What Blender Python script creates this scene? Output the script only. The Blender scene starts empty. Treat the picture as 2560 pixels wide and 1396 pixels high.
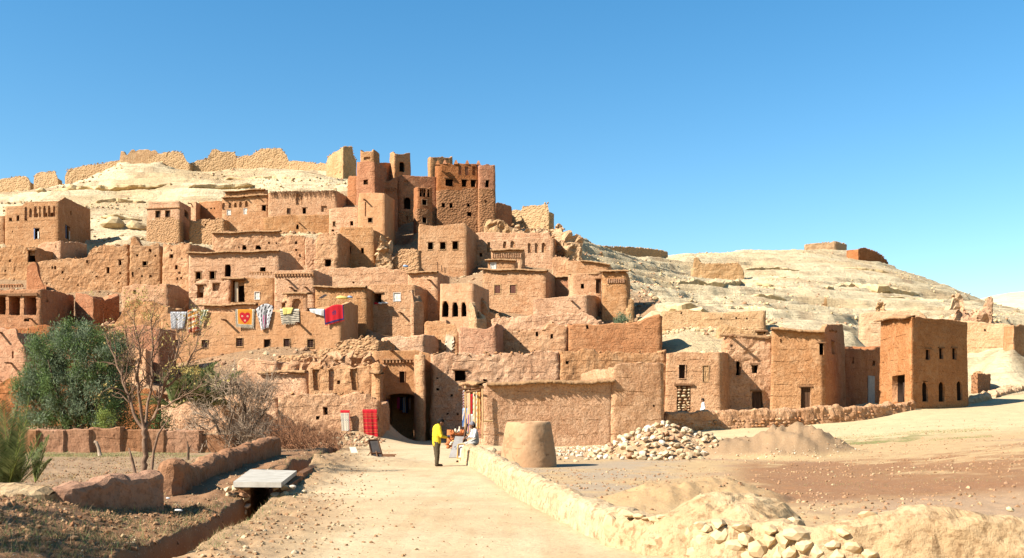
import bpy, math, random
import numpy as np
from mathutils import Vector, Matrix

random.seed(7)
RNG = np.random.default_rng(11)
S = bpy.context.scene
COL = S.collection
R = math.radians

# ------------------------------------------------------------------ camera
EYE, FOC, HZ = 1.68, 2500.0, 1045.0          # eye height, focal length and horizon row (in photograph pixels)
cam_d = bpy.data.cameras.new('camera')
cam_d.sensor_width = 36.0
cam_d.lens = FOC / 2560 * 36.0
cam_d.shift_y = (HZ - 698.0) / 2560
cam_d.clip_start = 0.1
cam_d.clip_end = 4000
cam = bpy.data.objects.new('camera', cam_d)
cam.location = (0, 0, EYE)
cam.rotation_euler = (R(90), 0, 0)
COL.objects.link(cam)
S.camera = cam

# ------------------------------------------------------------------ light
SUN_TO = Vector((-1.0, -0.52, 0.86)).normalized()      # towards the sun: left, a little behind the camera
w = bpy.data.worlds.new('World')
S.world = w
w.use_nodes = True
wn = w.node_tree
bg = wn.nodes['Background']
sky = wn.nodes.new('ShaderNodeTexSky')
sky.sky_type = 'NISHITA'
sky.sun_disc = False
sky.sun_elevation = math.asin(SUN_TO.z)
sky.sun_rotation = math.atan2(SUN_TO.x, SUN_TO.y)
sky.altitude = 400
sky.air_density = 1.15
sky.dust_density = 0.25
sky.ozone_density = 1.6
hsv = wn.nodes.new('ShaderNodeHueSaturation')
hsv.inputs['Saturation'].default_value = 1.38
wn.links.new(sky.outputs[0], hsv.inputs['Color'])
wn.links.new(hsv.outputs[0], bg.inputs[0])
hsv.inputs['Hue'].default_value = 0.494
bg.inputs[1].default_value = 0.068
sun_d = bpy.data.lights.new('sun', 'SUN')
sun_d.energy = 5.0
sun_d.angle = R(0.5)
sun_d.color = (1.0, 0.98, 0.94)
sun = bpy.data.objects.new('sun', sun_d)
sun.rotation_euler = SUN_TO.to_track_quat('Z', 'Y').to_euler()
sun.location = (-60, -30, 80)
COL.objects.link(sun)
S.view_settings.view_transform = 'Standard'
S.view_settings.look = 'None'
S.view_settings.exposure = 1.48
S.view_settings.gamma = 1.0
S.view_settings.use_curve_mapping = False
S.cycles.max_bounces = 5
S.cycles.diffuse_bounces = 3
S.cycles.transparent_max_bounces = 6

# ------------------------------------------------------------------ noise
_T = RNG.random((64, 64, 64, 3), dtype=np.float32) * 2 - 1
def vn(P, scale=1.0, off=0.0):
    """vector value noise, P (N,3) -> (N,3) in -1..1"""
    Q = np.asarray(P, dtype=np.float64) / scale + off + 17.31
    I = np.floor(Q).astype(np.int64)
    f = (Q - I).astype(np.float32)
    f = f * f * (3 - 2 * f)
    I0 = I & 63
    I1 = (I + 1) & 63
    fx, fy, fz = f[:, 0:1], f[:, 1:2], f[:, 2:3]
    x0, y0, z0 = I0.T
    x1, y1, z1 = I1.T
    a = _T[x0, y0, z0] * (1 - fx) + _T[x1, y0, z0] * fx
    b = _T[x0, y1, z0] * (1 - fx) + _T[x1, y1, z0] * fx
    c = _T[x0, y0, z1] * (1 - fx) + _T[x1, y0, z1] * fx
    d = _T[x0, y1, z1] * (1 - fx) + _T[x1, y1, z1] * fx
    return (a * (1 - fy) + b * fy) * (1 - fz) + (c * (1 - fy) + d * fy) * fz
def sn(x, y, scale, off=0.0):
    P = np.stack([np.ravel(x), np.ravel(y), np.zeros(np.size(x))], 1)
    return vn(P, scale, off)[:, 0].reshape(np.shape(x))
def fb(x, y, scale, octs=4, off=0.0):
    t = 0; a = 1.0; s = 0
    for k in range(octs):
        t = t + a * sn(x, y, scale / 2 ** k, off + 3.7 * k); s += a; a *= 0.5
    return t / s

def ray(px, Y):
    return (px - 1280.0) / FOC * Y
def zat(py, Y):
    return EYE + (HZ - py) / FOC * Y
def W(px, py, Y):
    return np.array([ray(px, Y), Y, zat(py, Y)])

# ------------------------------------------------------------------ object helpers
def mesh_np(name, V, faces, mats, midx=None, smooth=True):
    """V (N,3); faces: list of int arrays (M,k); mats: list of materials; midx: per face array"""
    me = bpy.data.meshes.new(name)
    V = np.asarray(V, dtype=np.float32)
    me.vertices.add(len(V))
    me.vertices.foreach_set('co', V.ravel())
    loops = []; starts = []; n = 0
    for F in faces:
        F = np.asarray(F, dtype=np.int32)
        if F.size == 0: continue
        k = F.shape[1]
        loops.append(F.ravel())
        starts.append(n + np.arange(len(F), dtype=np.int32) * k)
        n += F.size
    loops = np.concatenate(loops); starts = np.concatenate(starts)
    me.loops.add(len(loops)); me.loops.foreach_set('vertex_index', loops)
    me.polygons.add(len(starts)); me.polygons.foreach_set('loop_start', starts)
    for m in mats: me.materials.append(m)
    if midx is not None:
        me.polygons.foreach_set('material_index', np.asarray(midx, dtype=np.int32))
    me.polygons.foreach_set('use_smooth', np.full(len(starts), smooth, dtype=bool))
    me.update(calc_edges=True)
    me.validate()
    return me
class MB:
    """collects loose pieces into ONE mesh"""
    def __init__(s): s.V = []; s.F = {3: [], 4: []}; s.M = {3: [], 4: []}; s.n = 0
    def add(s, V, F, m=0):
        V = np.asarray(V, dtype=np.float64).reshape(-1, 3)
        F = np.asarray(F, dtype=np.int64)
        if F.size:
            k = F.shape[1]
            s.F[k].append(F + s.n)
            s.M[k].append(np.full(len(F), m) if np.isscalar(m) else np.asarray(m))
        s.V.append(V); s.n += len(V)
        return s
    def box(s, c, h, rot=None, m=0):
        P = np.array([[x, y, z] for z in (-1, 1) for y in (-1, 1) for x in (-1, 1)], float) * np.array(h)
        if rot is not None: P = P @ np.array(rot).T
        s.add(P + np.array(c), [[0, 2, 3, 1], [4, 5, 7, 6], [0, 1, 5, 4], [2, 6, 7, 3], [0, 4, 6, 2], [1, 3, 7, 5]], m)
        return s
    def tube(s, pts, rad, k=5, m=0, cap=True):
        pts = np.asarray(pts, float); n = len(pts)
        rad = np.broadcast_to(np.asarray(rad, float), (n,))
        t = np.gradient(pts, axis=0); t /= np.linalg.norm(t, axis=1)[:, None] + 1e-9
        ref = np.array([0.31, 0.17, 0.93]); ref2 = np.array([1.0, 0.1, 0.0])
        a = np.cross(t, np.where(np.abs(t @ ref)[:, None] > 0.93, ref2, ref)); a /= np.linalg.norm(a, axis=1)[:, None] + 1e-9
        b = np.cross(t, a)
        th = np.arange(k) * 2 * np.pi / k
        V = pts[:, None] + rad[:, None, None] * (np.cos(th)[None, :, None] * a[:, None] + np.sin(th)[None, :, None] * b[:, None])
        i = np.arange(n - 1)[:, None] * k; j = np.arange(k)[None]; j2 = (j + 1) % k
        F = np.stack([i + j, i + j2, i + k + j2, i + k + j], -1).reshape(-1, 4)
        s.add(V.reshape(-1, 3), F, m)
        if cap:
            base = s.n - n * k
            for e in (0, (n - 1) * k):
                tri = [[e + 0, e + q, e + q + 1] for q in range(1, k - 1)]
                s.F[3].append(np.array(tri) + base); s.M[3].append(np.full(len(tri), m))
        return s
    def sphere(s, c, r, k=8, m=0, sc=(1, 1, 1)):
        V = []; n = k // 2
        for i in range(n + 1):
            a = math.pi * i / n
            for j in range(k):
                b = 2 * math.pi * j / k
                V.append([c[0] + r * sc[0] * math.sin(a) * math.cos(b), c[1] + r * sc[1] * math.sin(a) * math.sin(b), c[2] + r * sc[2] * math.cos(a)])
        F = [[i * k + j, (i + 1) * k + j, (i + 1) * k + (j + 1) % k, i * k + (j + 1) % k] for i in range(n) for j in range(k)]
        return s.add(V, F, m)
    def lathe(s, prof, c, k=16, m=0):
        V = [[c[0] + r * math.cos(2 * math.pi * j / k), c[1] + r * math.sin(2 * math.pi * j / k), c[2] + z] for r, z in prof for j in range(k)]
        F = [[i * k + j, i * k + (j + 1) % k, (i + 1) * k + (j + 1) % k, (i + 1) * k + j] for i in range(len(prof) - 1) for j in range(k)]
        return s.add(V, F, m)
    def empty(s): return s.n == 0
    def arrays(s):
        V = np.concatenate(s.V) if s.V else np.zeros((0, 3))
        fs = []; ms = []
        for k in (4, 3):
            if s.F[k]: fs.append(np.concatenate(s.F[k])); ms.append(np.concatenate(s.M[k]))
        return V, fs, (np.concatenate(ms) if ms else np.zeros(0))
    def obj(s, name, mats, parent=None, smooth=False, origin=None, disp=None):
        V, fs, ms = s.arrays()
        if disp is not None: V = disp(V)
        if not isinstance(mats, (list, tuple)): mats = [mats]
        if parent is not None: org = rootloc(parent)
        elif origin is not None: org = np.array(origin, float)
        else: org = np.array([V[:, 0].mean(), V[:, 1].mean(), V[:, 2].min()])
        me = mesh_np(name, V - org, fs, mats, ms, smooth)
        o = bpy.data.objects.new(name, me)
        COL.objects.link(o)
        if parent is not None: o.parent = parent
        else: o.location = org
        return o
def rootloc(p):
    v = Vector((0, 0, 0))
    while p is not None:
        v += p.location; p = p.parent
    return np.array(v)
def tag(o, label=None, cat=None, group=None, kind=None):
    if label: o['label'] = label
    if cat: o['category'] = cat
    if group: o['group'] = group
    if kind: o['kind'] = kind
    return o
def thing(name, loc, label, cat, group=None, rz=0):
    o = bpy.data.objects.new(name, None)
    o.empty_display_size = 0.2
    COL.objects.link(o)
    o.location = [float(v) for v in loc]
    o.rotation_euler = (0, 0, rz)
    return tag(o, label, cat, group)

# ------------------------------------------------------------------ materials
def nd(nt, t, **kw):
    n = nt.nodes.new(t)
    for k, v in kw.items():
        if k in n.inputs: n.inputs[k].default_value = v
        else: setattr(n, k, v)
    return n
def basemat(name, rough=0.95):
    m = bpy.data.materials.new(name); m.use_nodes = True
    nt = m.node_tree; b = nt.nodes['Principled BSDF']
    b.inputs['Roughness'].default_value = rough
    b.inputs['Specular IOR Level'].default_value = 0.12
    return m, nt, b
def mixc(nt, fac, a, b, mode='MIX'):
    n = nt.nodes.new('ShaderNodeMix'); n.data_type = 'RGBA'; n.blend_type = mode
    for key, v in ((0, fac), (6, a), (7, b)):
        if hasattr(v, 'links') or isinstance(v, bpy.types.NodeSocket): nt.links.new(v, n.inputs[key])
        elif key == 0: n.inputs[0].default_value = v
        else: n.inputs[key].default_value = tuple(v) + ((1,) if len(v) == 3 else ())
    return n.outputs[2]
def noise(nt, vec, scale, detail=4, rough=0.6):
    n = nd(nt, 'ShaderNodeTexNoise'); n.inputs['Scale'].default_value = scale
    n.inputs['Detail'].default_value = detail; n.inputs['Roughness'].default_value = rough
    nt.links.new(vec, n.inputs['Vector']); return n.outputs['Fac']
def ramp(nt, v, lo, hi, a=0.0, b=1.0):
    n = nd(nt, 'ShaderNodeMapRange'); n.inputs[1].default_value = lo; n.inputs[2].default_value = hi
    n.inputs[3].default_value = a; n.inputs[4].default_value = b
    nt.links.new(v, n.inputs[0]); return n.outputs[0]
def stretched(nt, vec, sc):
    n = nd(nt, 'ShaderNodeMapping'); n.inputs['Scale'].default_value = sc
    nt.links.new(vec, n.inputs['Vector']); return n.outputs[0]
def bump(nt, b, h, strength, dist):
    n = nd(nt, 'ShaderNodeBump'); n.inputs['Strength'].default_value = strength; n.inputs['Distance'].default_value = dist
    nt.links.new(h, n.inputs['Height']); nt.links.new(n.outputs[0], b.inputs['Normal'])
def addm(nt, a, b, op='ADD', k=None):
    n = nd(nt, 'ShaderNodeMath'); n.operation = op
    nt.links.new(a, n.inputs[0])
    if k is not None: n.inputs[1].default_value = k
    else: nt.links.new(b, n.inputs[1])
    return n.outputs[0]
ALB = 0.71                                   # overall reflectance of the earth colours below
def alb(*cs): return [(ALB * c[0], ALB * c[1] * 0.925, ALB * c[2] * 0.82) for c in cs]
def mud(name, ca, cb, cc, pebble=0.35, bd=0.06, patchy=0.3):
    """earth plaster: two tones in blotches, paler dust, course lines, rain streaks, straw pits"""
    ca, cb, cc = alb(*[tuple(v * 1.17 for v in c) for c in (ca, cb, cc)])
    m, nt, b = basemat(name)
    pos = nd(nt, 'ShaderNodeNewGeometry').outputs['Position']
    big = noise(nt, pos, 0.28, 5)
    c = mixc(nt, ramp(nt, big, 0.36, 0.64), ca, cb)
    mid = noise(nt, pos, 1.7, 6, 0.65)
    c = mixc(nt, ramp(nt, mid, 0.48, 0.72, 0, 0.75), c, cc)
    streak = noise(nt, stretched(nt, pos, (2.2, 2.2, 0.22)), 1.0, 4)
    c = mixc(nt, ramp(nt, streak, 0.5, 0.75, 0, 0.32), c, (cb[0] * 0.72, cb[1] * 0.66, cb[2] * 0.6))
    course = noise(nt, stretched(nt, pos, (0.25, 0.25, 2.6)), 1.0, 3)
    c = mixc(nt, ramp(nt, course, 0.52, 0.7, 0, 0.28), c, (ca[0] * 0.8, ca[1] * 0.74, ca[2] * 0.68))
    fine = noise(nt, pos, 9.0, 5, 0.7)
    c = mixc(nt, ramp(nt, fine, 0.3, 0.7, 0.0, 0.6), (0.0, 0.0, 0.0), c) if False else mixc(nt, ramp(nt, fine, 0.36, 0.5, pebble * 1.5, 0), c, (cb[0] * 0.5, cb[1] * 0.44, cb[2] * 0.4))
    patch = noise(nt, pos, 0.55, 3, 0.5)                      # patches of newer, paler plaster
    c = mixc(nt, ramp(nt, patch, 0.57, 0.60, 0, patchy), c, cc)
    base_ = noise(nt, pos, 0.9, 4, 0.6)
    c = mixc(nt, ramp(nt, base_, 0.58, 0.68, 0, patchy), c, (ca[0] * 0.62, ca[1] * 0.54, ca[2] * 0.5))
    vt = nd(nt, 'ShaderNodeTexVoronoi'); vt.feature = 'DISTANCE_TO_EDGE'; vt.inputs['Scale'].default_value = 0.42
    wv = nd(nt, 'ShaderNodeVectorMath'); wv.operation = 'ADD'; nz_ = nd(nt, 'ShaderNodeTexNoise'); nz_.inputs['Scale'].default_value = 0.9; nz_.inputs['Detail'].default_value = 5
    nt.links.new(pos, nz_.inputs['Vector']); nt.links.new(pos, wv.inputs[0]); nt.links.new(nz_.outputs['Color'], wv.inputs[1])
    nt.links.new(stretched(nt, wv.outputs[0], (1, 1, 0.5)), vt.inputs['Vector'])
    crack = ramp(nt, vt.outputs['Distance'], 0.003, 0.010, 1, 0)
    crack = addm(nt, crack, ramp(nt, big, 0.50, 0.60), 'MULTIPLY')
    c = mixc(nt, addm(nt, crack, None, 'MULTIPLY', 0.4), c, (cb[0] * 0.4, cb[1] * 0.34, cb[2] * 0.3))
    sx_ = nd(nt, 'ShaderNodeSeparateXYZ'); nt.links.new(pos, sx_.inputs[0])      # lift lines of the rammed earth
    zz = addm(nt, addm(nt, sx_.outputs['Z'], None, 'MULTIPLY', 1.15), addm(nt, noise(nt, pos, 0.7, 4), None, 'MULTIPLY', 0.5))
    fr_ = addm(nt, zz, None, 'FRACT', 0.0)
    lift = addm(nt, ramp(nt, fr_, 0.0, 0.055, 1, 0), ramp(nt, noise(nt, pos, 1.3, 4), 0.47, 0.60), 'MULTIPLY')
    c = mixc(nt, addm(nt, lift, None, 'MULTIPLY', 0.45), c, (cb[0] * 0.5, cb[1] * 0.42, cb[2] * 0.36))
    pit = noise(nt, pos, 5.5, 3, 0.5)
    c = mixc(nt, ramp(nt, pit, 0.645, 0.70, 0, 0.6), c, (cb[0] * 0.42, cb[1] * 0.35, cb[2] * 0.3))
    oi = nd(nt, 'ShaderNodeObjectInfo').outputs['Random']
    hs = nd(nt, 'ShaderNodeHueSaturation')
    nt.links.new(ramp(nt, oi, 0, 1, 0.88, 1.12), hs.inputs['Value'])
    nt.links.new(ramp(nt, oi, 0, 1, 1.06, 0.92), hs.inputs['Saturation'])
    nt.links.new(c, hs.inputs['Color'])
    nt.links.new(hs.outputs[0], b.inputs['Base Color'])
    h = addm(nt, addm(nt, noise(nt, pos, 3.2, 8, 0.65), addm(nt, fine, None, 'MULTIPLY', 0.55)), addm(nt, course, None, 'MULTIPLY', 0.4))
    h = addm(nt, h, addm(nt, addm(nt, crack, None, 'MULTIPLY', -0.12), addm(nt, lift, None, 'MULTIPLY', -0.45)))
    bump(nt, b, h, 1.0, bd * 2.5)
    return m
def rubble(name, ca, cb, joint, scale=3.0):
    ca, cb, joint = alb(ca, cb, joint)
    m, nt, b = basemat(name)
    pos = nd(nt, 'ShaderNodeNewGeometry').outputs['Position']
    wob = nd(nt, 'ShaderNodeVectorMath'); wob.operation = 'ADD'
    nz = nd(nt, 'ShaderNodeTexNoise'); nz.inputs['Scale'].default_value = 2.0; nt.links.new(pos, nz.inputs['Vector'])
    sc = nd(nt, 'ShaderNodeVectorMath'); sc.operation = 'SCALE'; sc.inputs['Scale'].default_value = 0.25
    nt.links.new(nz.outputs['Color'], sc.inputs[0]); nt.links.new(pos, wob.inputs[0]); nt.links.new(sc.outputs[0], wob.inputs[1])
    v = nd(nt, 'ShaderNodeTexVoronoi'); v.inputs['Scale'].default_value = scale
    mp = stretched(nt, wob.outputs[0], (1, 1, 1.6)); nt.links.new(mp, v.inputs['Vector'])
    sep = nd(nt, 'ShaderNodeSeparateColor'); nt.links.new(v.outputs['Color'], sep.inputs[0])
    c = mixc(nt, sep.outputs[0], ca, cb)
    c = mixc(nt, ramp(nt, v.outputs['Distance'], 0.38, 0.62), c, joint)
    c = mixc(nt, ramp(nt, noise(nt, pos, 0.5, 5), 0.4, 0.7, 0, 0.5), c, joint)
    nt.links.new(c, b.inputs['Base Color'])
    h = addm(nt, ramp(nt, v.outputs['Distance'], 0.15, 0.7, 1, 0), addm(nt, noise(nt, pos, 6, 5), None, 'MULTIPLY', 0.6))
    bump(nt, b, h, 1.0, 0.11)
    return m
def plain(name, ca, cb=None, scale=4.0, rough=0.9, bd=0.01, stretch=None, island=False):
    m, nt, b = basemat(name, rough)
    cb = cb or tuple(x * 0.7 for x in ca)
    ca, cb = alb(ca, cb)
    pos = nd(nt, 'ShaderNodeNewGeometry').outputs['Position']
    if stretch: pos = stretched(nt, pos, stretch)
    f = noise(nt, pos, scale, 5)
    c = mixc(nt, ramp(nt, f, 0.36, 0.64), ca, cb)
    if island:
        ri = nd(nt, 'ShaderNodeNewGeometry').outputs['Random Per Island']
        hs = nd(nt, 'ShaderNodeHueSaturation')
        nt.links.new(ramp(nt, ri, 0, 1, 0.55, 1.4), hs.inputs['Value'])
        nt.links.new(ramp(nt, ri, 0, 1, 0.485, 0.515), hs.inputs['Hue'])
        nt.links.new(c, hs.inputs['Color']); c = hs.outputs[0]
    nt.links.new(c, b.inputs['Base Color'])
    bump(nt, b, f, 0.5, bd)
    return m
def soilmat(name, bd=0.05, fine=9.0, ledge=0.0, dark=0.45):
    """takes the soil tone from the 'soil' attribute and adds grain, pebbles and relief"""
    m, nt, b = basemat(name)
    at = nd(nt, 'ShaderNodeAttribute'); at.attribute_name = 'soil'
    pos = nd(nt, 'ShaderNodeNewGeometry').outputs['Position']
    c = at.outputs['Color']
    g = noise(nt, pos, 1.1, 7, 0.7)
    c = mixc(nt, ramp(nt, g, 0.42, 0.68, 0, 0.30), c, (0.21, 0.12, 0.06))
    g2 = noise(nt, pos, fine, 6, 0.75)
    c = mixc(nt, ramp(nt, g2, 0.36, 0.46, dark, 0), c, (0.14, 0.085, 0.05))
    g3 = noise(nt, pos, fine * 2.3, 3, 0.6)
    c = mixc(nt, ramp(nt, g3, 0.62, 0.7, 0, 0.5), c, (0.47, 0.39, 0.265))
    h = addm(nt, addm(nt, g, None, 'MULTIPLY', 1.3), addm(nt, g2, None, 'MULTIPLY', 0.6))
    if ledge:
        lay = noise(nt, stretched(nt, pos, (0.06, 0.06, 1.5)), 1.0, 6, 0.7)
        h = addm(nt, h, addm(nt, lay, None, 'MULTIPLY', ledge))
        c = mixc(nt, ramp(nt, lay, 0.40, 0.46, 0.45, 0), c, (0.24, 0.155, 0.085))
    nt.links.new(c, b.inputs['Base Color'])
    bump(nt, b, h, 0.9, bd)
    return m

M = {}
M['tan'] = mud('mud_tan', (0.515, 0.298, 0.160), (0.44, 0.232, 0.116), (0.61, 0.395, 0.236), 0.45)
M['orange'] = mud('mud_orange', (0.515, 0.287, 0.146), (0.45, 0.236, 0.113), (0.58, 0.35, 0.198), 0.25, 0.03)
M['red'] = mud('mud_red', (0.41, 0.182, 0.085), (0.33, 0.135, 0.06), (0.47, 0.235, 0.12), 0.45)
M['terra'] = mud('mud_terracotta', (0.50, 0.245, 0.115), (0.43, 0.195, 0.085), (0.56, 0.32, 0.17), 0.45)
M['pink'] = mud('mud_pink', (0.46, 0.235, 0.125), (0.40, 0.19, 0.098), (0.53, 0.31, 0.18))
M['pale'] = mud('mud_pale', (0.56, 0.36, 0.20), (0.46, 0.285, 0.15), (0.60, 0.43, 0.26))
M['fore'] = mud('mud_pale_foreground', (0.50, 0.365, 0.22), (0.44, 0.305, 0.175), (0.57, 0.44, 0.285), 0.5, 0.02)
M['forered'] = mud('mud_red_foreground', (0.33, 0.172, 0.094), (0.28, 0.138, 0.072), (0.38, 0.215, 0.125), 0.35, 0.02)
M['kstone'] = rubble('kasbah_rubble', (0.42, 0.22, 0.11), (0.30, 0.14, 0.07), (0.34, 0.17, 0.08), 2.6)
M['hstone'] = rubble('hill_rubble', (0.55, 0.37, 0.20), (0.42, 0.26, 0.13), (0.50, 0.33, 0.18), 2.2)
M['pstone'] = rubble('house_rubble', (0.50, 0.31, 0.17), (0.40, 0.23, 0.12), (0.46, 0.27, 0.14), 3.2)
M['rock'] = plain('limestone', (0.62, 0.50, 0.33), (0.47, 0.34, 0.20), 3.0, 0.95, 0.05)
M['rockr'] = plain('red_limestone', (0.47, 0.29, 0.18), (0.36, 0.20, 0.11), 3.0, 0.95, 0.05)
M['stonew'] = plain('white_limestone', (0.76, 0.68, 0.56), (0.62, 0.50, 0.36), 3.0, 0.95, 0.03)
M['soot'] = plain('painted_deep_shade', (0.050, 0.030, 0.020), (0.035, 0.02, 0.013))  # near-black colour stands in for the shade deep inside openings
M['wood'] = plain('dark_wood', (0.12, 0.065, 0.035), (0.07, 0.035, 0.02), 6, 0.8, 0.01, (1, 1, 0.2))
M['woodl'] = plain('pale_wood', (0.50, 0.34, 0.17), (0.40, 0.25, 0.11), 6, 0.8, 0.01, (1, 1, 0.2))
M['beam'] = plain('weathered_beam', (0.26, 0.14, 0.07), (0.18, 0.09, 0.045), 6)
M['thatch'] = plain('mud_and_cane_roof_edge', (0.44, 0.27, 0.14), (0.30, 0.17, 0.085), 7, 0.95, 0.06)
M['plaster'] = plain('white_plaster', (0.68, 0.58, 0.44), (0.54, 0.39, 0.25), 1.2, 0.9, 0.03)
M['iron'] = plain('rusty_iron', (0.16, 0.085, 0.06), (0.10, 0.05, 0.04), 8, 0.7)
M['lattice'] = plain('red_brown_lattice', (0.26, 0.11, 0.08), (0.2, 0.085, 0.06), 8, 0.8)
M['concrete'] = plain('concrete', (0.56, 0.53, 0.47), (0.40, 0.37, 0.32), 3.0, 0.9, 0.01)
M['white'] = plain('white_paint', (0.78, 0.76, 0.72), (0.68, 0.65, 0.6))
M['grey'] = plain('grey_paint', (0.38, 0.37, 0.36), (0.30, 0.28, 0.27))
M['blue'] = plain('blue_paint', (0.22, 0.30, 0.50), (0.15, 0.22, 0.4))
M['kiln'] = mud('clay_oven_mud', (0.45, 0.275, 0.15), (0.41, 0.24, 0.125), (0.50, 0.33, 0.19), 0.12, 0.006, 0.0)
M['hrock'] = plain('hill_limestone', (0.66, 0.53, 0.32), (0.54, 0.39, 0.21), 2.0, 0.95, 0.05)
M['clod'] = plain('dry_clod', (0.40, 0.24, 0.13), (0.30, 0.17, 0.09), 8, 0.95, 0.01)
M['ground'] = soilmat('bare_soil', 0.035, 11.0)
M['hill'] = soilmat('limestone_hillside', 0.42, 2.0, 2.2, 0.22)
M['skin'] = plain('brown_skin', (0.26, 0.135, 0.08), (0.22, 0.11, 0.065), 12, .6, .002)
M['slate'] = plain('dark_slate_board', (0.045, 0.04, 0.038), (0.07, 0.06, 0.055), 5, .7, .004)
M['forestone'] = plain('pale_field_stone', (0.64, 0.50, 0.31), (0.54, 0.39, 0.22), 3.0, .95, .03)
def _cl(n, c): return plain('cloth_' + n, c, tuple(x * .8 for x in c), 14, .9, .006)
K2 = dict(jacket=_cl('yellow_jacket', (.80, .60, .04)), trousers=_cl('dark_olive', (.10, .075, .045)), hair=plain('black_hair', (.018, .014, .012), None, 30), shoe=plain('brown_shoe', (.09, .05, .03), None, 8, .6), collar=_cl('grey_scarf', (.32, .33, .33)), vest=_cl('pale_vest', (.50, .45, .38)), jeans=_cl('pale_jeans', (.50, .49, .46)), cap=_cl('grey_cap', (.20, .20, .24)))
# ------------------------------------------------------------------ the village, as a table
# ch: visible corners (photo column, distance); top: (column,row) profile; base: row of the foot; d: depth in metres
# h: openings (kind, x0, y0, x1, y1); bm: spouts (x, y, length); lg: roof edges (x0, y0, x1, y1); band: rows of small bricks
B = []
def add(n, l, c, ch, top, base, d=6, m='tan', r='m', **k):
    B.append(dict(n=n, l=l, c=c, ch=ch, top=top, base=base, d=d, m=m, r=r, **k))

# --- hilltop ruins
g = 'ruined walls along the hilltop'
add('ruined_wall', 'low broken stone wall at the left edge of the hilltop', 'wall', [(-40, 227), (76, 224)], [(-40, 456), (0, 449), (40, 442), (66, 440), (70, 446), (76, 458)], 492, 1.4, 'hstone', 'r', g=g)
add('ruined_wall', 'short square stump of stone wall standing alone on the left hilltop', 'wall', [(82, 228), (146, 226)], [(82, 450), (88, 435), (100, 432), (138, 429), (142, 440), (146, 448)], 478, 1.4, 'hstone', 'r', g=g)
add('ruined_wall', 'long rising stone wall on the hilltop carrying a mud ruin', 'wall', [(160, 234), (476, 230)], [(160, 441), (168, 423), (220, 413), (300, 401), (380, 393), (396, 384), (440, 378), (455, 381), (468, 404), (476, 409)], 448, 1.6, 'hstone', 'r', g=g)
add('mud_ruin', 'jagged mud ruin standing on the highest part of the hilltop wall', 'ruin', [(298, 231), (398, 231.5)], [(298, 392), (303, 377), (309, 379), (313, 388), (320, 389), (325, 376), (333, 374), (337, 379), (345, 375), (371, 373), (376, 377), (390, 376), (398, 388)], 402, 1.2, 'pale', 'm')
add('ruined_wall', 'stepped stone wall on the hilltop with a peak at its middle', 'wall', [(470, 232), (596, 232)], [(470, 410), (490, 403), (520, 395), (529, 376), (540, 373), (552, 381), (586, 380), (591, 391), (596, 394)], 424, 1.5, 'hstone', 'r', g=g)
add('ruined_wall', 'hilltop wall with a blunt mound like tower stump in darker stone', 'wall', [(590, 231), (726, 229)], [(590, 394), (630, 386), (642, 377), (655, 372), (692, 371), (704, 374), (716, 386), (722, 402), (726, 405)], 424, 2.0, 'hstone', 'r', g=g)
add('ruined_wall', 'low even stone wall between the tower stump and the pale ruined tower', 'wall', [(720, 228), (822, 224)], [(720, 404), (760, 406), (822, 409)], 424, 1.2, 'hstone', 'r', g=g)
add('ruined_tower', 'pale broken tower with one shaded side left of the kasbah', 'tower', [(814, 219), (858, 214), (893, 222)], [(814, 418), (819, 392), (830, 384), (848, 377), (853, 369), (866, 367), (881, 366), (885, 390), (893, 404)], 446, 6, 'pale', 'r')

# --- kasbah
add('kasbah_tower', 'slim kasbah tower with a narrower box on top at the left of the kasbah', 'tower', [(888, 152), (938, 151)], [(888, 405), (938, 405)], 520, 4.5, 'red', 'm', h=[('w', 909, 449, 920, 462)])
add('kasbah_turret', 'small square turret with horned corners on the slim left kasbah tower', 'tower', [(898, 152.5), (935, 152)], [(898, 375), (903, 379), (930, 379), (935, 373)], 408, 3, 'tan', 'm', h=[('n', 909, 392, 925, 399)], nb=1)
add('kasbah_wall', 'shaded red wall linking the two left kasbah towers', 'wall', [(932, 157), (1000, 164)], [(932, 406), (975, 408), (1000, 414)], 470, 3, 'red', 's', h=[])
add('kasbah_tower', 'square kasbah tower with an arched opening against the sky', 'tower', [(972, 163), (985, 159), (1029, 161)], [(972, 384), (980, 380), (986, 383), (1004, 384), (1024, 382), (1029, 383)], 470, 4, 'tan', 'm', h=[('A', 999, 405, 1012, 430)])
add('kasbah_block', 'left kasbah front with a lattice of bricks under its parapet', 'building', [(932, 154), (996, 155)], [(932, 454), (950, 455), (975, 452), (984, 447), (996, 441)], 570, 6, 'red', 'm', lat=[(938, 469, 992, 481)], h=[('h', 948, 462, 951, 466)])
add('kasbah_block', 'middle kasbah front with a tall arched window above bare stone', 'building', [(994, 156), (1095, 158)], [(994, 441), (1005, 437), (1060, 440), (1095, 442)], 585, 6, 'red', 'm', sb=528, h=[('A', 1011, 494, 1026, 523), ('h', 1016, 540, 1021, 552), ('n', 1009, 452, 1020, 464)])
add('kasbah_tower', 'short kasbah tower with a panel of niches and a sunlit left side', 'tower', [(1033, 152), (1042, 148), (1083, 149)], [(1033, 470), (1042, 467), (1083, 470)], 578, 5, 'red', 'm', sb=527, h=[('A', 1048, 473, 1055, 494), ('A', 1058, 473, 1064, 494), ('A', 1068, 473, 1074, 494), ('W', 1055, 500, 1067, 514), ('W', 1056, 544, 1067, 559)])
add('kasbah_tower', 'rear kasbah tower topped by small horns, highest of the right group', 'tower', [(1068, 170), (1075, 166), (1134, 168)], [(1068, 396), (1076, 390), (1079, 392), (1102, 392), (1106, 389), (1110, 393), (1128, 393), (1134, 390)], 460, 5, 'tan', 'm')
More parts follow.
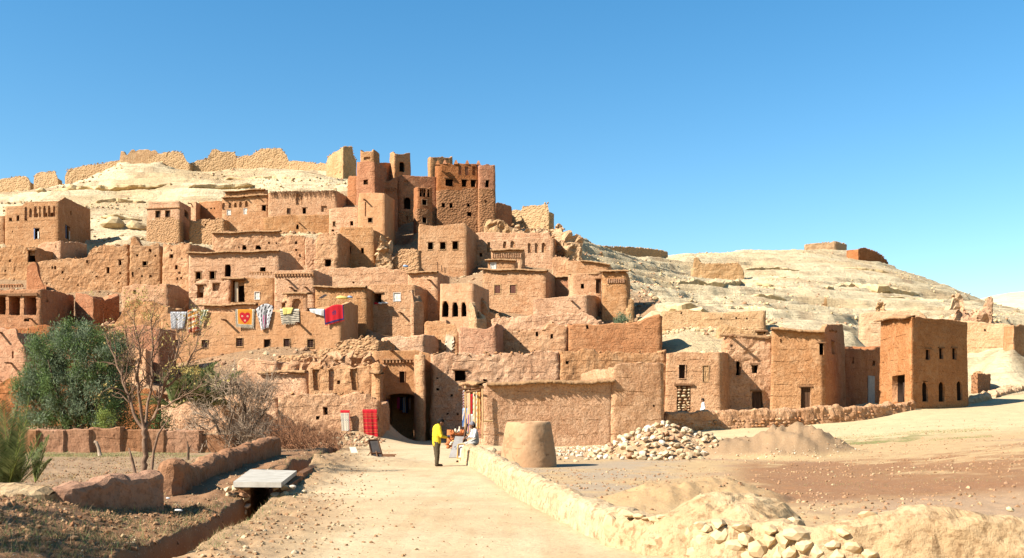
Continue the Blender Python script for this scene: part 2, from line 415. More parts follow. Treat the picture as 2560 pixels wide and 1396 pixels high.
add('kasbah_tower', 'wide red kasbah tower with a row of square windows over rough stone', 'tower', [(1086, 160), (1092, 157), (1198, 158)], [(1086, 415), (1092, 410), (1115, 408), (1135, 412), (1142, 407), (1165, 409), (1198, 410)], 596, 7, 'red', 'm', sb=474, h=[('w', 1112, 446, 1131, 467), ('w', 1155, 449, 1166, 466), ('w', 1178, 450, 1189, 468), ('w', 1166, 510, 1175, 518), ('w', 1167, 531, 1177, 541), ('w', 1105, 508, 1113, 519), ('w', 1124, 509, 1132, 520), ('n', 1147, 412, 1155, 438), ('n', 1164, 414, 1173, 439), ('n', 1182, 416, 1190, 439)], crown=1)
add('kasbah_tower', 'tall right corner tower of the kasbah with one window', 'tower', [(1197, 157), (1241, 157.5)], [(1197, 411), (1210, 412), (1219, 408), (1228, 413), (1241, 414)], 602, 7, 'red', 'm', sb=476, h=[('w', 1211, 451, 1222, 469), ('h', 1213, 500, 1217, 508)])
add('ruined_wall', 'dark ruined wall stepping down right behind the kasbah tower', 'wall', [(1240, 168), (1282, 172)], [(1240, 508), (1262, 512), (1278, 518), (1282, 528)], 560, 1.5, 'red', 'r')
add('ruined_wall', 'stone wall ruin ending in a thin pillar against the sky right of the kasbah', 'wall', [(1276, 174), (1373, 170)], [(1276, 528), (1300, 526), (1312, 516), (1356, 514), (1362, 508), (1370, 508), (1373, 528)], 572, 2.0, 'hstone', 'r')

# --- upper rows, left
add('mud_house', 'large mud house at far left with a row of slim niches under its roof', 'house', [(10, 141), (147, 140), (228, 156)], [(10, 516), (58, 513), (60, 505), (147, 503), (163, 493), (190, 507), (228, 524)], 602, 9, 'tan', 's',
    h=[('h', 22, 546, 29, 553), ('h', 41, 541, 48, 549), ('w', 88, 535, 95, 543), ('w', 111, 534, 118, 542), ('w', 126, 532, 131, 540), ('a', 61, 516, 68, 548), ('a', 73, 521, 80, 546), ('a', 85, 518, 92, 544), ('a', 97, 516, 102, 543), ('a', 108, 517, 115, 543), ('a', 120, 517, 126, 542), ('a', 133, 515, 138, 542), ('P', 85, 570, 98, 598), ('P', 163, 565, 174, 598), ('h', 30, 578, 33, 582), ('h', 176, 528, 179, 538)])
add('mud_house', 'low mud wall block at the far left edge beside the niche house', 'house', [(-30, 142), (12, 142)], [(-30, 540), (12, 538)], 610, 6, 'tan', 'm')
add('terrace_house', 'plain mud house with a shaded right side under the niche house', 'house', [(92, 130), (152, 129), (220, 138)], [(92, 612), (120, 606), (152, 603), (185, 606), (220, 612)], 668, 6, 'tan', 'm', h=[('h', 138, 614, 141, 620)])
add('mud_house', 'ruined mud house with a dark doorway at the left edge of the village', 'house', [(-30, 127), (92, 126)], [(-30, 628), (5, 618), (30, 612), (70, 622), (92, 618)], 700, 6, 'tan', 'r', h=[('w', 70, 625, 90, 655), ('h', 22, 650, 27, 657)])
add('fortress_wall', 'long pitted mud facade with one tall window at its right', 'house', [(92, 121), (322, 120)], [(92, 658), (122, 652), (150, 648), (215, 646), (232, 622), (250, 616), (290, 613), (322, 613)], 735, 7, 'tan', 'r', h=[('w', 297, 649, 306, 664), ('h', 128, 667, 132, 674), ('h', 135, 666, 140, 674), ('h', 154, 678, 159, 685), ('h', 265, 668, 273, 683), ('h', 300, 680, 304, 686), ('h', 215, 650, 220, 657), ('h', 240, 690, 244, 696)])
add('fortress_wall', 'pitted mud facade with a small round window and a pointed corner above', 'house', [(321, 119.5), (403, 119.5)], [(321, 613), (326, 598), (334, 592), (343, 602), (352, 613), (400, 611), (403, 613)], 735, 7, 'tan', 'r', h=[('W', 356, 653, 367, 665), ('h', 340, 636, 344, 641), ('h', 386, 636, 390, 641), ('h', 330, 684, 334, 692), ('h', 352, 686, 356, 692), ('h', 374, 688, 378, 694)])
add('fortress_wall', 'mud facade with two small square windows beside the long roofed house', 'house', [(402, 119), (475, 118)], [(402, 611), (440, 609), (475, 609)], 735, 7, 'tan', 'r', h=[('w', 422, 636, 431, 648), ('w', 436, 664, 443, 675), ('h', 425, 624, 429, 629), ('h', 447, 680, 450, 686)])
add('stone_base_house', 'square house with smooth upper storey on a rubble stone base and two windows', 'house', [(364, 150), (450, 149), (479, 158)], [(364, 504), (450, 503), (479, 519)], 603, 8, 'tan', 's', sb=550, h=[('F', 388, 527, 400, 544), ('F', 413, 526, 425, 543), ('g', 461, 528, 471, 545)], cornice=[(364, 520, 450, 520)])
add('mud_house', 'narrow mud house with a shaded side tucked beside the square stone based house', 'house', [(470, 162), (490, 161), (512, 170)], [(470, 504), (490, 504), (512, 516)], 580, 6, 'tan', 's', bm=[(478, 510, 0.9)])
add('mud_wall', 'brown wall with four small holes set back in a shaded gap', 'wall', [(495, 166), (556, 164)], [(495, 505), (556, 502)], 560, 3, 'pink', 'm', h=[('h', 516, 519, 519, 523), ('h', 525, 519, 529, 523), ('h', 534, 519, 537, 523)])
add('terrace_wall', 'low rubble faced terrace wall below the shaded gap', 'wall', [(470, 151), (560, 150)], [(470, 552), (520, 549), (560, 547)], 605, 3, 'pstone', 'r')
add('mud_house', 'mud house with five small blind arches and two white framed windows', 'house', [(552, 152), (672, 151)], [(552, 496), (575, 491), (672, 487)], 604, 7, 'tan', 'm', lg=[(556, 495, 670, 487)], bm=[(562, 497, 0.9), (613, 493, 0.9), (645, 492, 0.8)], h=[('a', 555, 507, 563, 522), ('a', 571, 508, 578, 521), ('a', 585, 506, 592, 520), ('a', 598, 503, 606, 519), ('a', 613, 503, 620, 518), ('p', 568, 525, 577, 537), ('p', 609, 522, 617, 536), ('w', 654, 512, 665, 527)])
add('mud_house', 'upper storey block with a weathered thatched edge behind the blind arch house', 'house', [(560, 160), (662, 159), (672, 164)], [(560, 480), (600, 477), (662, 473), (672, 476)], 500, 5, 'tan', 'm', nb=1, lg=[(560, 480, 662, 473)])
add('mud_house', 'broad mud house with a ragged brush parapet and a small arched niche', 'house', [(668, 150), (843, 149), (893, 158)], [(668, 482), (700, 479), (740, 478), (790, 479), (843, 477), (866, 490), (893, 512)], 545, 8, 'tan', 's', brush=[(674, 480, 842, 477)], h=[('a', 740, 484, 754, 512), ('g', 717, 521, 725, 535), ('w', 756, 520, 765, 535), ('n', 803, 515, 817, 530)])
add('retaining_wall', 'stepped mud retaining wall with one small window under the broad house', 'wall', [(655, 147), (860, 146)], [(655, 545), (675, 540), (720, 538), (800, 537), (860, 536)], 600, 5, 'tan', 'm', h=[('w', 740, 561, 746, 573)], bm=[(750, 559, 0.8)])
add('mud_house', 'low flat roofed mud house with two small windows left of the shaded tower', 'house', [(820, 143), (900, 142)], [(820, 522), (830, 520), (900, 517)], 602, 7, 'tan', 's', h=[('W', 832, 554, 838, 566), ('w', 875, 553, 883, 564), ('h', 829, 574, 835, 579)])
add('tower_house', 'tall smooth tower house with a drain slit and deep shaded right side', 'tower', [(893, 140), (963, 139), (988, 150)], [(893, 499), (897, 483), (930, 482), (963, 483), (988, 500)], 640, 8, 'orange', 's', h=[('W', 919, 545, 930, 557), ('n', 912, 505, 915, 542)], bm=[(914, 501, 1.1)])
add('mud_house', 'mud wall with a low corner behind the tower house under the kasbah', 'house', [(866, 153), (892, 152)], [(866, 450), (870, 442), (888, 440), (892, 441)], 500, 4, 'red', 'm')

# --- middle rows
add('mud_house', 'weathered house with two small arched windows above the long roofed house', 'house', [(528, 125), (765, 124)], [(528, 584), (560, 580), (640, 577), (700, 578), (704, 590), (765, 592)], 660, 8, 'tan', 'r', lg=[(530, 583, 702, 577)], h=[('A', 606, 614, 617, 626), ('A', 640, 613, 654, 626), ('h', 740, 602, 745, 611), ('h', 738, 623, 744, 628)])
add('ruined_wall', 'ruined pier of wall casting a ragged shadow in the middle of the village', 'wall', [(760, 123), (800, 123)], [(760, 593), (764, 590), (778, 594), (800, 600)], 670, 2, 'tan', 'r')
add('mud_house', 'crumbling narrow house with a dark square hole at its foot', 'house', [(786, 120), (846, 119.5)], [(786, 600), (796, 585), (815, 583), (846, 584)], 672, 5, 'tan', 'r', h=[('w', 812, 650, 828, 667)])
add('mud_house', 'smooth tall mud house with two small dark windows right of the narrow ruin', 'house', [(846, 124), (936, 123)], [(846, 575), (849, 569), (932, 568), (936, 575)], 672, 7, 'tan', 's', h=[('w', 870, 618, 878, 634), ('w', 902, 620, 910, 634)], wing=1)
add('ruined_pillar', 'lumpy eroded pillar of mud with rocks beside a dark gap', 'ruin', [(942, 122), (978, 122)], [(942, 630), (948, 604), (958, 594), (970, 592), (978, 600)], 680, 2, 'pale', 'R')
add('stone_wall', 'low rubble wall in the gap left of the three window house', 'wall', [(975, 123), (1048, 122)], [(975, 648), (1000, 624), (1030, 622), (1048, 628)], 680, 1.2, 'pstone', 'r')
add('mud_house', 'square smooth mud house with three windows in a row, the right one broken', 'house', [(1042, 130), (1168, 129)], [(1042, 568), (1047, 560), (1080, 565), (1120, 562), (1150, 560), (1160, 556), (1168, 562)], 690, 9, 'tan', 's', h=[('W', 1069, 606, 1082, 624), ('W', 1100, 606, 1114, 624), ('W', 1131, 604, 1145, 624), ('h', 1049, 628, 1054, 634)])
add('niche_house', 'long mud house with blind arches below the broken rocks', 'house', [(1166, 136), (1386, 134), (1394, 144)], [(1166, 603), (1182, 600), (1222, 598), (1240, 602), (1258, 598), (1330, 597), (1386, 596), (1394, 600)], 676, 8, 'tan', 'm', h=[('n', 1178, 607, 1185, 634), ('n', 1218, 605, 1225, 632), ('a', 1258, 602, 1266, 620), ('a', 1277, 603, 1287, 620), ('a', 1319, 609, 1329, 632), ('a', 1337, 609, 1347, 632), ('a', 1355, 608, 1365, 632), ('h', 1198, 632, 1206, 642)])
add('mud_wall', 'upper setback wall of the blind arch house under the broken rocks', 'wall', [(1186, 144), (1378, 142)], [(1186, 585), (1192, 581), (1240, 582), (1300, 583), (1378, 581)], 612, 5, 'tan', 'm')
add('mud_hut', 'small roofed hut with a row of upright bricks in front of the blind arch house', 'hut', [(1226, 128), (1308, 127.5)], [(1226, 624), (1308, 624)], 668, 3, 'tan', 'm', lg=[(1226, 625, 1310, 624)], ladder=[(1230, 634, 1304, 645)])
add('mud_hut', 'low mud hut with a pale door and flat overhanging roof', 'hut', [(1218, 121), (1288, 120.5)], [(1218, 650), (1288, 651)], 680, 3, 'tan', 's', lg=[(1213, 649, 1291, 651)], h=[('p', 1227, 657, 1240, 674)])
add('mud_house', 'plain mud house with a dark overhanging roof edge near the right end of the rows', 'house', [(1412, 128), (1524, 127)], [(1412, 652), (1450, 652), (1524, 660)], 700, 6, 'tan', 's', lg=[(1452, 652, 1526, 661)])
add('mud_wall', 'eroded mud wall between the blind arch house and the slope of rubble', 'wall', [(1376, 131), (1452, 130)], [(1376, 650), (1392, 640), (1410, 645), (1452, 655)], 700, 3, 'tan', 'r')
add('mud_house', 'large plain house with two red lattice windows and a flat roof edge', 'house', [(1204, 115), (1366, 113)], [(1204, 675), (1366, 676)], 802, 9, 'tan', 's', lg=[(1198, 673, 1369, 676)], h=[('L', 1236, 713, 1251, 734), ('L', 1275, 713, 1290, 734)], bm=[])
add('mud_house', 'recessed red mud house between the lattice window house and the stepped house', 'house', [(1364, 118), (1426, 117)], [(1364, 693), (1426, 692)], 748, 5, 'red', 'm', lg=[(1366, 692, 1424, 691)], h=[('h', 1386, 705, 1391, 712)])
add('mud_house', 'stepped mud house with one small window and a tall dark doorway', 'house', [(1418, 115), (1428, 113), (1506, 112.5)], [(1418, 690), (1428, 684), (1506, 685)], 750, 6, 'tan', 's', lg=[(1426, 683, 1498, 685)], h=[('w', 1452, 710, 1460, 722), ('d', 1490, 698, 1502, 734)])
add('tower_house', 'tapering mud tower house with patterned brick band at the right end of the rows', 'tower', [(1504, 111), (1570, 110.5)], [(1504, 679), (1570, 679)], 810, 6, 'tan', 'm', lg=[(1500, 677, 1571, 678)], ladder=[(1517, 697, 1562, 708)], bat=1)
add('retaining_wall', 'smooth retaining wall topped with loose rubble and a shaded right side', 'wall', [(1330, 109), (1470, 108), (1500, 113)], [(1330, 748), (1370, 746), (1470, 737), (1500, 742)], 815, 5, 'tan', 's', bm=[(1430, 753, 0.9)])
add('ruined_wall', 'leaning ruined wall end right of the tapering tower', 'wall', [(1566, 108), (1588, 108)], [(1566, 770), (1572, 748), (1580, 745), (1588, 770)], 812, 1.2, 'pale', 'r')
add('mud_house', 'long flat roofed mud house with two windows and a tall arched opening', 'house', [(468, 114), (700, 113), (762, 121)], [(468, 634), (700, 628), (726, 634), (762, 672)], 745, 7, 'tan', 's', lg=[(468, 633, 699, 627)], h=[('W', 489, 680, 502, 699), ('W', 524, 679, 537, 698), ('A', 562, 662, 577, 692), ('w', 650, 668, 664, 680)])
add('terrace_wall', 'plain terrace wall with a crumbling edge below the smooth two window house', 'wall', [(784, 115), (1030, 113)], [(784, 672), (850, 671), (900, 669), (965, 669), (1030, 680)], 760, 5, 'tan', 'm', h=[('h', 880, 704, 885, 709)])
add('balcony_house', 'mud house with a tall open doorway showing a pale post and a small white window', 'house', [(574, 105), (686, 104.5)], [(574, 696), (686, 694)], 790, 6, 'tan', 'm', lg=[(556, 695, 612, 696)], h=[('D', 577, 700, 611, 756), ('p', 638, 731, 650, 749)], post=[(584, 705, 592, 755)], band=[(622, 684, 680, 686, 9)])
add('mud_house', 'ruined mud corner with square dark openings left of the open doorway house', 'house', [(468, 108), (576, 107)], [(468, 722), (490, 700), (520, 702), (576, 698)], 790, 5, 'tan', 'r', h=[('w', 531, 706, 547, 727), ('D', 492, 712, 508, 745)])
add('mud_house', 'mud house with a row of projecting bricks under its parapet', 'house', [(682, 104), (787, 103.5), (834, 109)], [(682, 680), (700, 676), (787, 675), (834, 694)], 790, 6, 'tan', 's', band=[(684, 690, 786, 687, 14)], bm=[(721, 701, 0.9), (729, 720, 0.7), (765, 719, 0.7)], h=[('w', 734, 726, 743, 730)])
add('portal_house', 'small house front with a moulded arched portal above the hanging rugs', 'house', [(702, 101), (715, 99.5), (772, 99.5)], [(702, 757), (714, 733), (772, 733)], 800, 3, 'tan', 's', lg=[(714, 734, 773, 733)], h=[('a', 730, 747, 758, 777), ('d', 704, 758, 713, 776)])
add('mud_house', 'low mud house with a sagging roof edge right of the arched portal', 'house', [(784, 102), (918, 101)], [(784, 718), (850, 717), (918, 720)], 812, 6, 'tan', 's', lg=[(784, 717, 916, 718)])
add('mud_house', 'mud house with a dark door and a white shuttered window', 'house', [(918, 103), (1040, 102)], [(918, 716), (930, 710), (1000, 710), (1040, 712)], 845, 6, 'tan', 's', h=[('D', 933, 733, 953, 761), ('p', 984, 733, 1001, 753)], bm=[(1003, 783, 1.0)])
add('buttress', 'worn mud buttress between the white shuttered window and the square window', 'buttress', [(1022, 100.5), (1034, 100)], [(1022, 738), (1026, 724), (1032, 730), (1034, 752)], 850, 1.5, 'tan', 'm')
add('mud_house', 'mud house with one large square dark window and a shaded right side', 'house', [(1016, 107), (1096, 106), (1126, 112)], [(1016, 683), (1096, 680), (1126, 694)], 845, 6, 'tan', 's', lg=[(1018, 681, 1094, 680)], bm=[(1076, 702, 1.1), (1003, 783, 1.0)], h=[('w', 1044, 725, 1060, 745), ('n', 1054, 752, 1066, 782), ('w', 1060, 758, 1066, 770)])
add('arch_house', 'red mud house with three pointed arch windows', 'house', [(1096, 103), (1186, 102)], [(1096, 711), (1140, 709), (1186, 708)], 848, 6, 'orange', 's', h=[('AP', 1105, 753, 1121, 792), ('AP', 1130, 755, 1145, 793), ('AP', 1153, 756, 1166, 792)])
add('ruined_pier', 'thin ruined pier with a curved top next to the pointed arch house', 'ruin', [(1168, 98), (1192, 97)], [(1168, 775), (1172, 758), (1178, 757), (1184, 768), (1192, 796)], 860, 1.5, 'pale', 'r')
add('ruined_wall', 'eroded end of wall below the lattice window house', 'wall', [(1178, 105), (1250, 103)], [(1178, 765), (1190, 748), (1208, 750), (1222, 775), (1250, 790)], 850, 3, 'tan', 'r')
add('terrace_wall', 'rough mud terrace wall under the lattice window house', 'wall', [(1225, 98), (1500, 96)], [(1225, 800), (1300, 792), (1400, 786), (1460, 780), (1500, 800)], 850, 5, 'tan', 'r', h=[('h', 1380, 804, 1386, 812)])

# --- left of the village
add('balcony_house', 'mud house with three open balcony bays and a shaded right side', 'house', [(-30, 103), (104, 102), (188, 112)], [(-30, 727), (60, 725), (104, 724), (188, 737)], 824, 8, 'pink', 'm', h=[('D', -14, 741, 14, 789), ('D', 23, 741, 50, 788), ('D', 61, 740, 91, 787), ('h', 116, 750, 121, 758), ('w', 137, 806, 146, 816), ('h', 60, 796, 73, 803)], band=[(-20, 718, 60, 715, 12)], bm=[(80, 798, 1.0)], lintel=[(-20, 736, 94, 736)])
add('ruined_gable', 'cone shaped fragment of mud wall standing on the balcony house', 'ruin', [(62, 112), (114, 111)], [(62, 700), (70, 664), (80, 656), (90, 658), (98, 686), (114, 722)], 732, 2, 'red', 'm', nb=1)
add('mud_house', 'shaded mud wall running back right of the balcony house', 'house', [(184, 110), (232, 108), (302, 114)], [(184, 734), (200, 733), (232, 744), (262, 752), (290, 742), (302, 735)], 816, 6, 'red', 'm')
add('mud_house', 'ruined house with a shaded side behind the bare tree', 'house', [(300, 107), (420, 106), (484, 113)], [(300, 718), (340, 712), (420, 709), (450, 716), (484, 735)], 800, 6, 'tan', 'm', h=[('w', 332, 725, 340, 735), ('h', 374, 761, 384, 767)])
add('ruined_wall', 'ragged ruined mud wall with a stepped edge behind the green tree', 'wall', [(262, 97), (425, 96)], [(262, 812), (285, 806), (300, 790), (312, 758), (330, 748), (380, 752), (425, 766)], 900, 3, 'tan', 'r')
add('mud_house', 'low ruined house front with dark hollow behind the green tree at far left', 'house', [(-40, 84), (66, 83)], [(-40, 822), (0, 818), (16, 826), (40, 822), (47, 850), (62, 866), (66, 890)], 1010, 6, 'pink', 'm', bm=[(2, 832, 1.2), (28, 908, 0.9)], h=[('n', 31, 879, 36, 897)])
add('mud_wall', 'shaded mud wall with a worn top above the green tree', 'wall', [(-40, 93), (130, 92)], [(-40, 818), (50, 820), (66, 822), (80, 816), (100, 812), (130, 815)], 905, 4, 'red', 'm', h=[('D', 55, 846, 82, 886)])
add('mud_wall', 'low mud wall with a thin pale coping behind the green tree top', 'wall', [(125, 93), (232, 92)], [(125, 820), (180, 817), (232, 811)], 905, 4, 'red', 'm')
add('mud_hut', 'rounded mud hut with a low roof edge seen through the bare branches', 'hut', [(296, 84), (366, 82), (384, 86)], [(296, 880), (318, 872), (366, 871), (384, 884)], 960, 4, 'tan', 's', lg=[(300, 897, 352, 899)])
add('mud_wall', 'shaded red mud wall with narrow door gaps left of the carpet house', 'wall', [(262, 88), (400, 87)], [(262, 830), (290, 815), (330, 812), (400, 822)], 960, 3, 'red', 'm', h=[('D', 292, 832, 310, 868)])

# --- carpet house and gate
add('carpet_house', 'long low mud house with five small windows and rugs over its wall top', 'house', [(398, 94), (856, 92), (898, 100)], [(398, 785), (500, 782), (620, 781), (780, 779), (800, 768), (856, 763), (876, 756), (898, 764)], 908, 7, 'orange', 's', h=[('g', 505, 850, 520, 870), ('g', 591, 846, 608, 868), ('F', 659, 849, 675, 869), ('g', 709, 848, 725, 868), ('g', 768, 849, 784, 869), ('g', 430, 850, 446, 868)], bm=[(564, 801, 1.15), (748, 809, 1.05)])
add('mud_house', 'low brick walled room with a thin roof edge behind the carpet house', 'house', [(506, 100), (640, 99)], [(506, 766), (640, 763)], 800, 5, 'tan', 'm', nb=1, lg=[(494, 764, 642, 760)], bm=[(566, 767, 0.9)])
add('rubble_wall', 'broken rubble wall climbing to the right in front of the carpet house', 'wall', [(686, 82), (950, 80)], [(686, 892), (720, 888), (768, 884), (830, 870), (860, 850), (880, 846), (930, 842), (950, 850)], 935, 4, 'pstone', 'r')
add('mud_wall', 'plain brick coursed wall between the rubble wall and the white ruin', 'wall', [(948, 84), (1062, 83)], [(948, 845), (1000, 840), (1062, 836)], 905, 4, 'tan', 'm')
add('mud_hut', 'low mud store roof with a stone rim below the carpet house', 'hut', [(588, 79), (690, 78)], [(588, 906), (610, 896), (640, 898), (690, 903)], 960, 3, 'tan', 'm')
add('mud_hut', 'low flat mud roof with a rounded edge left of the three niche ruin', 'hut', [(640, 72), (770, 71)], [(640, 938), (770, 931)], 1010, 4, 'tan', 's', lg=[(648, 931, 766, 928)])
add('gate_ruin', 'ruined mud wall with three tall blind niches left of the gate', 'wall', [(766, 69), (932, 68)], [(766, 924), (790, 914), (860, 911), (890, 914), (928, 908), (932, 914)], 1010, 2.5, 'tan', 'r', h=[('n', 782, 925, 796, 977), ('n', 819, 925, 833, 978), ('n', 878, 922, 895, 976)])
add('gate_ruin', 'thick crumbling lower wall with hung carpets left of the gate', 'wall', [(690, 65), (951, 64.5)], [(690, 992), (740, 985), (850, 983), (900, 985), (930, 992), (951, 1006)], 1094, 3.2, 'tan', 'r', h=[('h', 808, 1018, 818, 1036)])
add('gate_pier', 'smooth mud pier with a narrow roof edge left of the gate recess', 'buttress', [(928, 67.5), (954, 67.2), (958, 74)], [(928, 912), (934, 906), (950, 904), (954, 910), (958, 914)], 1060, 3, 'tan', 's', lg=[(930, 931, 953, 931)])
add('rubble_wall', 'lumpy rubble parapet over the three niche ruin', 'wall', [(700, 75), (936, 74)], [(700, 905), (760, 894), (830, 886), (868, 880), (890, 885), (915, 878), (930, 890), (936, 900)], 945, 3, 'tan', 'R')
add('gatehouse', 'gate building with a dark arched passage and a row of bricks above', 'gatehouse', [(926, 76), (1088, 76)], [(926, 880), (960, 876), (1000, 878), (1045, 876), (1088, 890)], 1104, 4.0, 'orange', 's', h=[('T', 966, 984, 1038, 1106), ('F', 998, 930, 1011, 958)], band=[(954, 905, 1038, 903, 10)], bm=[(980, 877, 1.5)])
add('gate_pier', 'broad crumbling mud pier right of the gate split by a deep crack', 'buttress', [(1036, 77), (1040, 72.6), (1064, 72.4)], [(1036, 892), (1042, 884), (1052, 880), (1064, 888)], 1104, 4, 'tan', 'm')
add('village_wall', 'long rough mud village wall with a small black window behind the shop', 'wall', [(1074, 74), (1400, 74)], [(1074, 886), (1110, 882), (1200, 884), (1260, 886), (1330, 880), (1400, 882)], 1100, 4, 'tan', 'r', h=[('w', 1136, 926, 1163, 951), ('h', 1088, 970, 1094, 976), ('h', 1126, 985, 1132, 991)])
add('village_wall', 'long rough mud village wall with shallow hollows above the shop roof', 'wall', [(1398, 74), (1668, 74)], [(1398, 882), (1480, 878), (1560, 884), (1668, 878)], 1090, 4, 'tan', 'r', h=[('n', 1484, 932, 1510, 950)])
add('plaster_ruin', 'roofless ruin with flaking white plaster inside above the gate', 'ruin', [(1056, 87), (1146, 86)], [(1056, 812), (1062, 806), (1100, 803), (1120, 812), (1138, 806), (1146, 830)], 905, 3, 'tan', 'm', white=[(1114, 838, 1134, 888)], h=[('n', 1092, 849, 1104, 878)])
add('mud_house', 'smooth pinkish mud house front right of the white plaster ruin', 'house', [(1144, 85), (1244, 84.5)], [(1144, 822), (1149, 818), (1180, 822), (1215, 823), (1236, 816), (1244, 808)], 905, 6, 'pink', 's')
add('terrace_wall', 'long mud terrace wall with vertical cracks above the village wall', 'wall', [(1242, 88), (1420, 87)], [(1242, 826), (1290, 828), (1360, 826), (1372, 810), (1420, 812)], 905, 4, 'tan', 'r', h=[('h', 1338, 830, 1344, 842), ('h', 1376, 836, 1382, 848)])
add('terrace_wall', 'smooth long terrace wall ending at the white rock slope', 'wall', [(1418, 87), (1656, 86)], [(1418, 812), (1470, 812), (1560, 808), (1600, 810), (1628, 790), (1650, 786), (1656, 790)], 905, 4, 'pink', 'm', h=[('h', 1465, 812, 1471, 822)])
add('terrace_wall', 'straight upper wall with tie holes above the white rock slope', 'wall', [(1652, 97), (1916, 95)], [(1652, 778), (1720, 776), (1780, 780), (1916, 777)], 836, 2.5, 'pale', 'm', h=[('h', 1700, 782, 1704, 788), ('h', 1800, 792, 1804, 797), ('h', 1838, 792, 1842, 797), ('h', 1865, 794, 1869, 799)])
add('rubble_wall', 'low broken wall with a dark hollow right under the straight upper wall', 'wall', [(1790, 91), (1922, 90)], [(1790, 818), (1815, 812), (1850, 822), (1900, 828), (1922, 826)], 850, 2, 'pale', 'r', h=[('D', 1893, 828, 1914, 842)])

add('mud_wall', 'worn orange mud wall behind the grey thorn bush', 'wall', [(396, 67), (700, 66)], [(396, 1005), (440, 998), (520, 1004), (600, 990), (700, 992)], 1105, 2.5, 'tan', 'r')
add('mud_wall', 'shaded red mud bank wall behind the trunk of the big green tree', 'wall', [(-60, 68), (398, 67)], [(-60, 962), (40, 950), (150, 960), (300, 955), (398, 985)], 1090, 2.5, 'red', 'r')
# --- shop and right hand row
add('shop_building', 'low mud shop with a cane and mud roof edge along its front', 'shop', [(1166, 66), (1206, 60), (1536, 61), ], [(1166, 958), (1206, 958), (1536, 954)], 1112, 8, 'tan', 'm', lg=[(1160, 958, 1205, 957), (1216, 958, 1534, 952)], fine=1, h=[('h', 1560, 1020, 1566, 1026), ('D', 1176, 972, 1204, 1096)], big=1)
add('mud_block', 'taller blank mud block at the right end of the shop', 'building', [(1528, 60.8), (1664, 61.4)], [(1528, 918), (1536, 910), (1560, 907), (1664, 905)], 1112, 8, 'tan', 'm', fine=1, h=[('h', 1632, 1012, 1638, 1018)])
add('mud_house', 'right hand house with a stone blocked door and two tall blind windows', 'house', [(1660, 73), (1806, 72.5), (1850, 79)], [(1660, 884), (1700, 880), (1760, 882), (1806, 880), (1850, 886)], 1045, 8, 'tan', 's', bat=5, h=[('F', 1697, 912, 1713, 947), ('p2', 1757, 915, 1772, 956), ('s', 1693, 966, 1727, 1030)])
add('mud_house', 'pitted mud house with a square window and a plank door', 'house', [(1800, 76), (1812, 75), (1938, 75.2)], [(1800, 846), (1812, 838), (1860, 838), (1938, 842)], 1036, 8, 'tan', 'r', bat=4, lg=[(1810, 838, 1926, 842)], h=[('A', 1841, 902, 1852, 940), ('w', 1881, 911, 1897, 933), ('d', 1880, 976, 1904, 1024)], bm=[(1826, 840, 1.3)])
add('mud_house', 'tall smooth mud house with a plank door and a cane roof edge', 'house', [(1924, 74.5), (2062, 74), (2116, 83)], [(1924, 824), (1960, 822), (2062, 828), (2070, 812), (2110, 812), (2116, 872)], 1032, 9, 'tan', 's', bat=4, lg=[(1928, 822, 2060, 828)], h=[('w', 2049, 858, 2060, 887), ('d', 2002, 968, 2026, 1022), ('w', 2081, 854, 2089, 886), ('h', 1950, 848, 1953, 855), ('h', 2074, 826, 2077, 830), ('h', 2082, 826, 2085, 830), ('h', 2090, 827, 2093, 831)])
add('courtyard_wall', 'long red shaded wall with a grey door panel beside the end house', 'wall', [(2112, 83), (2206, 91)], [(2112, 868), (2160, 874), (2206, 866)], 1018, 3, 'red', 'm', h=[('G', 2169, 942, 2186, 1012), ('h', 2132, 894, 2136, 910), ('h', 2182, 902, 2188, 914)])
add('end_house', 'red mud house at the right end of the row with a lit left side', 'house', [(2196, 77), (2278, 70), (2424, 74.5)], [(2196, 800), (2240, 796), (2272, 790), (2278, 791), (2340, 796), (2424, 806)], 1022, 8, 'terra', 's', lg=[(2198, 799, 2276, 790)], h=[('D', 2232, 938, 2262, 1006), ('w', 2314, 873, 2325, 900), ('w', 2348, 871, 2358, 899), ('w', 2381, 872, 2391, 900), ('A', 2306, 955, 2320, 1006), ('A', 2347, 955, 2361, 1005), ('A', 2391, 953, 2404, 1002)], tworoom=1, jamb=.14)
add('mud_wall', 'pale lit mud wall standing behind the end house', 'wall', [(2148, 110), (2320, 108)], [(2148, 784), (2200, 776), (2290, 774), (2320, 790)], 900, 3, 'pale', 'm')
add('ruined_wall', 'row of knobbly eroded wall stumps right behind the end house', 'wall', [(2380, 118), (2492, 118)], [(2380, 796), (2384, 774), (2396, 778), (2412, 774), (2440, 778), (2460, 782), (2478, 774), (2488, 782), (2492, 798)], 812, 1.5, 'tan', 'R')
add('ruined_tower', 'thin dark wall stump standing up on the right skyline slope', 'ruin', [(2462, 130), (2486, 130)], [(2462, 778), (2466, 746), (2476, 741), (2486, 744)], 790, 1.5, 'tan', 'r')
add('mud_wall', 'long smooth mud wall at far right of the slope', 'wall', [(2310, 112), (2536, 108)], [(2310, 800), (2420, 802), (2490, 810), (2536, 814)], 868, 3, 'pale', 'm', h=[('h', 2460, 824, 2464, 830)])
add('mud_house', 'dark sided mud block at the far right edge', 'house', [(2505, 105), (2534, 103), (2590, 107)], [(2505, 814), (2534, 812), (2590, 814)], 866, 5, 'tan', 'm')
add('stone_shed', 'low shaded stone shed behind the end house at right', 'shed', [(2426, 93), (2444, 91), (2478, 96)], [(2426, 938), (2444, 934), (2478, 936)], 984, 4, 'kstone', 'm')
add('rubble_wall', 'low rubble field wall right of the stone shed', 'wall', [(2430, 104), (2600, 101)], [(2430, 934), (2500, 932), (2520, 946), (2600, 944)], 962, 1.2, 'pstone', 'r')
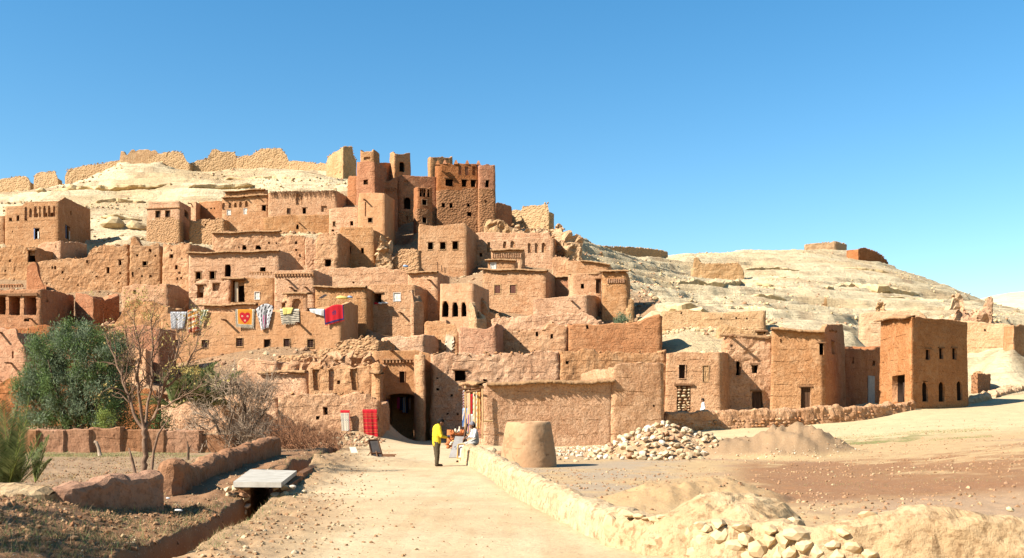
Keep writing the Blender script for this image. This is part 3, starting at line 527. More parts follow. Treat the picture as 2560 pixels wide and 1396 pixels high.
# hill ruins on the right
add('eroded_ruin', 'ragged knobbly ruin at the foot of the right kasbah tower', 'ruin', [(1210, 150), (1278, 150)], [(1210, 580), (1214, 558), (1222, 552), (1232, 562), (1244, 551), (1258, 554), (1268, 562), (1278, 584)], 600, 3, 'pale', 'R')
add('eroded_ruin', 'low crumbling ruin with spiky top under the stone wall right of the kasbah', 'ruin', [(1274, 152), (1390, 150)], [(1274, 574), (1284, 560), (1296, 562), (1306, 572), (1320, 566), (1340, 574), (1362, 568), (1376, 576), (1390, 584)], 604, 3, 'pale', 'R')
add('ruined_wall', 'short pale wall ruin with a broken pillar at its left on the right hill', 'wall', [(1730, 205), (1862, 205)], [(1730, 668), (1736, 640), (1744, 644), (1752, 658), (1800, 660), (1846, 658), (1854, 668), (1862, 682)], 696, 2, 'pale', 'r')
add('hilltop_ruin', 'low stone ruin on the crown of the right hill', 'ruin', [(2010, 290), (2090, 290), (2118, 298)], [(2010, 612), (2040, 608), (2076, 606), (2090, 604), (2118, 612)], 624, 3, 'pale', 'r')
add('rock_outcrop', 'dark rock outcrop just right of the right hill crown', 'rock', [(2146, 278), (2222, 287)], [(2146, 622), (2160, 620), (2190, 629), (2208, 640), (2222, 660)], 652, 4, 'red', 'r')
add('dry_stone_wall', 'long dark dry stone wall slanting down the skyline right of the kasbah', 'wall', [(1480, 215), (1672, 250)], [(1480, 614), (1520, 616), (1600, 620), (1650, 626), (1672, 632)], 640, 1.2, 'hstone', 'r')
add('ruined_pillar', 'small mud pillar stump on the middle of the right hill', 'ruin', [(2056, 160), (2072, 160)], [(2056, 768), (2060, 746), (2068, 744), (2072, 768)], 775, 1.2, 'pale', 'r')
add('ruined_pillar', 'squat pale mud lump low on the right hill', 'ruin', [(2190, 135), (2216, 135)], [(2190, 774), (2196, 752), (2206, 748), (2216, 774)], 780, 1.6, 'pale', 'R')
add('ruined_pillar', 'crumbled mud lump at the right end of the hillside', 'ruin', [(2372, 150), (2412, 150)], [(2372, 766), (2382, 740), (2398, 736), (2412, 766)], 772, 2, 'pale', 'R')
add('ruined_pinnacle', 'tall pale mud pinnacle with a ragged tip right of the blind arch house', 'ruin', [(1382, 140), (1442, 139)], [(1382, 590), (1390, 565), (1398, 557), (1406, 572), (1420, 580), (1430, 588), (1442, 610)], 660, 3, 'pale', 'R')
add('ruined_pinnacle', 'lower pale mud ruin with two points next to the tall pinnacle', 'ruin', [(1412, 136), (1460, 136)], [(1412, 590), (1418, 578), (1430, 590), (1448, 588), (1454, 592), (1460, 620)], 668, 3, 'pale', 'R')

# ------------------------------------------------------------------ ground shape
CP = []                                    # (column, distance, height)
def cp(px, py, Y): CP.append((px, Y, zat(py, Y)))
for b in B:
    if b.get('nb'): continue
    ch = b['ch']
    for (px, Y) in ch:
        cp(px, b['base'] if not isinstance(b['base'], dict) else b['base'][px], Y)
for Y in (3, 6, 10, 14, 20, 27, 34, 42, 52):
    for t in (-0.3, -0.15, 0.0, 0.1):
        CP.append((1280 + FOC * t, Y, 0.0))
for Y in (20, 28, 40, 52):
    for px in (-300, 0, 300): CP.append((px, Y, 0.0))
CP += [(60, 15.0, .42), (-200, 14, .5), (-500, 12, .5), (60, 18, .45), (150, 18.5, .30), (230, 21, .05), (330, 16.3, -.06), (420, 17, -.08), (517, 20, -.16), (717, 20, -.12), (500, 22.5, -.06), (560, 17.5, -.15), (300, 13.5, .0), (200, 12, .10), (60, 11, .25), (0, 9, .15), (-300, 9, .3)]
for px in (1400, 1550, 1700, 1900, 2100):
    for Y in (16, 24, 33): CP.append((px, Y, 0.0 + max(0, (px - 1700) / 400 * 0.08)))
CP += [(2500, 16, .18), (2500, 22, .35), (2800, 20, .5), (2300, 30, .22), (2560, 32, .7), (2300, 42, .5), (2500, 50, .75 + .3), (2000, 40, .1), (1750, 40, .05), (1650, 50, .1), (1680, 58, .45), (1850, 55, .4), (2000, 60, .85), (2300, 58, 1.2), (2150, 68, 1.55), (2560, 66, 2.0), (2700, 85, 4.2)]
for px, py, Y in [(1670, 1072, 64), (1800, 1070, 65), (1960, 1068, 65), (2150, 1050, 67), (2270, 1024, 70), (2424, 1011, 74.5), (2560, 968, 94), (2480, 990, 88),
                  (1668, 1050, 68), (1960, 1044, 70), (2150, 1030, 76), (1000, 1104, 73), (1000, 1104, 68), (960, 1104, 74), (1040, 1104, 74), (1000, 1100, 78), (1040, 1098, 80), (965, 1098, 80), (1000, 1095, 82), (1090, 1106, 70), (700, 1110, 60), (500, 1110, 60), (300, 1090, 62), (100, 1085, 62), (0, 1080, 64),
                  (1000, 1092, 84), (1000, 905, 92), (300, 1000, 78), (100, 1000, 78), (520, 985, 80), (600, 940, 86),
                  # white rock slope
                  (1680, 900, 84), (1740, 880, 86), (1700, 836, 92), (1780, 850, 89), (1880, 850, 88), (1960, 815, 96), (2050, 800, 102), (2130, 830, 98),
                  # left hill
                  (300, 560, 165), (250, 520, 175), (300, 480, 195), (330, 590, 148), (500, 480, 185), (100, 485, 190), (0, 500, 190), (-100, 520, 185), (600, 450, 205), (760, 455, 195), (780, 432, 210), (860, 452, 200), (250, 600, 136), (260, 640, 126),
                  (-120, 470, 225), (0, 500, 224), (120, 486, 230), (180, 476, 233), (300, 462, 236), (400, 446, 236), (470, 434, 238), (600, 427, 238), (720, 426, 236), (820, 429, 230), (900, 440, 226), (1000, 470, 190), (1100, 480, 190), (1200, 520, 185), (1300, 560, 180), (1380, 575, 182), (1440, 590, 190),
                  # right hill
                  (1500, 625, 205), (1500, 660, 165), (1580, 680, 150), (1600, 640, 225), (1650, 650, 215), (1560, 730, 125), (1640, 760, 112), (1700, 640, 262), (1660, 640, 258), (1780, 640, 275), (1850, 630, 285), (1930, 628, 290), (2000, 618, 295), (2100, 612, 300), (2170, 640, 290), (2230, 670, 285), (2340, 706, 280), (2450, 752, 270), (2560, 800, 255), (2700, 850, 245),
                  (1700, 690, 190), (1850, 700, 185), (1750, 740, 140), (1900, 740, 150), (2000, 700, 190), (2050, 730, 165), (2100, 690, 215), (2200, 730, 185), (2280, 740, 190), (1850, 770, 120), (2000, 780, 122), (2100, 790, 116), (2320, 770, 150), (2450, 790, 150), (2560, 850, 118), (2540, 900, 106), (2000, 650, 250), (1880, 655, 240)]:
    cp(px, py, Y)
# behind the crest the land falls away
for px, Y, z in [(-200, 260, 46), (0, 262, 46), (300, 270, 50), (600, 272, 52), (820, 268, 50), (1000, 245, 36), (1200, 240, 28), (1400, 240, 26), (1650, 300, 38), (1850, 330, 42), (2100, 350, 46), (2300, 330, 36), (2560, 310, 18), (2800, 300, 10), (-300, 330, 30), (600, 360, 30), (1400, 360, 20), (2100, 420, 30), (2700, 400, 5), (-400, 200, 42), (-500, 150, 22), (-500, 110, 12), (-500, 80, 3), (-400, 60, 0.3), (2900, 150, 14), (3000, 220, 20)]:
    CP.append((px, Y, z))
CP = np.array(CP)
def _pq(x, Y):
    Y = np.maximum(Y, 0.5)
    return np.stack([(x / Y) * 2.2, np.log(Y) * 1.35], -1)
_C = _pq((CP[:, 0] - 1280) / FOC * CP[:, 1], CP[:, 1])
_d = np.linalg.norm(_C[:, None] - _C[None], axis=-1)
_n = len(_C)
_A = np.zeros((_n + 3, _n + 3)); _A[:_n, :_n] = _d - np.eye(_n) * 0.004
_A[:_n, _n] = 1; _A[:_n, _n + 1:] = _C; _A[_n, :_n] = 1; _A[_n + 1:, :_n] = _C.T
_rhs = np.zeros(_n + 3)
# solve for height over a smooth cone so that near and far points weigh alike
_rhs[:_n] = CP[:, 2] / CP[:, 1]
_wt = np.linalg.solve(_A, _rhs)
def base_z(x, Y):
    sh = np.shape(x); x = np.ravel(x).astype(float); Y = np.ravel(Y).astype(float)
    out = np.empty(len(x))
    for i in range(0, len(x), 20000):
        q = _pq(x[i:i + 20000], Y[i:i + 20000])
        d = np.sqrt(((q[:, None, 0] - _C[None, :, 0]) ** 2) + ((q[:, None, 1] - _C[None, :, 1]) ** 2))
        out[i:i + 20000] = d @ _wt[:_n] + _wt[_n] + q @ _wt[_n + 1:]
    return (out * np.maximum(Y, 0.5)).reshape(sh)
def sm(v, a, b):
    t = np.clip((v - a) / (b - a), 0, 1); return t * t * (3 - 2 * t)
def ditch_x(Y): return -5.30 - 0.125 * (Y - 20)
def mounds(x, Y):
    """gravel heap, sand heaps and banks on the plaza"""
    z = np.zeros(np.shape(x))
    def heap(px, Yc, rx, ry, h, p=1.0):
        cx = ray(px, Yc)
        ang = np.arctan2(Y - Yc, x - cx)
        rr = np.sqrt(((x - cx) / rx) ** 2 + ((Y - Yc) / ry) ** 2) * (1 + 0.13 * sn(np.cos(ang) * 2, np.sin(ang) * 2, 0.8, px))
        return h * np.clip(1 - rr, 0, 1) ** p
    z = z + heap(1930, 41.5, 3.2, 2.7, 1.08, 0.85)
    z = z + heap(2030, 41, 2.2, 2.0, 0.6, 1.0)
    z = z + heap(1680, 42, 3.4, 2.2, 0.75, 1.0)
    z = z + heap(1760, 20, 1.8, 1.8, 0.50, 0.8)
    z = z + heap(1600, 19, 1.6, 1.4, 0.28, 1.0)
    z = z + heap(870, 36.5, 3.0, 5.0, 0.35, 1.0)
    z = z + heap(760, 33, 1.5, 3.0, 0.22, 1.0)
    return z
_hill = lambda Y: sm(Y, 84, 112)
def _town(x, Y): return np.where(x / np.maximum(Y, 1) * FOC + 1280 < 1640, 0.2 + 0.8 * sm(Y, 120, 145), 1.0)
def ground_z(x, Y):
    x = np.asarray(x, float); Y = np.asarray(Y, float)
    z = base_z(x, Y)
    t = x / np.maximum(Y, 1)
    near = 1 - sm(Y, 60, 90)
    d = x - ditch_x(Y)
    rough = np.where(d < 0, 1.0, np.clip(1 - (d - 0.3) / 2.6, 0.12, 1.0))        # trodden path is smooth
    rough = np.where(t > 0.13, 0.5, rough)
    z = z + near * rough * (0.07 * sn(x, Y, 1.3, 2) + 0.05 * np.abs(sn(x, Y, 0.42, 5)) + 0.03 * sn(x, Y, 0.19, 9))
    z = z + near * 0.02 * sn(x, Y, 2.5, 31)
    mo = mounds(x, Y)
    z = z + mo * (1 + 0.18 * sn(x, Y, 0.55, 3) + 0.15 * sn(x, Y, 0.2, 4) + .08 * sn(x, Y, .09, 5)) + np.minimum(mo, .25) * .16 * np.abs(sn(x, Y, 0.3, 7))
    # spoil along both banks of the ditch, then the ditch itself
    bank = np.exp(-((np.abs(d) - 0.85) / 0.5) ** 2) * (1 - sm(Y, 50, 62))
    z = z + bank * (0.03 + 0.10 * sn(x, Y, 0.5, 6) + 0.05 * sn(x, Y, 0.2, 16))
    cut = (1 - sm(np.abs(d + 0.04 * sn(x, Y, 0.9, 8)), 0.24, 0.33)) * (1 - sm(Y, 54, 62))
    z = z - cut * 0.55
    # hill: limestone beds
    h = _hill(Y) * _town(x, Y)
    amp = 1.0 * sm(Y, 92, 130)
    wob = 1.3 * fb(x, Y, 22, 3, 12) + 0.55 * fb(x, Y, 5, 3, 14)
    per = 2.4
    q = (z + wob) / per
    fr = q - np.floor(q)
    step = (np.floor(q) + sm(fr, 0.70, 0.97)) * per - wob
    mask = np.clip(0.78 + 0.9 * fb(x, Y, 30, 2, 20), 0, 1)
    z = z + h * mask * amp * np.clip(step - z, -1.4, 1.4)
    z = z + h * (0.55 * fb(x, Y, 9, 4, 22) + 0.30 * np.abs(fb(x, Y, 2.2, 3, 25)) + 0.16 * np.abs(fb(x, Y, .9, 2, 27)))
    return z
def soil(x, Y):
    t = x / np.maximum(Y, 1)
    px = t * FOC + 1280
    d = x - ditch_x(Y)
    n1 = fb(x, Y, 3.0, 4, 41); n2 = fb(x, Y, 0.8, 3, 43)
    def C(*c): return np.array(c)
    path = C(.73, .555, .325); dirt = C(.45, .285, .145); brown = C(.31, .16, .075); redp = C(.31, .14, .058); plaza = C(.58, .395, .195); field = C(.38, .25, .14)
    gravel = C(.47, .36, .235); hillc = C(.86, .70, .43); hillb = C(.72, .54, .30); sand = C(.55, .355, .17); grn = C(.30, .27, .10); lawn = C(.17, .20, .05)
    def mix(a, b, f): f = np.clip(f, 0, 1)[..., None]; return a * (1 - f) + b * f
    c = np.broadcast_to(path, x.shape + (3,)).copy()
    wall_x = np.interp(Y, [9, 13.5, 18, 26, 37, 60], [4.0, 1.2, 0.4, -0.6, -1.7, -2.6])
    tr = fb(x * 3.0, Y * 0.25, 1.2, 4, 53)
    c = mix(c, C(.62, .44, .235), .55 * sm(n1, -0.05, 0.35) + .45 * sm(tr, .05, .4))
    # left bank of the path
    c = mix(c, dirt, sm(2.3 - d + 1.1 * n1, 0.0, 1.6))
    c = mix(c, brown, sm(-d + 0.4 * n2, -0.3, 0.3))
    c = mix(c, field, sm(-d - 2.2 + 0.8 * n1, 0, 1.0) * sm(Y, 18, 22))
    c = mix(c, grn, sm(-d - 4.0, 0, 1.0) * sm(Y, 40, 45) * (1 - sm(Y, 49, 52)) * sm(n1, -0.3, 0.3))
    # plaza right of the wall
    pz = sm(x - wall_x, -0.2, 0.3)
    pc = np.broadcast_to(plaza, x.shape + (3,))
    pc = mix(pc, C(.47, .31, .18), sm(n1, 0.0, 0.4) * (1 - sm(Y, 38, 48)))
    pc = mix(pc, gravel, sm(n1 + n2 * .6, -0.3, 0.2) * (1 - sm(px, 1650, 1750)) * sm(Y, 18, 24))
    pc = mix(pc, redp, 0.85 * sm(n1 + 0.5 * n2 + .25, -0.15, 0.25) * sm(Y, 17.5, 20) * (1 - sm(Y, 34, 39)) * sm(px, 1780, 1900))
    pc = mix(pc, C(.70, .53, .29), sm(Y, 44, 54))
    pc = mix(pc, lawn, 0.7 * sm(n2 + n1, 0.0, 0.3) * sm(Y, 43, 46) * (1 - sm(Y, 50, 53)) * sm(px, 1760, 1900) * (1 - sm(px, 2250, 2450)))
    mz = mounds(x, Y)
    pc = mix(pc, C(.38, .245, .13), sm(mz, 0.05, 0.25) * sm(Y, 30, 34))
    pc = mix(pc, sand, sm(mz, 0.03, 0.2) * (1 - sm(Y, 26, 30)))
    c = mix(c, pc, pz)
    c = mix(c, mix(np.broadcast_to(dirt, x.shape + (3,)), C(.45, .25, .125), sm(n1, -.2, .3)), sm(Y, 62, 72) * (1 - sm(px, 1640, 1700)) * (1 - (np.abs(px - 1020) < 90)))
    hc = mix(np.broadcast_to(hillc, x.shape + (3,)), hillb, sm(fb(x, Y, 14, 4, 47), -0.05, 0.35))
    hc = mix(hc, C(.50, .34, .19), 0.6 * sm(fb(x, Y, 4, 3, 49), 0.15, 0.4))
    far_ = np.where(px > 1385, sm(Y, 116, 132), 0) * (px < 1640) + (px < 1640) * (px <= 1385) * np.where((px > 850) & (px < 1300), sm(Y, 165, 182), sm(Y, 122, 150)) + (px >= 1640) * 1.0
    c = mix(c, hc, sm(Y, 82, 100) * far_)
    town = (sm(Y, 78, 86)) * (1 - far_)
    c = mix(c, C(.45, .28, .15), town)
    return np.clip(c, 0, 1) * ALB * np.array([.90, .85, .80])

def terrain(name, label, kind, tl, tr, nt_, ys, mat):
    """one sheet of land between two sets of distances, finer near the viewer"""
    t = np.linspace(tl, tr, nt_)
    T, Yg = np.meshgrid(t, ys)
    X = T * Yg
    Z = ground_z(X, Yg)
    V = np.stack([X, Yg, Z], -1).reshape(-1, 3)
    ny = len(ys)
    i = (np.arange(ny - 1)[:, None] * nt_ + np.arange(nt_ - 1)[None]).ravel()
    F = np.stack([i, i + 1, i + nt_ + 1, i + nt_], 1)
    me = mesh_np(name, V, [F], [mat])
    col = soil(X, Yg).reshape(-1, 3)
    a = me.attributes.new('soil', 'FLOAT_COLOR', 'POINT')
    a.data.foreach_set('color', np.concatenate([col, np.ones((len(col), 1))], 1).astype(np.float32).ravel())
    o = bpy.data.objects.new(name, me); COL.objects.link(o)
    return tag(o, kind='structure')
g1 = np.concatenate([np.linspace(2.2, 6, 24, endpoint=False), np.geomspace(6, 86, 380)])
terrain('ground', None, 'structure', -0.63, 0.63, 520, g1, M['ground'])
g2 = np.geomspace(86, 420, 390)
terrain('hill', None, 'structure', -0.63, 0.63, 520, g2, M['hill'])
def far_land():
    ys = np.geomspace(420, 3200, 60); t = np.linspace(-1.1, 1.1, 140)
    T, Y = np.meshgrid(t, ys); X = T * Y
    e = ground_z(np.clip(T, -.62, .62) * 419.0, np.full(T.shape, 419.0))
    f = sm(Y, 420, 560)
    z = e * (1 - f) + f * (10 + 6 * fb(X, Y, 200, 3, 60))
    hx = (X - ray(2610, 640)) / 120; hy = (Y - 660) / 130
    z = z + f * 74 * np.exp(-(np.abs(hx) ** 2.2 + hy ** 2))
    V = np.stack([X, Y, z], -1).reshape(-1, 3); n = len(t)
    i = (np.arange(len(ys) - 1)[:, None] * n + np.arange(n - 1)[None]).ravel()
    me = mesh_np('far_land', V, [np.stack([i, i + 1, i + n + 1, i + n], 1)], [M['hill']])
    a = me.attributes.new('soil', 'FLOAT_COLOR', 'POINT')
    col = np.tile(np.array([.53, .43, .27, 1.0], np.float32), len(V)); a.data.foreach_set('color', col)
    o = bpy.data.objects.new('far_land', me); COL.objects.link(o); tag(o, kind='structure')
far_land()

# ------------------------------------------------------------------ building engine
AMP = {'s': (.035, .022, .014), 'm': (.06, .055, .035), 'r': (.07, .065, .05), 'R': (.5, .42, .18)}
JAG = {'s': .065, 'm': .13, 'r': .24, 'R': .5}
def make_disp(b, Y, k=1.0):
    a = AMP[b['r']]; off = (hash(b['l']) % 97) * 0.0 + b['i'] * 1.37
    fine = 1.0 if Y > 62 else 0.5
    def f(V):
        V = np.asarray(V, float)
        D = a[0] * vn(V, 2.3, off) + a[1] * vn(V, 0.75, off + 5) + a[2] * vn(V, 0.27, off + 9)
        if b['r'] in 'rR' or b.get('fine'):
            n = vn(V, 0.42, off + 20)
            D = D - n * np.clip(n[:, 0:1] - 0.35, 0, 1) * 2.2 * a[1]
        if Y < 62: D = D + 0.012 * vn(V, 0.11, off)
        return V + D * fine * k
    return f
def arch_pts(u0, u1, z0, z1, pointed, n=7, flat=1.0):
    uc = (u0 + u1) / 2; hw = (u1 - u0) / 2
    rise = min(hw * (1.55 if pointed else 1.0), (z1 - z0) * 0.6) * flat; zs = z1 - rise
    L = []
    for k in range(n + 1):
        a = (math.pi / 2) * k / n
        if pointed:
            x = -hw * (1 - (k / n)) ** 0.8; zz = zs + rise * math.sin(a * 0.97) ** 1.1 if k < n else z1
        else: x = -hw * math.cos(a); zz = zs + rise * math.sin(a)
        L.append((uc + x, zz))
    return L, zs, uc
def build(b):
    ch = b['ch']
    P = [np.array([ray(px, Y), Y]) for px, Y in ch]
    n0 = len(P); Ym = min(Y for _, Y in ch)
    cell = max(0.05, Ym * (0.0014 if b.get('fine') else 0.0019))
    r = b['r']; d = b['d']
    # footprint, counter-clockwise seen from above
    if n0 == 2:
        e = P[1] - P[0]; nb = np.array([-e[1], e[0]]); nb /= np.linalg.norm(nb)
        if nb[1] < 0: nb = -nb
        poly = P + [P[1] + nb * d, P[0] + nb * d]
    else:
        poly = P + [P[0] + P[2] - P[1]]
        if b.get('big'):      # chain starts with the left side, then the front
            poly = P + [P[0] + P[2] - P[1]]
    poly = [np.array(p, float) for p in poly]
    n = len(poly)
    tx = np.array([p for p, _ in b['top']], float); ty = np.array([q for _, q in b['top']], float)
    def ztop_vis(px, Y): return zat(np.interp(px, tx, ty), Y)
    zc = [ztop_vis(px, Y) for px, Y in ch]
    zmean = float(np.mean(zc))
    if n0 == 2: zcor = zc + [zc[1], zc[0]]
    else: zcor = zc + [(zc[0] + zc[2]) / 2]
    gz = ground_z(np.array([p[0] for p in poly]), np.array([p[1] for p in poly]))
    foot = max(zat(b['base'], Ym) - 1.2, 0 if False else -9)
    zb = min(float(gz[:n0].min()), foot + 1.0) - 0.7
    th = min(0.42, d * 0.5, *(np.linalg.norm(poly[(i + 1) % n] - poly[i]) * 0.46 for i in range(n)))
    # inward offset corners
    inner = []
    for i in range(n):
        e0 = poly[i] - poly[i - 1]; e1 = poly[(i + 1) % n] - poly[i]
        m0 = np.array([-e0[1], e0[0]]) / (np.linalg.norm(e0) + 1e-9); m1 = np.array([-e1[1], e1[0]]) / (np.linalg.norm(e1) + 1e-9)
        mm = m0 + m1; den = max(0.35, mm @ mm / 2)
        inner.append(poly[i] + mm / den * th)
    root = thing(b['n'], (P[0][0] * .5 + P[-1][0] * .5, P[0][1] * .5 + P[-1][1] * .5, float(gz[:n0].min())), b['l'], b['c'], b.get('g'))
    disp = make_disp(b, Ym)
    wall = MB(); jag = JAG[r]; rr = 0.10 if r != 's' else 0.06
    seed = b['i'] * 3.1
    parts = []                      # openings as parts: (kind, face frame, u0,u1,z0,z1)
    bands = []
    hz = []
    if b.get('sb'): zsb = zat(b['sb'], Ym)
    cen = np.mean(poly, axis=0)
    def batter(pts):                # walls lean in slightly as they rise
        if n0 == 3 and b.get('big'): return pts
        k = (0.028 if b['c'] in ('tower', 'house') else 0.012) * (2.2 if b.get('bat') else 1)
        f = np.clip((pts[:, 2] - zb) / max(1.0, zmean - zb), 0, 1)[:, None]
        dirv = cen[None] - pts[:, :2]; L = np.linalg.norm(dirv, axis=1)[:, None] + 1e-6
        pts = pts.copy(); pts[:, :2] += dirv / L * np.minimum(L, 1.0) * (f - 0.6) * k * (zmean - zb) * 0.6
        return pts
    bis = [(lambda v: v / (np.linalg.norm(v) + 1e-9))(inner[q] - poly[q]) for q in range(n)]
    kc = min(.16, d * .12)
    for i in range(n):
        A, Bp = poly[i], poly[(i + 1) % n]; L = np.linalg.norm(Bp - A)
        if L < 0.05: continue
        dv = (Bp - A) / L; nrm = np.array([dv[1], -dv[0]])
        vis = i < n0 - 1
        lines = []
        if vis:
            pxa, pxb = ch[i][0], ch[i + 1][0]
            for hdef in b.get('h', []):
                kind, x0, y0, x1, y1 = hdef
                xc = (x0 + x1) / 2
                if not (pxa <= xc < pxb): continue
                def hit(px):
                    t = (px - 1280) / FOC          # x = t*Y ; A + u dv
                    u = (t * A[1] - A[0]) / (dv[0] - t * dv[1]); return u, A[1] + u * dv[1]
                u0, _ = hit(x0); u1, _ = hit(x1); _, Yc = hit(xc)
                u0 = max(0.06, u0); u1 = min(L - 0.06, u1)
                if u1 - u0 < 0.05: continue
                lines.append((kind, u0, u1, zat(y1, Yc), zat(y0, Yc)))
        if vis and r == 'r' and d > 1.7 and L > 1.5:           # put-log holes and knocked out lumps
            rg = random.Random(b['i'] * 13 + i); zlo = zat(b['base'], Ym) + .6; zhi_ = min(zat(float(q_), Ym) for q_ in ty if True) - .6
            for _ in range(int(min(13, L * max(0, zhi_ - zlo) / 4.5))):
                hw = rg.uniform(.07, .14); u_ = rg.uniform(.4, L - .4); z_ = zlo + (zhi_ - zlo) * round(rg.random() * 4) / 4 + rg.uniform(-.12, .12)
                if z_ < zlo or any(u_ + hw > q[1] - .25 and u_ - hw < q[2] + .25 and z_ + hw > q[3] - .25 and z_ - hw < q[4] + .25 for q in lines): continue
                lines.append(('h', u_ - hw, u_ + hw, z_ - hw, z_ + hw * rg.uniform(.8, 1.6)))
        cl = cell if vis else cell * 2.5
        us = np.linspace(0, L, max(2, int(L / cl) + 1))
        ztv = []
        # top heights
        def tops(us):
            if vis:
                X = A[0] + us * dv[0]; Y = A[1] + us * dv[1]
                z = ztop_vis(X / Y * FOC + 1280, Y)
            else:
                z = zcor[i] + (zcor[(i + 1) % n] - zcor[i]) * us / L
            X = A[0] + us * dv[0]; Y = A[1] + us * dv[1]
            return z + jag * (0.8 * sn(X * 1.0 + seed, Y, 1.1) + 0.6 * sn(X, Y + seed, 0.38))
        zhi = float(tops(us).max())
        zs = np.linspace(zb, zhi, max(2, int((zhi - zb) / cl) + 1))
        for k, u0, u1, z0, z1 in lines:
            us = us[(np.abs(us - u0) > cl * .45) & (np.abs(us - u1) > cl * .45)]
            us = np.sort(np.append(us, [u0, u1]))
            zs = zs[(np.abs(zs - z0) > cl * .45) & (np.abs(zs - z1) > cl * .45)]
            zs = np.sort(np.append(zs, [z0, z1]))
        us[0] = 0; us = np.unique(np.round(us, 5)); us[-1] = L
        top = tops(us)
        nu, nz = len(us), len(zs)
        Z = np.minimum(zs[:, None], (top - rr)[None, :])
        U = np.broadcast_to(us[None], Z.shape)
        V = np.stack([A[0] + U * dv[0], A[1] + U * dv[1], Z], -1).reshape(-1, 3)
        ii, jj = np.meshgrid(np.arange(nu - 1), np.arange(nz - 1))
        keep = np.ones(ii.shape, bool)
        uc = (us[:-1] + us[1:]) / 2; zcn = (zs[:-1] + zs[1:]) / 2
        keep &= ~((Z[1:, :-1] - Z[:-1, :-1] < 1e-4) & (Z[1:, 1:] - Z[:-1, 1:] < 1e-4))
        for k, u0, u1, z0, z1 in lines:
            keep &= ~(((uc > u0) & (uc < u1))[None, :] & ((zcn > z0) & (zcn < z1))[:, None])
        q = (jj * nu + ii)[keep]
        F = np.stack([q, q + 1, q + nu + 1, q + nu], 1)
        mi = 0
        if b.get('sb'):
            zq = V[q][:, 2]; xq = V[q]
            mi = (zq < zsb + 0.5 * sn(xq[:, 0], xq[:, 1], 1.4, 3)).astype(int)
        rnd = lambda u_: (kc * np.clip(1 - u_ / .42, 0, 1) ** 2)[:, None] * bis[i] + (kc * np.clip(1 - (L - u_) / .42, 0, 1) ** 2)[:, None] * bis[(i + 1) % n]
        V[:, :2] += rnd(U.ravel())
        wall.add(batter(V), F, mi)
        # rounded coping and inner drop
        fr = us / L
        Ai, Bi = inner[i], inner[(i + 1) % n]
        O = np.stack([A[0] + us * dv[0], A[1] + us * dv[1]], 1) + rnd(us); I = Ai + (Bi - Ai) * fr[:, None]
        rows = [np.concatenate([O, (top - rr)[:, None]], 1)]
        for a in (30, 60, 90):
            s = math.sin(R(a)); c = math.cos(R(a)); kx = min(0.9, rr / th) * (1 - c)
            rows.append(np.concatenate([O + (I - O) * kx, (top - rr + rr * s)[:, None]], 1))
        rows.append(np.concatenate([I, (top - (0 if d <= 1.7 else 0.02))[:, None]], 1))
        if th < d * 0.45:
            rows.append(np.concatenate([I, (np.minimum(top, zmean) - 0.75)[:, None]], 1))
        C_ = np.concatenate(rows); m_ = len(rows)
        g = (np.arange(m_ - 1)[:, None] * nu + np.arange(nu - 1)[None]).ravel()
        wall.add(batter(C_), np.stack([g, g + 1, g + nu + 1, g + nu], 1), 0)
        # openings
        def P3(u, z, o=0.0, A=A, dv=dv, nrm=nrm): return np.array([A[0] + u * dv[0] + nrm[0] * o, A[1] + u * dv[1] + nrm[1] * o, z])
        for k, u0, u1, z0, z1 in lines:
            parts.append((k, P3, u0, u1, z0, z1, dv, nrm))
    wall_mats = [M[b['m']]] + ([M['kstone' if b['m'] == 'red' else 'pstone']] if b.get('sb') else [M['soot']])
    deepshade_i = len(wall_mats) - 1
    D2 = lambda V: disp(batter(np.asarray(V, float)))
    for k, P3, u0, u1, z0, z1, dv, nrm in parts:
        wdt, hgt = u1 - u0, z1 - z0
        def recess(mb, dep, m_side=0, m_back=0, uu0=u0, uu1=u1, zz0=z0, zz1=z1, start=0.0, back=True):
            q = [P3(uu0, zz0, -start), P3(uu1, zz0, -start), P3(uu1, zz1, -start), P3(uu0, zz1, -start)]
            e = [P3(uu0, zz0, -dep), P3(uu1, zz0, -dep), P3(uu1, zz1, -dep), P3(uu0, zz1, -dep)]
            mb.add(q + e, [[0, 1, 5, 4], [1, 2, 6, 5], [2, 3, 7, 6], [3, 0, 4, 7]], m_side)
            if back: mb.add(e, [[0, 1, 2, 3]], m_back)
        def spandrel(mb, pointed, m=0, th_=0.12, flat=1.0):
            L_, zs_, uc = arch_pts(u0, u1, z0, z1, pointed, 7, flat)
            R_ = [(2 * uc - a, z) for a, z in L_]
            for side, pts, uo in ((0, L_, u0), (1, R_, u1)):
                V = []
                for (a, z) in pts: V += [P3(a, z), P3(uo, z), P3(a, z, -th_)]
                tcap = [P3(pts[-1][0], z1), P3(uo, z1)]
                F = []
                for j in range(len(pts) - 1):
                    o = 3 * j
                    F.append([o, o + 3, o + 4, o + 1]); F.append([o, o + 2, o + 5, o + 3])
                mb.add(V, F, m)
        if k == 'h':
            recess(wall, 0.4, 0, deepshade_i if not b.get('sb') else 0)
            continue
        if k in 'na' and len(k) == 1:
            mb = MB(); recess(mb, 0.22)
            if k == 'a': spandrel(mb, True)
            mb.obj('niche', [M[b['m']]], root, True, disp=D2)
            continue
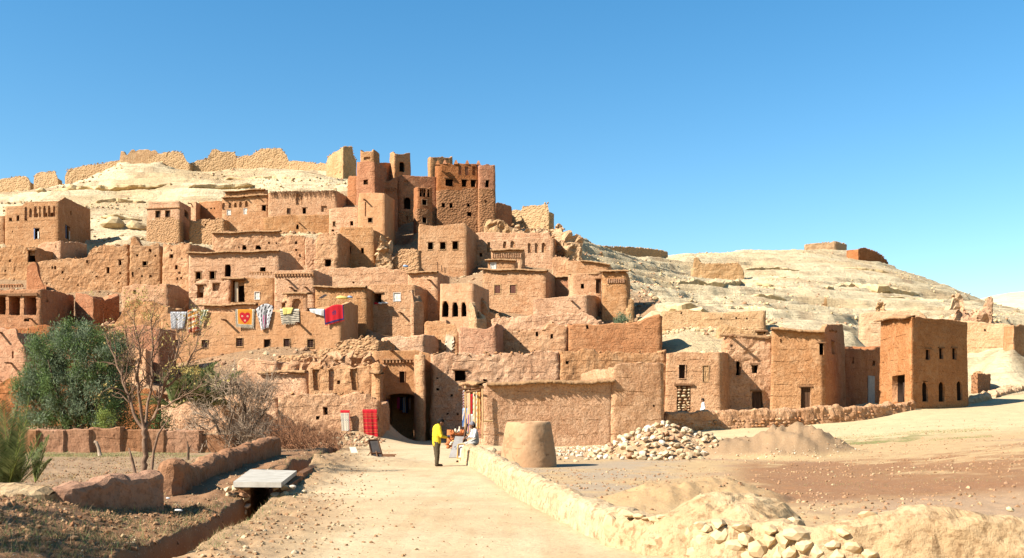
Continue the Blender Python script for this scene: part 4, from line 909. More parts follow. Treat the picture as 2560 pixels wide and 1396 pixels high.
        if k in ('w', 'W', 'F', 'A', 'AP', 'g', 'L', 'p', 'p2', 'P', 's'):
            mb = MB()
            name = 'window' if k not in ('P', 's') else 'doorway'
            if k in ('w', 'W', 'A', 'AP', 'P'):
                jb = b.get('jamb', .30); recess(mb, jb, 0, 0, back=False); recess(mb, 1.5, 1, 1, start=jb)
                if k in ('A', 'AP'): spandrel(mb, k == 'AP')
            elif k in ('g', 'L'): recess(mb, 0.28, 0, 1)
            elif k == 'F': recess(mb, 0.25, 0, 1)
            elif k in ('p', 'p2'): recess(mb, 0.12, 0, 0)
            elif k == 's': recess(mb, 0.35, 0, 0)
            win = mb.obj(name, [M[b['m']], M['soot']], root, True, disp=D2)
            cxyz = disp(batter(P3((u0 + u1) / 2, (z0 + z1) / 2)[None]))[0] - P3((u0 + u1) / 2, (z0 + z1) / 2)
            rot = np.stack([np.array([dv[0], dv[1], 0]), np.array([nrm[0], nrm[1], 0]), np.array([0, 0, 1])], 1)
            def bar(mb, u, z, o, hu, ho, hz_, m=0): mb.box(P3(u, z, o) + cxyz, (hu, ho, hz_), rot, m)
            um, zm = (u0 + u1) / 2, (z0 + z1) / 2
            if k in ('W', 'F', 'p', 'L', 'p2') or (k == 'g'):
                f = MB(); t_ = 0.05 if k != 'L' else 0.09; o_ = 0.005
                e_ = t_ if k in ('L', 'W') else t_ * 0.8
                bar(f, um, z1 + e_ / 2, o_, wdt / 2 + e_, 0.04, e_ / 2); bar(f, um, z0 - e_ / 2, o_ + .01, wdt / 2 + e_, 0.05, e_ / 2)
                bar(f, u0 - e_ / 2, zm, o_, e_ / 2, 0.035, hgt / 2); bar(f, u1 + e_ / 2, zm, o_, e_ / 2, 0.035, hgt / 2)
                f.obj('frame', [M['white'] if (k == 'p' and wdt > .35) else M['pale'] if k != 'F' else M['tan']], win)
            if k == 'g':
                f = MB(); s_ = 0.018
                for q in range(1, 4): bar(f, u0 + wdt * q / 4, zm, -0.08, s_, s_, hgt / 2)
                for q in range(1, 4): bar(f, um, z0 + hgt * q / 4, -0.11, wdt / 2, s_, s_)
                f.obj('grille', [M['iron']], win)
            if k == 'L':
                f = MB(); s_ = 0.022
                for q in range(0, 5): bar(f, u0 + wdt * q / 4, zm, -0.05, s_, s_, hgt / 2)
                for q in range(0, 6): bar(f, um, z0 + hgt * q / 5, -0.05 - .03, wdt / 2, s_, s_)
                for q in range(4):
                    for v_ in range(5): bar(f, u0 + wdt * (q + .5) / 4, z0 + hgt * (v_ + .5) / 5, -0.06, .035, .02, .035)
                f.obj('lattice', [M['lattice']], win)
            if k in ('p', 'p2'):
                for q in (0, 1):
                    f = MB(); bar(f, u0 + wdt * (.25 + .5 * q), zm, -0.06, wdt * .23, 0.02, hgt * .48)
                    bar(f, u0 + wdt * (.25 + .5 * q), zm, -0.035, wdt * .16, 0.012, hgt * .16)
                    f.obj('shutter', [M['white'] if k == 'p' else M['pale']], win)
            if k == 'P':
                f = MB(); bar(f, u0 + wdt * .1, zm, .03, .07, .04, hgt * .5); f.obj('door_post', [M['blue']], win)
                f = MB(); bar(f, u1 - wdt * .12, z0 + hgt * .35, .04, .09, .04, hgt * .32, 0); f.obj('hanging_cloth', [M['white']], win)
                f = MB(); bar(f, um, z1 - .06, .02, wdt * .5, .05, .06); f.obj('lintel', [M['wood']], win)
            if k == 's':
                y = z0; row = 0
                while y < z1 - 0.12:
                    hh = random.uniform(.15, .24); x = u0 + random.uniform(-.04, .02)
                    while x < u1 - 0.08:
                        ww = random.uniform(.22, .45)
                        ww = min(ww, u1 - x)
                        st = stone_piece(); rt = rootloc(win)
                        st.location = Vector(P3(x + ww / 2, y + hh / 2, -0.10 + random.uniform(-.05, .05)) + cxyz - rt)
                        st.scale = (ww * .53, .16, hh * .53)
                        st.rotation_euler = (0, random.uniform(-.08, .08), math.atan2(dv[1], dv[0]))
                        st.parent = win; x += ww + 0.015
                    y += hh + 0.012
                f = MB(); bar(f, um, z1 + .07, .02, wdt / 2 + .2, .12, .07); f.obj('lintel', [M['beam']], win)
            if k in ('w', 'W') and hgt * FOC / Ym > 15:
                f = MB(); bar(f, um, z1 + .045, .0, wdt / 2 + .16, .05, .045); f.obj('lintel', [M['beam']], win)
            continue
        if k in ('d', 'D', 'G', 'T'):
            mb = MB()
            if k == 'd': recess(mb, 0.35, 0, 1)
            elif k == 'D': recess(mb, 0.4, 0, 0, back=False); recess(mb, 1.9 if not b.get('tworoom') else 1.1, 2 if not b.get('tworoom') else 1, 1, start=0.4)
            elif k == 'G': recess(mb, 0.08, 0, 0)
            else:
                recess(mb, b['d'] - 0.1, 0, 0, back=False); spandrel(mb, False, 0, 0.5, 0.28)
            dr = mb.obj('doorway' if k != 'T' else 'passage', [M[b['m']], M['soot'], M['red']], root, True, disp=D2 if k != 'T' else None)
            um, zm = (u0 + u1) / 2, (z0 + z1) / 2
            cxyz = disp(batter(P3(um, zm)[None]))[0] - P3(um, zm)
            rot = np.stack([np.array([dv[0], dv[1], 0]), np.array([nrm[0], nrm[1], 0]), np.array([0, 0, 1])], 1)
            if k == 'd':
                npl = 4
                for q in range(npl):
                    f = MB(); f.box(P3(u0 + wdt * (q + .5) / npl, zm, -0.26) + cxyz, (wdt / npl * .46, .03, hgt * .5), rot); f.obj('plank', [M['wood']], dr)
                f = MB(); f.box(P3(um, z1 + .06, .0) + cxyz, (wdt / 2 + .15, .06, .06), rot); f.obj('lintel', [M['beam']], dr)
            if k == 'G':
                f = MB(); f.box(P3(um, zm, 0.0) + cxyz, (wdt * .48, .05, hgt * .5), rot); f.obj('door_panel', [M['grey']], dr)
            if k == 'D' and wdt > 0.7 and not b.get('tworoom'):
                f = MB(); f.box(P3(um, z1 + .06, .02) + cxyz, (wdt / 2 + .2, .1, .06), rot); f.obj('lintel', [M['beam']], dr)
    if r in 'rR':                                             # loose stones lodged on the broken top
        tp_ = MB(); rg = random.Random(b['i'])
        for i in range(n0 - 1):
            A, Bp = poly[i], poly[i + 1]; L = np.linalg.norm(Bp - A)
            for _ in range(int(L / .30)):
                f = rg.random(); q = A + (Bp - A) * f; I_ = inner[i] + (inner[i + 1] - inner[i]) * f; q = q + (I_ - q) * rg.uniform(.1, .9)
                z = ztop_vis(q[0] / q[1] * FOC + 1280, q[1]); s_ = rg.uniform(.05, .17) * (1.0 if Ym < 130 else 1.5)
                Vr, Fr = _ROCK0[rg.randrange(6)]; a = rg.uniform(0, 6.28); Q = Vr * np.array([s_ * 1.3, s_, s_ * .8]); Q = np.stack([Q[:, 0] * math.cos(a) - Q[:, 1] * math.sin(a), Q[:, 0] * math.sin(a) + Q[:, 1] * math.cos(a), Q[:, 2]], 1)
                tp_.add(Q + np.array([q[0], q[1], z + rg.uniform(-.12, .10)]), Fr)
        if not tp_.empty():
            o_ = tp_.obj('coping_stones', [M[b['m']]], root); o_['kind'] = 'stuff'
    wo = wall.obj('wall', wall_mats, root, r in 'sm', disp=disp)
    b['disp'] = disp; b['root'] = root
    # flat roof
    if d > 1.7:
        rm = MB(); zr = zmean - 0.5
        zr = min(zr, min(zcor) - 0.35)
        rm.add([[p[0], p[1], zr] for p in inner], np.array([list(range(n))]) if n in (3, 4) else np.array([[0, 1, 2, 3]]), 0)
        rm.obj('roof', [M['pale' if b['m'] == 'pale' else 'tan']], root)
    # helper: place things on the visible chain by pixel column
    def onface(px):
        for i in range(n0 - 1):
            if ch[i][0] - 8 <= px <= ch[i + 1][0] + 8:
                A, Bp = P[i], P[i + 1]; L = np.linalg.norm(Bp - A); dv = (Bp - A) / L
                t = (px - 1280) / FOC
                u = (t * A[1] - A[0]) / (dv[0] - t * dv[1])
                return A + u * dv, np.array([dv[1], -dv[0]]), dv
        A, Bp = P[0], P[-1]; L = np.linalg.norm(Bp - A); dv = (Bp - A) / L
        t = (px - 1280) / FOC; u = (t * A[1] - A[0]) / (dv[0] - t * dv[1])
        return A + u * dv, np.array([dv[1], -dv[0]]), dv
    b['onface'] = onface
    for px, py, ln in b.get('bm', []):
        p, nr, dv = onface(px); z = zat(py, p[1])
        e = MB(); p0 = np.array([p[0] - nr[0] * .3, p[1] - nr[1] * .3, z]); p1 = np.array([p[0] + nr[0] * ln * .75, p[1] + nr[1] * ln * .75, z - 0.05])
        rot = np.stack([np.array([dv[0], dv[1], 0]), np.array([nr[0], nr[1], 0]), np.array([0, 0, 1])], 1)
        e.box((p0 + p1) / 2 - np.array([0, 0, .03]), (.085, (ln * .75 + .3) / 2, .02), rot)
        e.box((p0 + p1) / 2 + np.array([dv[0] * .075, dv[1] * .075, .03]), (.018, (ln * .75 + .3) / 2, .05), rot)
        e.box((p0 + p1) / 2 + np.array([-dv[0] * .075, -dv[1] * .075, .03]), (.018, (ln * .75 + .3) / 2, .05), rot)
        e.obj('water_spout', [M['beam']], root)
    for x0, y0, x1, y1 in b.get('lg', []):
        e = MB(); p, nr, dv = onface(x0); p2, nr2, dv2 = onface(x1)
        L = np.linalg.norm(p2 - p); k = max(3, int(L / max(.12, Ym * .0016)))
        V = []; out = 0.34 if not b.get('fine') else 0.36
        big = 1.0 if Ym > 62 else 1.15
        for j in range(k + 1):
            f = j / k; q = p + (p2 - p) * f; nn = nr if np.allclose(nr, nr2) else nr
            z = zat(y0 + (y1 - y0) * f, q[1])
            jt = [random.uniform(-1, 1) for _ in range(5)]
            wv = 0.05 * math.sin(f * L * 1.3 + b['i'])
            for o, zz in ((out + .09 * jt[0], -.13 + .035 * jt[1] + wv), (out * .9 + .05 * jt[2], .0 + wv + .03 * jt[4]), (out * .4, .07 + .03 * jt[3] + wv), (-.35, .08 + wv), (-.35, -.13 + wv)):
                V.append([q[0] + nn[0] * o, q[1] + nn[1] * o, z + zz * big])
        F = [[j * 5 + a, j * 5 + (a + 1) % 5, (j + 1) * 5 + (a + 1) % 5, (j + 1) * 5 + a] for j in range(k) for a in range(5)]
        e.add(V, F); e.add(V[:4] , [[0, 1, 2, 3]]); e.add(V[-5:-1], [[3, 2, 1, 0]])
        e.obj('roof_edge', [M['thatch']], root, True)
        # cane ends poking out under the edge
        c = MB(); m_ = int(L / .17)
        for j in range(m_):
            f = (j + random.random() * .8) / m_; q = p + (p2 - p) * f; z = zat(y0 + (y1 - y0) * f, q[1]) - .12 + .05 * math.sin(f * L * 1.3 + b['i'])
            ln = random.uniform(.28, .55 if Ym < 80 else .48)
            c.tube([[q[0] - nr[0] * .1, q[1] - nr[1] * .1, z], [q[0] + nr[0] * ln + dv[0] * random.uniform(-.08, .08), q[1] + nr[1] * ln + dv[1] * .03, z + random.uniform(-.06, .02)]], random.uniform(.012, .03), 4, cap=False)
        co = c.obj('cane_ends', [M['beam']], root); co['kind'] = 'stuff'
    for bd in b.get('band', []):
        x0, y0, x1, y1, cnt = bd; e = MB()
        for j in range(cnt):
            f = (j + .5) / cnt; p, nr, dv = onface(x0 + (x1 - x0) * f); z = zat(y0 + (y1 - y0) * f, p[1])
            sp = (x1 - x0) / cnt * p[1] / FOC
            rot = np.stack([np.array([dv[0], dv[1], 0]), np.array([nr[0], nr[1], 0]), np.array([0, 0, 1])], 1)
            e.box(np.array([p[0] + nr[0] * .04, p[1] + nr[1] * .04, z]), (sp * .23, .09, .11), rot)
        f0, nr, dv = onface((x0 + x1) / 2); z = zat((y0 + y1) / 2, f0[1]); Ln = (x1 - x0) * f0[1] / FOC / 2
        rot = np.stack([np.array([dv[0], dv[1], 0]), np.array([nr[0], nr[1], 0]), np.array([0, 0, 1])], 1)
        e.box(np.array([f0[0] + nr[0] * .04, f0[1] + nr[1] * .04, z + .17]), (Ln, .12, .055), rot)
        o = e.obj('brick_band', [M[b['m']]], root); o['kind'] = 'stuff'
    for x0, y0, x1, y1 in b.get('lat', []) + b.get('ladder', []):
        e = MB(); cnt = int((x1 - x0) / 4.2); zig = bool(b.get('lat'))
        for j in range(cnt):
            for rrow in range(2 if zig else 1):
                p, nr, dv = onface(x0 + (x1 - x0) * (j + .5) / cnt); z = zat(y0 + (y1 - y0) * (.28 + .45 * rrow if zig else .5), p[1])
                a = (0.75 if (j + rrow) % 2 else -0.75) if zig else 0
                rot = np.stack([np.array([dv[0], dv[1], 0]), np.array([nr[0], nr[1], 0]), np.array([0, 0, 1])], 1) @ np.array([[math.cos(a), 0, -math.sin(a)], [0, 1, 0], [math.sin(a), 0, math.cos(a)]])
                e.box(np.array([p[0] + nr[0] * .02, p[1] + nr[1] * .02, z]), (.045, .09, .2 if zig else (y1 - y0) * p[1] / FOC / 2), rot)
        o = e.obj('brick_pattern', [M[b['m']]], root); o['kind'] = 'stuff'
    for x0, y0, x1, y1 in b.get('brush', []):
        e = MB(); p, nr, dv = onface(x0); p2, _, _ = onface(x1); L = np.linalg.norm(p2 - p)
        for j in range(int(L / .045)):
            f = random.random(); q = p + (p2 - p) * f; z = zat(y0 + (y1 - y0) * f, q[1]); ln = random.uniform(.3, .8) * (1.2 if random.random() < .2 else .8)
            o_ = random.uniform(.02, .3)
            e.tube([[q[0], q[1], z + random.uniform(-.05, .12)], [q[0] + nr[0] * o_ + random.uniform(-.1, .1), q[1] + nr[1] * o_, z + .05], [q[0] + nr[0] * (o_ + .12) + random.uniform(-.15, .15), q[1] + nr[1] * (o_ + .12), z - ln]], .02, 3, cap=False)
        o = e.obj('brush_parapet', [M['beam']], root); o['kind'] = 'stuff'
    for x0, y0, x1, y1 in b.get('lintel', []) + b.get('cornice', []):
        p, nr, dv = onface(x0); p2, _, _ = onface(x1); c_ = (p + p2) / 2
        rot = np.stack([np.array([dv[0], dv[1], 0]), np.array([nr[0], nr[1], 0]), np.array([0, 0, 1])], 1)
        e = MB(); e.box(np.array([c_[0] + nr[0] * .04, c_[1] + nr[1] * .04, zat((y0 + y1) / 2, c_[1])]), (np.linalg.norm(p2 - p) / 2, .12, .07), rot)
        e.obj('lintel' if b.get('lintel') else 'cornice', [M['beam' if b.get('lintel') else b['m']]], root)
    for x0, y0, x1, y1 in b.get('post', []):
        p, nr, dv = onface((x0 + x1) / 2); e = MB()
        z0, z1 = zat(y1, p[1]), zat(y0, p[1])
        e.box([p[0] - nr[0] * .45, p[1] - nr[1] * .45, (z0 + z1) / 2], ((x1 - x0) * p[1] / FOC / 2, .14, (z1 - z0) / 2))
        e.obj('post', [M['plaster']], root)
    for x0, y0, x1, y1 in b.get('white', []):
        p, nr, dv = onface(x0); p2, _, _ = onface(x1); k = 12
        V = []
        for a in range(k + 1):
            for c in range(k + 1):
                q = p + (p2 - p) * a / k; ed = .25 * (1 - abs(2 * c / k - 1))
                cx_ = (p + p2) / 2; sc_ = 0.75 + 0.35 * math.sin(c * 1.7 + 1) ** 2
                q = cx_ + (q - cx_) * sc_
                V.append([q[0] + nr[0] * .09, q[1] + nr[1] * .09, zat(y1 + (y0 - y1) * c / k, q[1]) + .12 * math.sin(a * 2.1)])
        e = MB(); e.add(V, [[a * (k + 1) + c, (a + 1) * (k + 1) + c, (a + 1) * (k + 1) + c + 1, a * (k + 1) + c + 1] for a in range(k) for c in range(k)])
        e.obj('plaster_patch', [M['plaster']], root, True, disp=disp)
    if b.get('crown'):
        for px in (1094, 1112, 1140, 1168, 1196):
            p, nr, dv = onface(px); z = ztop_vis(px, p[1])
            e = MB(); e.add([[p[0] + s * .35, p[1] + a * .35 + .3, z - .15] for s, a in ((-1, -1), (1, -1), (1, 1), (-1, 1))] + [[p[0] + s * .1, p[1] + a * .1 + .3, z + .55] for s, a in ((-1, -1), (1, -1), (1, 1), (-1, 1))], [[0, 1, 5, 4], [1, 2, 6, 5], [2, 3, 7, 6], [3, 0, 4, 7], [4, 5, 6, 7]])
            e.obj('finial', [M['red']], root)
    return root
# ---- stones (shared meshes)
def rock_arrays(seed, sub=1, sq=0.32):
    import bmesh
    bm = bmesh.new(); bmesh.ops.create_icosphere(bm, subdivisions=sub, radius=1.0)
    V = np.array([v.co[:] for v in bm.verts]); F = np.array([[v.index for v in f.verts] for f in bm.faces]); bm.free()
    rs = np.random.default_rng(seed)
    for k in range(11):                       # planes knock off flats
        nrm = rs.normal(size=3); nrm /= np.linalg.norm(nrm); h = rs.uniform(.5, .85)
        dd = V @ nrm - h; V = V - np.clip(dd, 0, None)[:, None] * nrm
    V = V * (1 + 0.10 * vn(V, 0.6, seed)[:, 0:1])
    return V, F
_ROCK = [rock_arrays(s, 2) for s in range(8)]
_ROCK0 = [rock_arrays(s + 60, 1) for s in range(6)]
_ROCK1 = [rock_arrays(s + 30, 1) for s in range(8)]
_stone_me = [mesh_np('stone', v, [f], [M['rock' if i % 3 else 'rockr']]) for i, (v, f) in enumerate(_ROCK1)]
_stoneb_me = [mesh_np('stone', v, [f], [M[('stonew', 'rock', 'rock', 'rockr', 'rock')[i % 5]]], None, False) for i, (v, f) in enumerate(_ROCK)]
_stonef_me = [mesh_np('stone', v + .07 * vn(v, .45, 9 + i), [f], [M['forestone']], None, False) for i, (v, f) in enumerate(_ROCK)]
_stone_mud = [mesh_np('stone', v, [f], [M[('tan', 'pale', 'tan', 'terra')[i]]]) for i, (v, f) in enumerate(_ROCK[:4])]
def stone_piece(big=False):
    me = random.choice(_stonef_me if big == 'f' else _stoneb_me if big else _stone_me)
    o = bpy.data.objects.new('stone', me); COL.objects.link(o); return o
for i, b in enumerate(B): b['i'] = i + 1
for b in B: build(b)
BY = {}
for b in B: BY.setdefault(b['l'], b)
# ------------------------------------------------------------------ low walls that follow a line
def gz1(x, y): return float(ground_z(np.array([x]), np.array([y]))[0])
def strip(name, label, cat, pts, tops, thick, mat, amp=0.03, rnd=0.12, group=None, cell=0.06, root=None, part='wall', seed=0, foot=0.25, flat=True, lean=0.0):
    pts = np.array(pts, float); seg = np.linalg.norm(np.diff(pts, axis=0), axis=1); cum = np.concatenate([[0], np.cumsum(seg)])
    L = cum[-1]; n = max(4, int(L / cell)); s = np.linspace(0, L, n + 1)
    # soft corners
    X = np.interp(s, cum, pts[:, 0]); Y = np.interp(s, cum, pts[:, 1])
    k = max(1, int(0.25 / cell))
    if len(pts) > 2:
        ker = np.ones(2 * k + 1) / (2 * k + 1)
        X = np.convolve(np.pad(X, k, mode='reflect', reflect_type='odd'), ker, 'valid'); Y = np.convolve(np.pad(Y, k, mode='reflect', reflect_type='odd'), ker, 'valid')
    T = np.interp(s, cum, np.array(tops, float))
    T = T + amp * 1.6 * sn(X + seed, Y, 0.8) + amp * 0.9 * sn(X, Y + seed, 0.25)
    dx = np.gradient(X); dy = np.gradient(Y); ln = np.hypot(dx, dy); nx, ny = dy / ln, -dx / ln
    G = ground_z(X, Y)
    Gb = np.minimum(G, np.minimum(ground_z(X + nx * thick, Y + ny * thick), ground_z(X - nx * thick, Y - ny * thick))) - foot
    prof = []
    m = max(3, int(0.7 / cell))
    for j in range(m + 1): prof.append((-1.0 - lean * (1 - j / m), j / m, 0))
    for a in (30, 60, 90, 120, 150): prof.append((-math.cos(R(a)), 1, math.sin(R(a))))
    for j in range(m, -1, -1): prof.append((1.0 + lean * (1 - j / m), j / m, 0))
    h = thick / 2; rows = []
    for o, f, r_ in prof:
        z = Gb + (T - rnd - Gb) * f + rnd * r_
        # nx,ny points right of travel: o=-1 is the left side
        rows.append(np.stack([X + nx * h * o, Y + ny * h * o, z], -1))
    V = np.stack(rows, 1); q = len(prof)
    # close the ends with rounded caps
    def cap(V0, dirv):
        c = V0.mean(0); out = []
        for kf, off in ((0.75, .5), (0.35, .9)):
            w_ = c + (V0 - c) * np.array([kf, kf, 1.0]); w_[:, 2] = V0[:, 2] - (1 - kf) * rnd * .6
            w_[:, :2] += dirv * h * off * .6; out.append(w_)
        return out
    e0 = cap(V[0], -np.array([dx[0], dy[0]]) / ln[0]); e1 = cap(V[-1], np.array([dx[-1], dy[-1]]) / ln[-1])
    V = np.concatenate([e0[1][None], e0[0][None], V, e1[0][None], e1[1][None]])
    N = len(V); V = V.reshape(-1, 3)
    off = seed * 3.3
    V = V + amp * 1.2 * vn(V, 0.7, off) + amp * 0.8 * vn(V, 0.22, off + 3) + amp * 0.35 * vn(V, 0.09, off + 6)
    nn = vn(V, 0.3, off + 11); V = V - nn * np.clip(nn[:, 0:1] - .35, 0, 1) * amp * 2.5
    i = (np.arange(N - 1)[:, None] * q + np.arange(q - 1)[None]).ravel()
    F = np.stack([i, i + q, i + q + 1, i + 1], 1)
    mb = MB(); mb.add(V, F)
    mb.add(V[:q], [[j, j + 1, q - 2 - j, q - 1 - j] for j in range(q // 2 - 1)]); mb.add(V[-q:], [[q - 1 - j, q - 2 - j, j + 1, j] for j in range(q // 2 - 1)])
    if root is None and label is None: return mb
    if root is None:
        o = mb.obj(name, [M[mat]], None, not flat, origin=(pts[0][0], pts[0][1], gz1(*pts[0])))
        return tag(o, label, cat, group)
    return mb.obj(part, [M[mat]], root, not flat)
def top_at(px, py, Y): return zat(py, Y)

# wall along the right of the path, one end is the seat of the resting man
pw = thing('path_wall', (0.4, 18, 0), 'low pale mud wall along the right side of the path to the gate', 'wall')
strip('wall', None, None, [(-1.78, 38.0), (-0.95, 33), (0.28, 21.5), (1.0, 16.5), (1.5, 13.4)], [.72, .66, .52, .46, .46], .44, 'fore', .035, .14, cell=.06, root=pw, seed=1, flat=True, lean=.35)
fw = thing('stone_faced_wall', (3, 11, 0), 'pale foreground wall faced with rough stones at the bottom right', 'wall')
strip('wall', None, None, [(1.42, 13.35), (2.2, 12.0), (3.3, 11.35), (4.4, 11.0), (5.6, 10.9), (7.0, 11.0), (9.5, 11.6)], [.47, .50, .44, .66, .66, .70, .72], .5, 'fore', .05, .15, cell=.05, root=fw, seed=2, flat=True, lean=.5)
hm = MB(); hm.sphere((2.62, 12.35, -.06), 1.0, 72, 0, (1.08, .78, .78))
hm.obj('mud_hump', [M['fore']], fw, False, disp=lambda V: V + .10 * vn(V, .7, 31) + .06 * vn(V, .28, 33) + .03 * vn(V, .1, 35))
def wall_stone(px, py, Y, sx, sy, sz, rz=0.0, ry=0.0, seed=None):
    random.seed(int(px * 7 + py))
    o = stone_piece('f'); p = W(px, py, Y)
    o.location = Vector(p - rootloc(fw)); o.scale = (sx, sy, sz); o.rotation_euler = (random.uniform(-.2, .2), ry, rz + random.uniform(-.2, .2)); o.parent = fw
def face_Y(px):                                            # front of the stone faced wall under a column
    xs = [(1.42, 13.35), (2.2, 12.0), (3.3, 11.35), (4.4, 11.0), (5.6, 10.9), (7.0, 11.0), (9.5, 11.6)]
    cc = [(x / y * FOC + 1280, y) for x, y in xs]
    return float(np.interp(px, [c[0] for c in cc], [c[1] for c in cc])) - .33
for k in range(16):                                        # upright slabs at the corner of the path
    px = 1524 + k * 15 + random.uniform(-3, 3); Y = face_Y(px) - .02
    py = 1318 + (px - 1520) * 0.20 + random.uniform(-5, 5)
    wall_stone(px, py, Y + .08, .055 + random.random() * .03, .12, .15 + random.random() * .07, .6)
for k in range(5):
    px = 1580 + k * 20 + random.uniform(-6, 6); wall_stone(px, 1288 + (px - 1540) * .10 + random.uniform(-5, 5), face_Y(px) + .02, .09 + random.random() * .05, .12, .045 + random.random() * .02, .5)
for px, py, a, c_ in [(1800, 1345, .13, .13), (1850, 1318, .10, .06), (1838, 1372, .12, .10), (1868, 1350, .09, .09), (1900, 1376, .13, .12), (1930, 1350, .08, .10), (1945, 1385, .07, .12), (1962, 1345, .13, .11), (1998, 1336, .16, .08), (1975, 1380, .10, .10), (2020, 1362, .12, .10), (2048, 1378, .09, .11), (2075, 1365, .10, .07), (2092, 1388, .10, .10), (1790, 1385, .10, .10), (1760, 1360, .09, .12), (1740, 1385, .11, .09), (1705, 1372, .10, .13), (2130, 1372, .09, .08), (1880, 1395, .12, .08), (1930, 1325, .08, .06), (2110, 1330, .07, .05), (1760, 1322, .07, .06), (1795, 1310, .09, .05), (2180, 1385, .10, .07), (1720, 1335, .09, .10), (1690, 1395, .08, .1)]:
    wall_stone(px, py, face_Y(px) + .10, a * 1.25, .14, c_ * 1.25, .1)
for px, py, Y, s_ in [(2168, 1290, 11.1, .14), (1990, 1306, 11.5, .11), (2526, 1274, 10.9, .05), (1748, 1312, 11.7, .09)]:
    wall_stone(px, py, Y, s_, s_ * .8, s_ * .75)
# left garden walls
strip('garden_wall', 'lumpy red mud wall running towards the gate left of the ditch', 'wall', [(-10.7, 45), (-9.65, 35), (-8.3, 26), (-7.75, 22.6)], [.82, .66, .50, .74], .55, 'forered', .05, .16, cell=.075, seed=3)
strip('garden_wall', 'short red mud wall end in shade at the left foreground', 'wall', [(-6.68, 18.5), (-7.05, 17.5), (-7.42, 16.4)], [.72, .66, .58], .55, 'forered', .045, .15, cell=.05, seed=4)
strip('garden_wall', 'collapsed pale stump of mud wall beside the palm at the left edge', 'wall', [(-7.75, 16.3), (-8.5, 16.5), (-9.8, 16.1)], [.56, .58, .54], 1.2, 'fore', .07, .25, cell=.06, seed=5)
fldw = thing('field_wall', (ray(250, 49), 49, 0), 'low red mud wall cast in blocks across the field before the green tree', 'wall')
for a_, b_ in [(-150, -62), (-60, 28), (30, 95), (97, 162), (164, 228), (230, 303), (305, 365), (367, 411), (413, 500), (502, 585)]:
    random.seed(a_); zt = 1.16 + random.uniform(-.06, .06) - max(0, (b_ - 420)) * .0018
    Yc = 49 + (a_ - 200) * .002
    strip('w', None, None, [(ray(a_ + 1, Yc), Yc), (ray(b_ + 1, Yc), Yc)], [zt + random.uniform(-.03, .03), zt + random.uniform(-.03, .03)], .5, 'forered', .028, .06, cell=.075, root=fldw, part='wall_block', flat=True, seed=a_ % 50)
strip('terrace_wall', 'low knobbly mud and rubble wall in front of the right hand houses', 'wall', [(ray(p, y), y) for p, y in ((1664, 63.5), (1800, 64.3), (1960, 65), (2150, 66.8), (2282, 69.5))], [zat(1030, 63.5), zat(1026, 64.3), zat(1022, 65), zat(1013, 66.8), zat(1004, 69.5)], .55, 'tan', .085, .16, cell=.12, seed=7, lean=.1, flat=True)
lw = [o for o in COL.objects if o.get('label') == 'low knobbly mud and rubble wall in front of the right hand houses'][0]
random.seed(77)
for px in range(1690, 2262, 10):
    Yw = float(np.interp(px, [1664, 1800, 1960, 2150, 2282], [63.5, 64.3, 65, 66.8, 69.5])) - .32
    for row in range(3):
        if random.random() < .25: continue
        x = ray(px + random.uniform(-3, 3), Yw); zb_w = gz1(x, Yw)
        st = stone_piece(); s_ = random.uniform(.09, .15); st.data = _stone_mud[random.randrange(4)]
        st.location = Vector(np.array([x, Yw + random.uniform(-.02, .05), zb_w + .10 + row * .2 + random.uniform(-.04, .04)]) - rootloc(lw)); st.scale = (s_ * 1.2, .12, s_ * .8); st.rotation_euler = (random.uniform(-.3, .3), random.uniform(-.3, .3), random.uniform(-.4, .4)); st.parent = lw
strip('rubble_bank', 'stony bank below the end house running off to the right', 'wall', [(ray(2424, 81), 81), (ray(2500, 88), 88), (ray(2600, 95), 95)], [zat(996, 81), zat(975, 88), zat(958, 95)], .9, 'pale', .15, .2, cell=.2, seed=8)

# ------------------------------------------------------------------ culvert on the ditch
cv = thing('culvert', (ditch_x(27), 27, 0), 'small culvert with a pale concrete slab over the ditch left of the path', 'culvert')
sl = MB(); zt = .30
pl = [(ray(583, 21.5), 21.5), (ray(703, 21.4), 21.4), (ray(742, 26.3), 26.3), (ray(626, 27), 27.0)]
V = [[x, y, zt + .01 * math.sin(x * 9)] for x, y in pl] + [[x, y, zt - .11] for x, y in pl]
sl.add(V, [[0, 1, 2, 3], [4, 7, 6, 5], [0, 4, 5, 1], [1, 5, 6, 2], [2, 6, 7, 3], [3, 7, 4, 0]])
sl.obj('slab', [M['concrete']], cv)
sl = MB(); sl.tube([[ray(738, 26.5) + .1, 26.5, .12], [ray(790, 33), 33, .05]], .13, 6); sl.obj('kerb_log', [M['forered']], cv)
for sgn in (-1, 1):
    xc = ditch_x(21.6)
    for c_ in range(3 if sgn < 0 else 7):
        for r_ in range(5):
            random.seed(c_ * 17 + r_ * 3 + sgn); st = stone_piece(True); sz = random.uniform(.085, .12)
            x = xc + sgn * (.31 + c_ * .185 + random.uniform(-.03, .03)); z = -.36 + r_ * .125 + random.uniform(-.02, .02)
            if sgn > 0 and c_ > 2: z -= .03 * (c_ - 2) * r_
            st.location = Vector(np.array([x, 21.75 + random.uniform(-.08, .08) + (.12 * c_ if sgn > 0 else 0), z]) - rootloc(cv)); st.scale = (sz * 1.15, .16, sz * .78); st.rotation_euler = (random.uniform(-.2, .2), random.uniform(-.2, .2), random.uniform(-.3, .3)); st.parent = cv
for sgn in (-1, 1):
    sw = MB(); xa, xb = ditch_x(22) + sgn * .40, ditch_x(26.8) + sgn * .40
    sw.box([(xa + xb) / 2, 24.5, -.17], (.15, 2.3, .31), [[math.cos(.124), -math.sin(.124), 0], [math.sin(.124), math.cos(.124), 0], [0, 0, 1]]); sw.obj('side_wall', [M['forered']], cv)

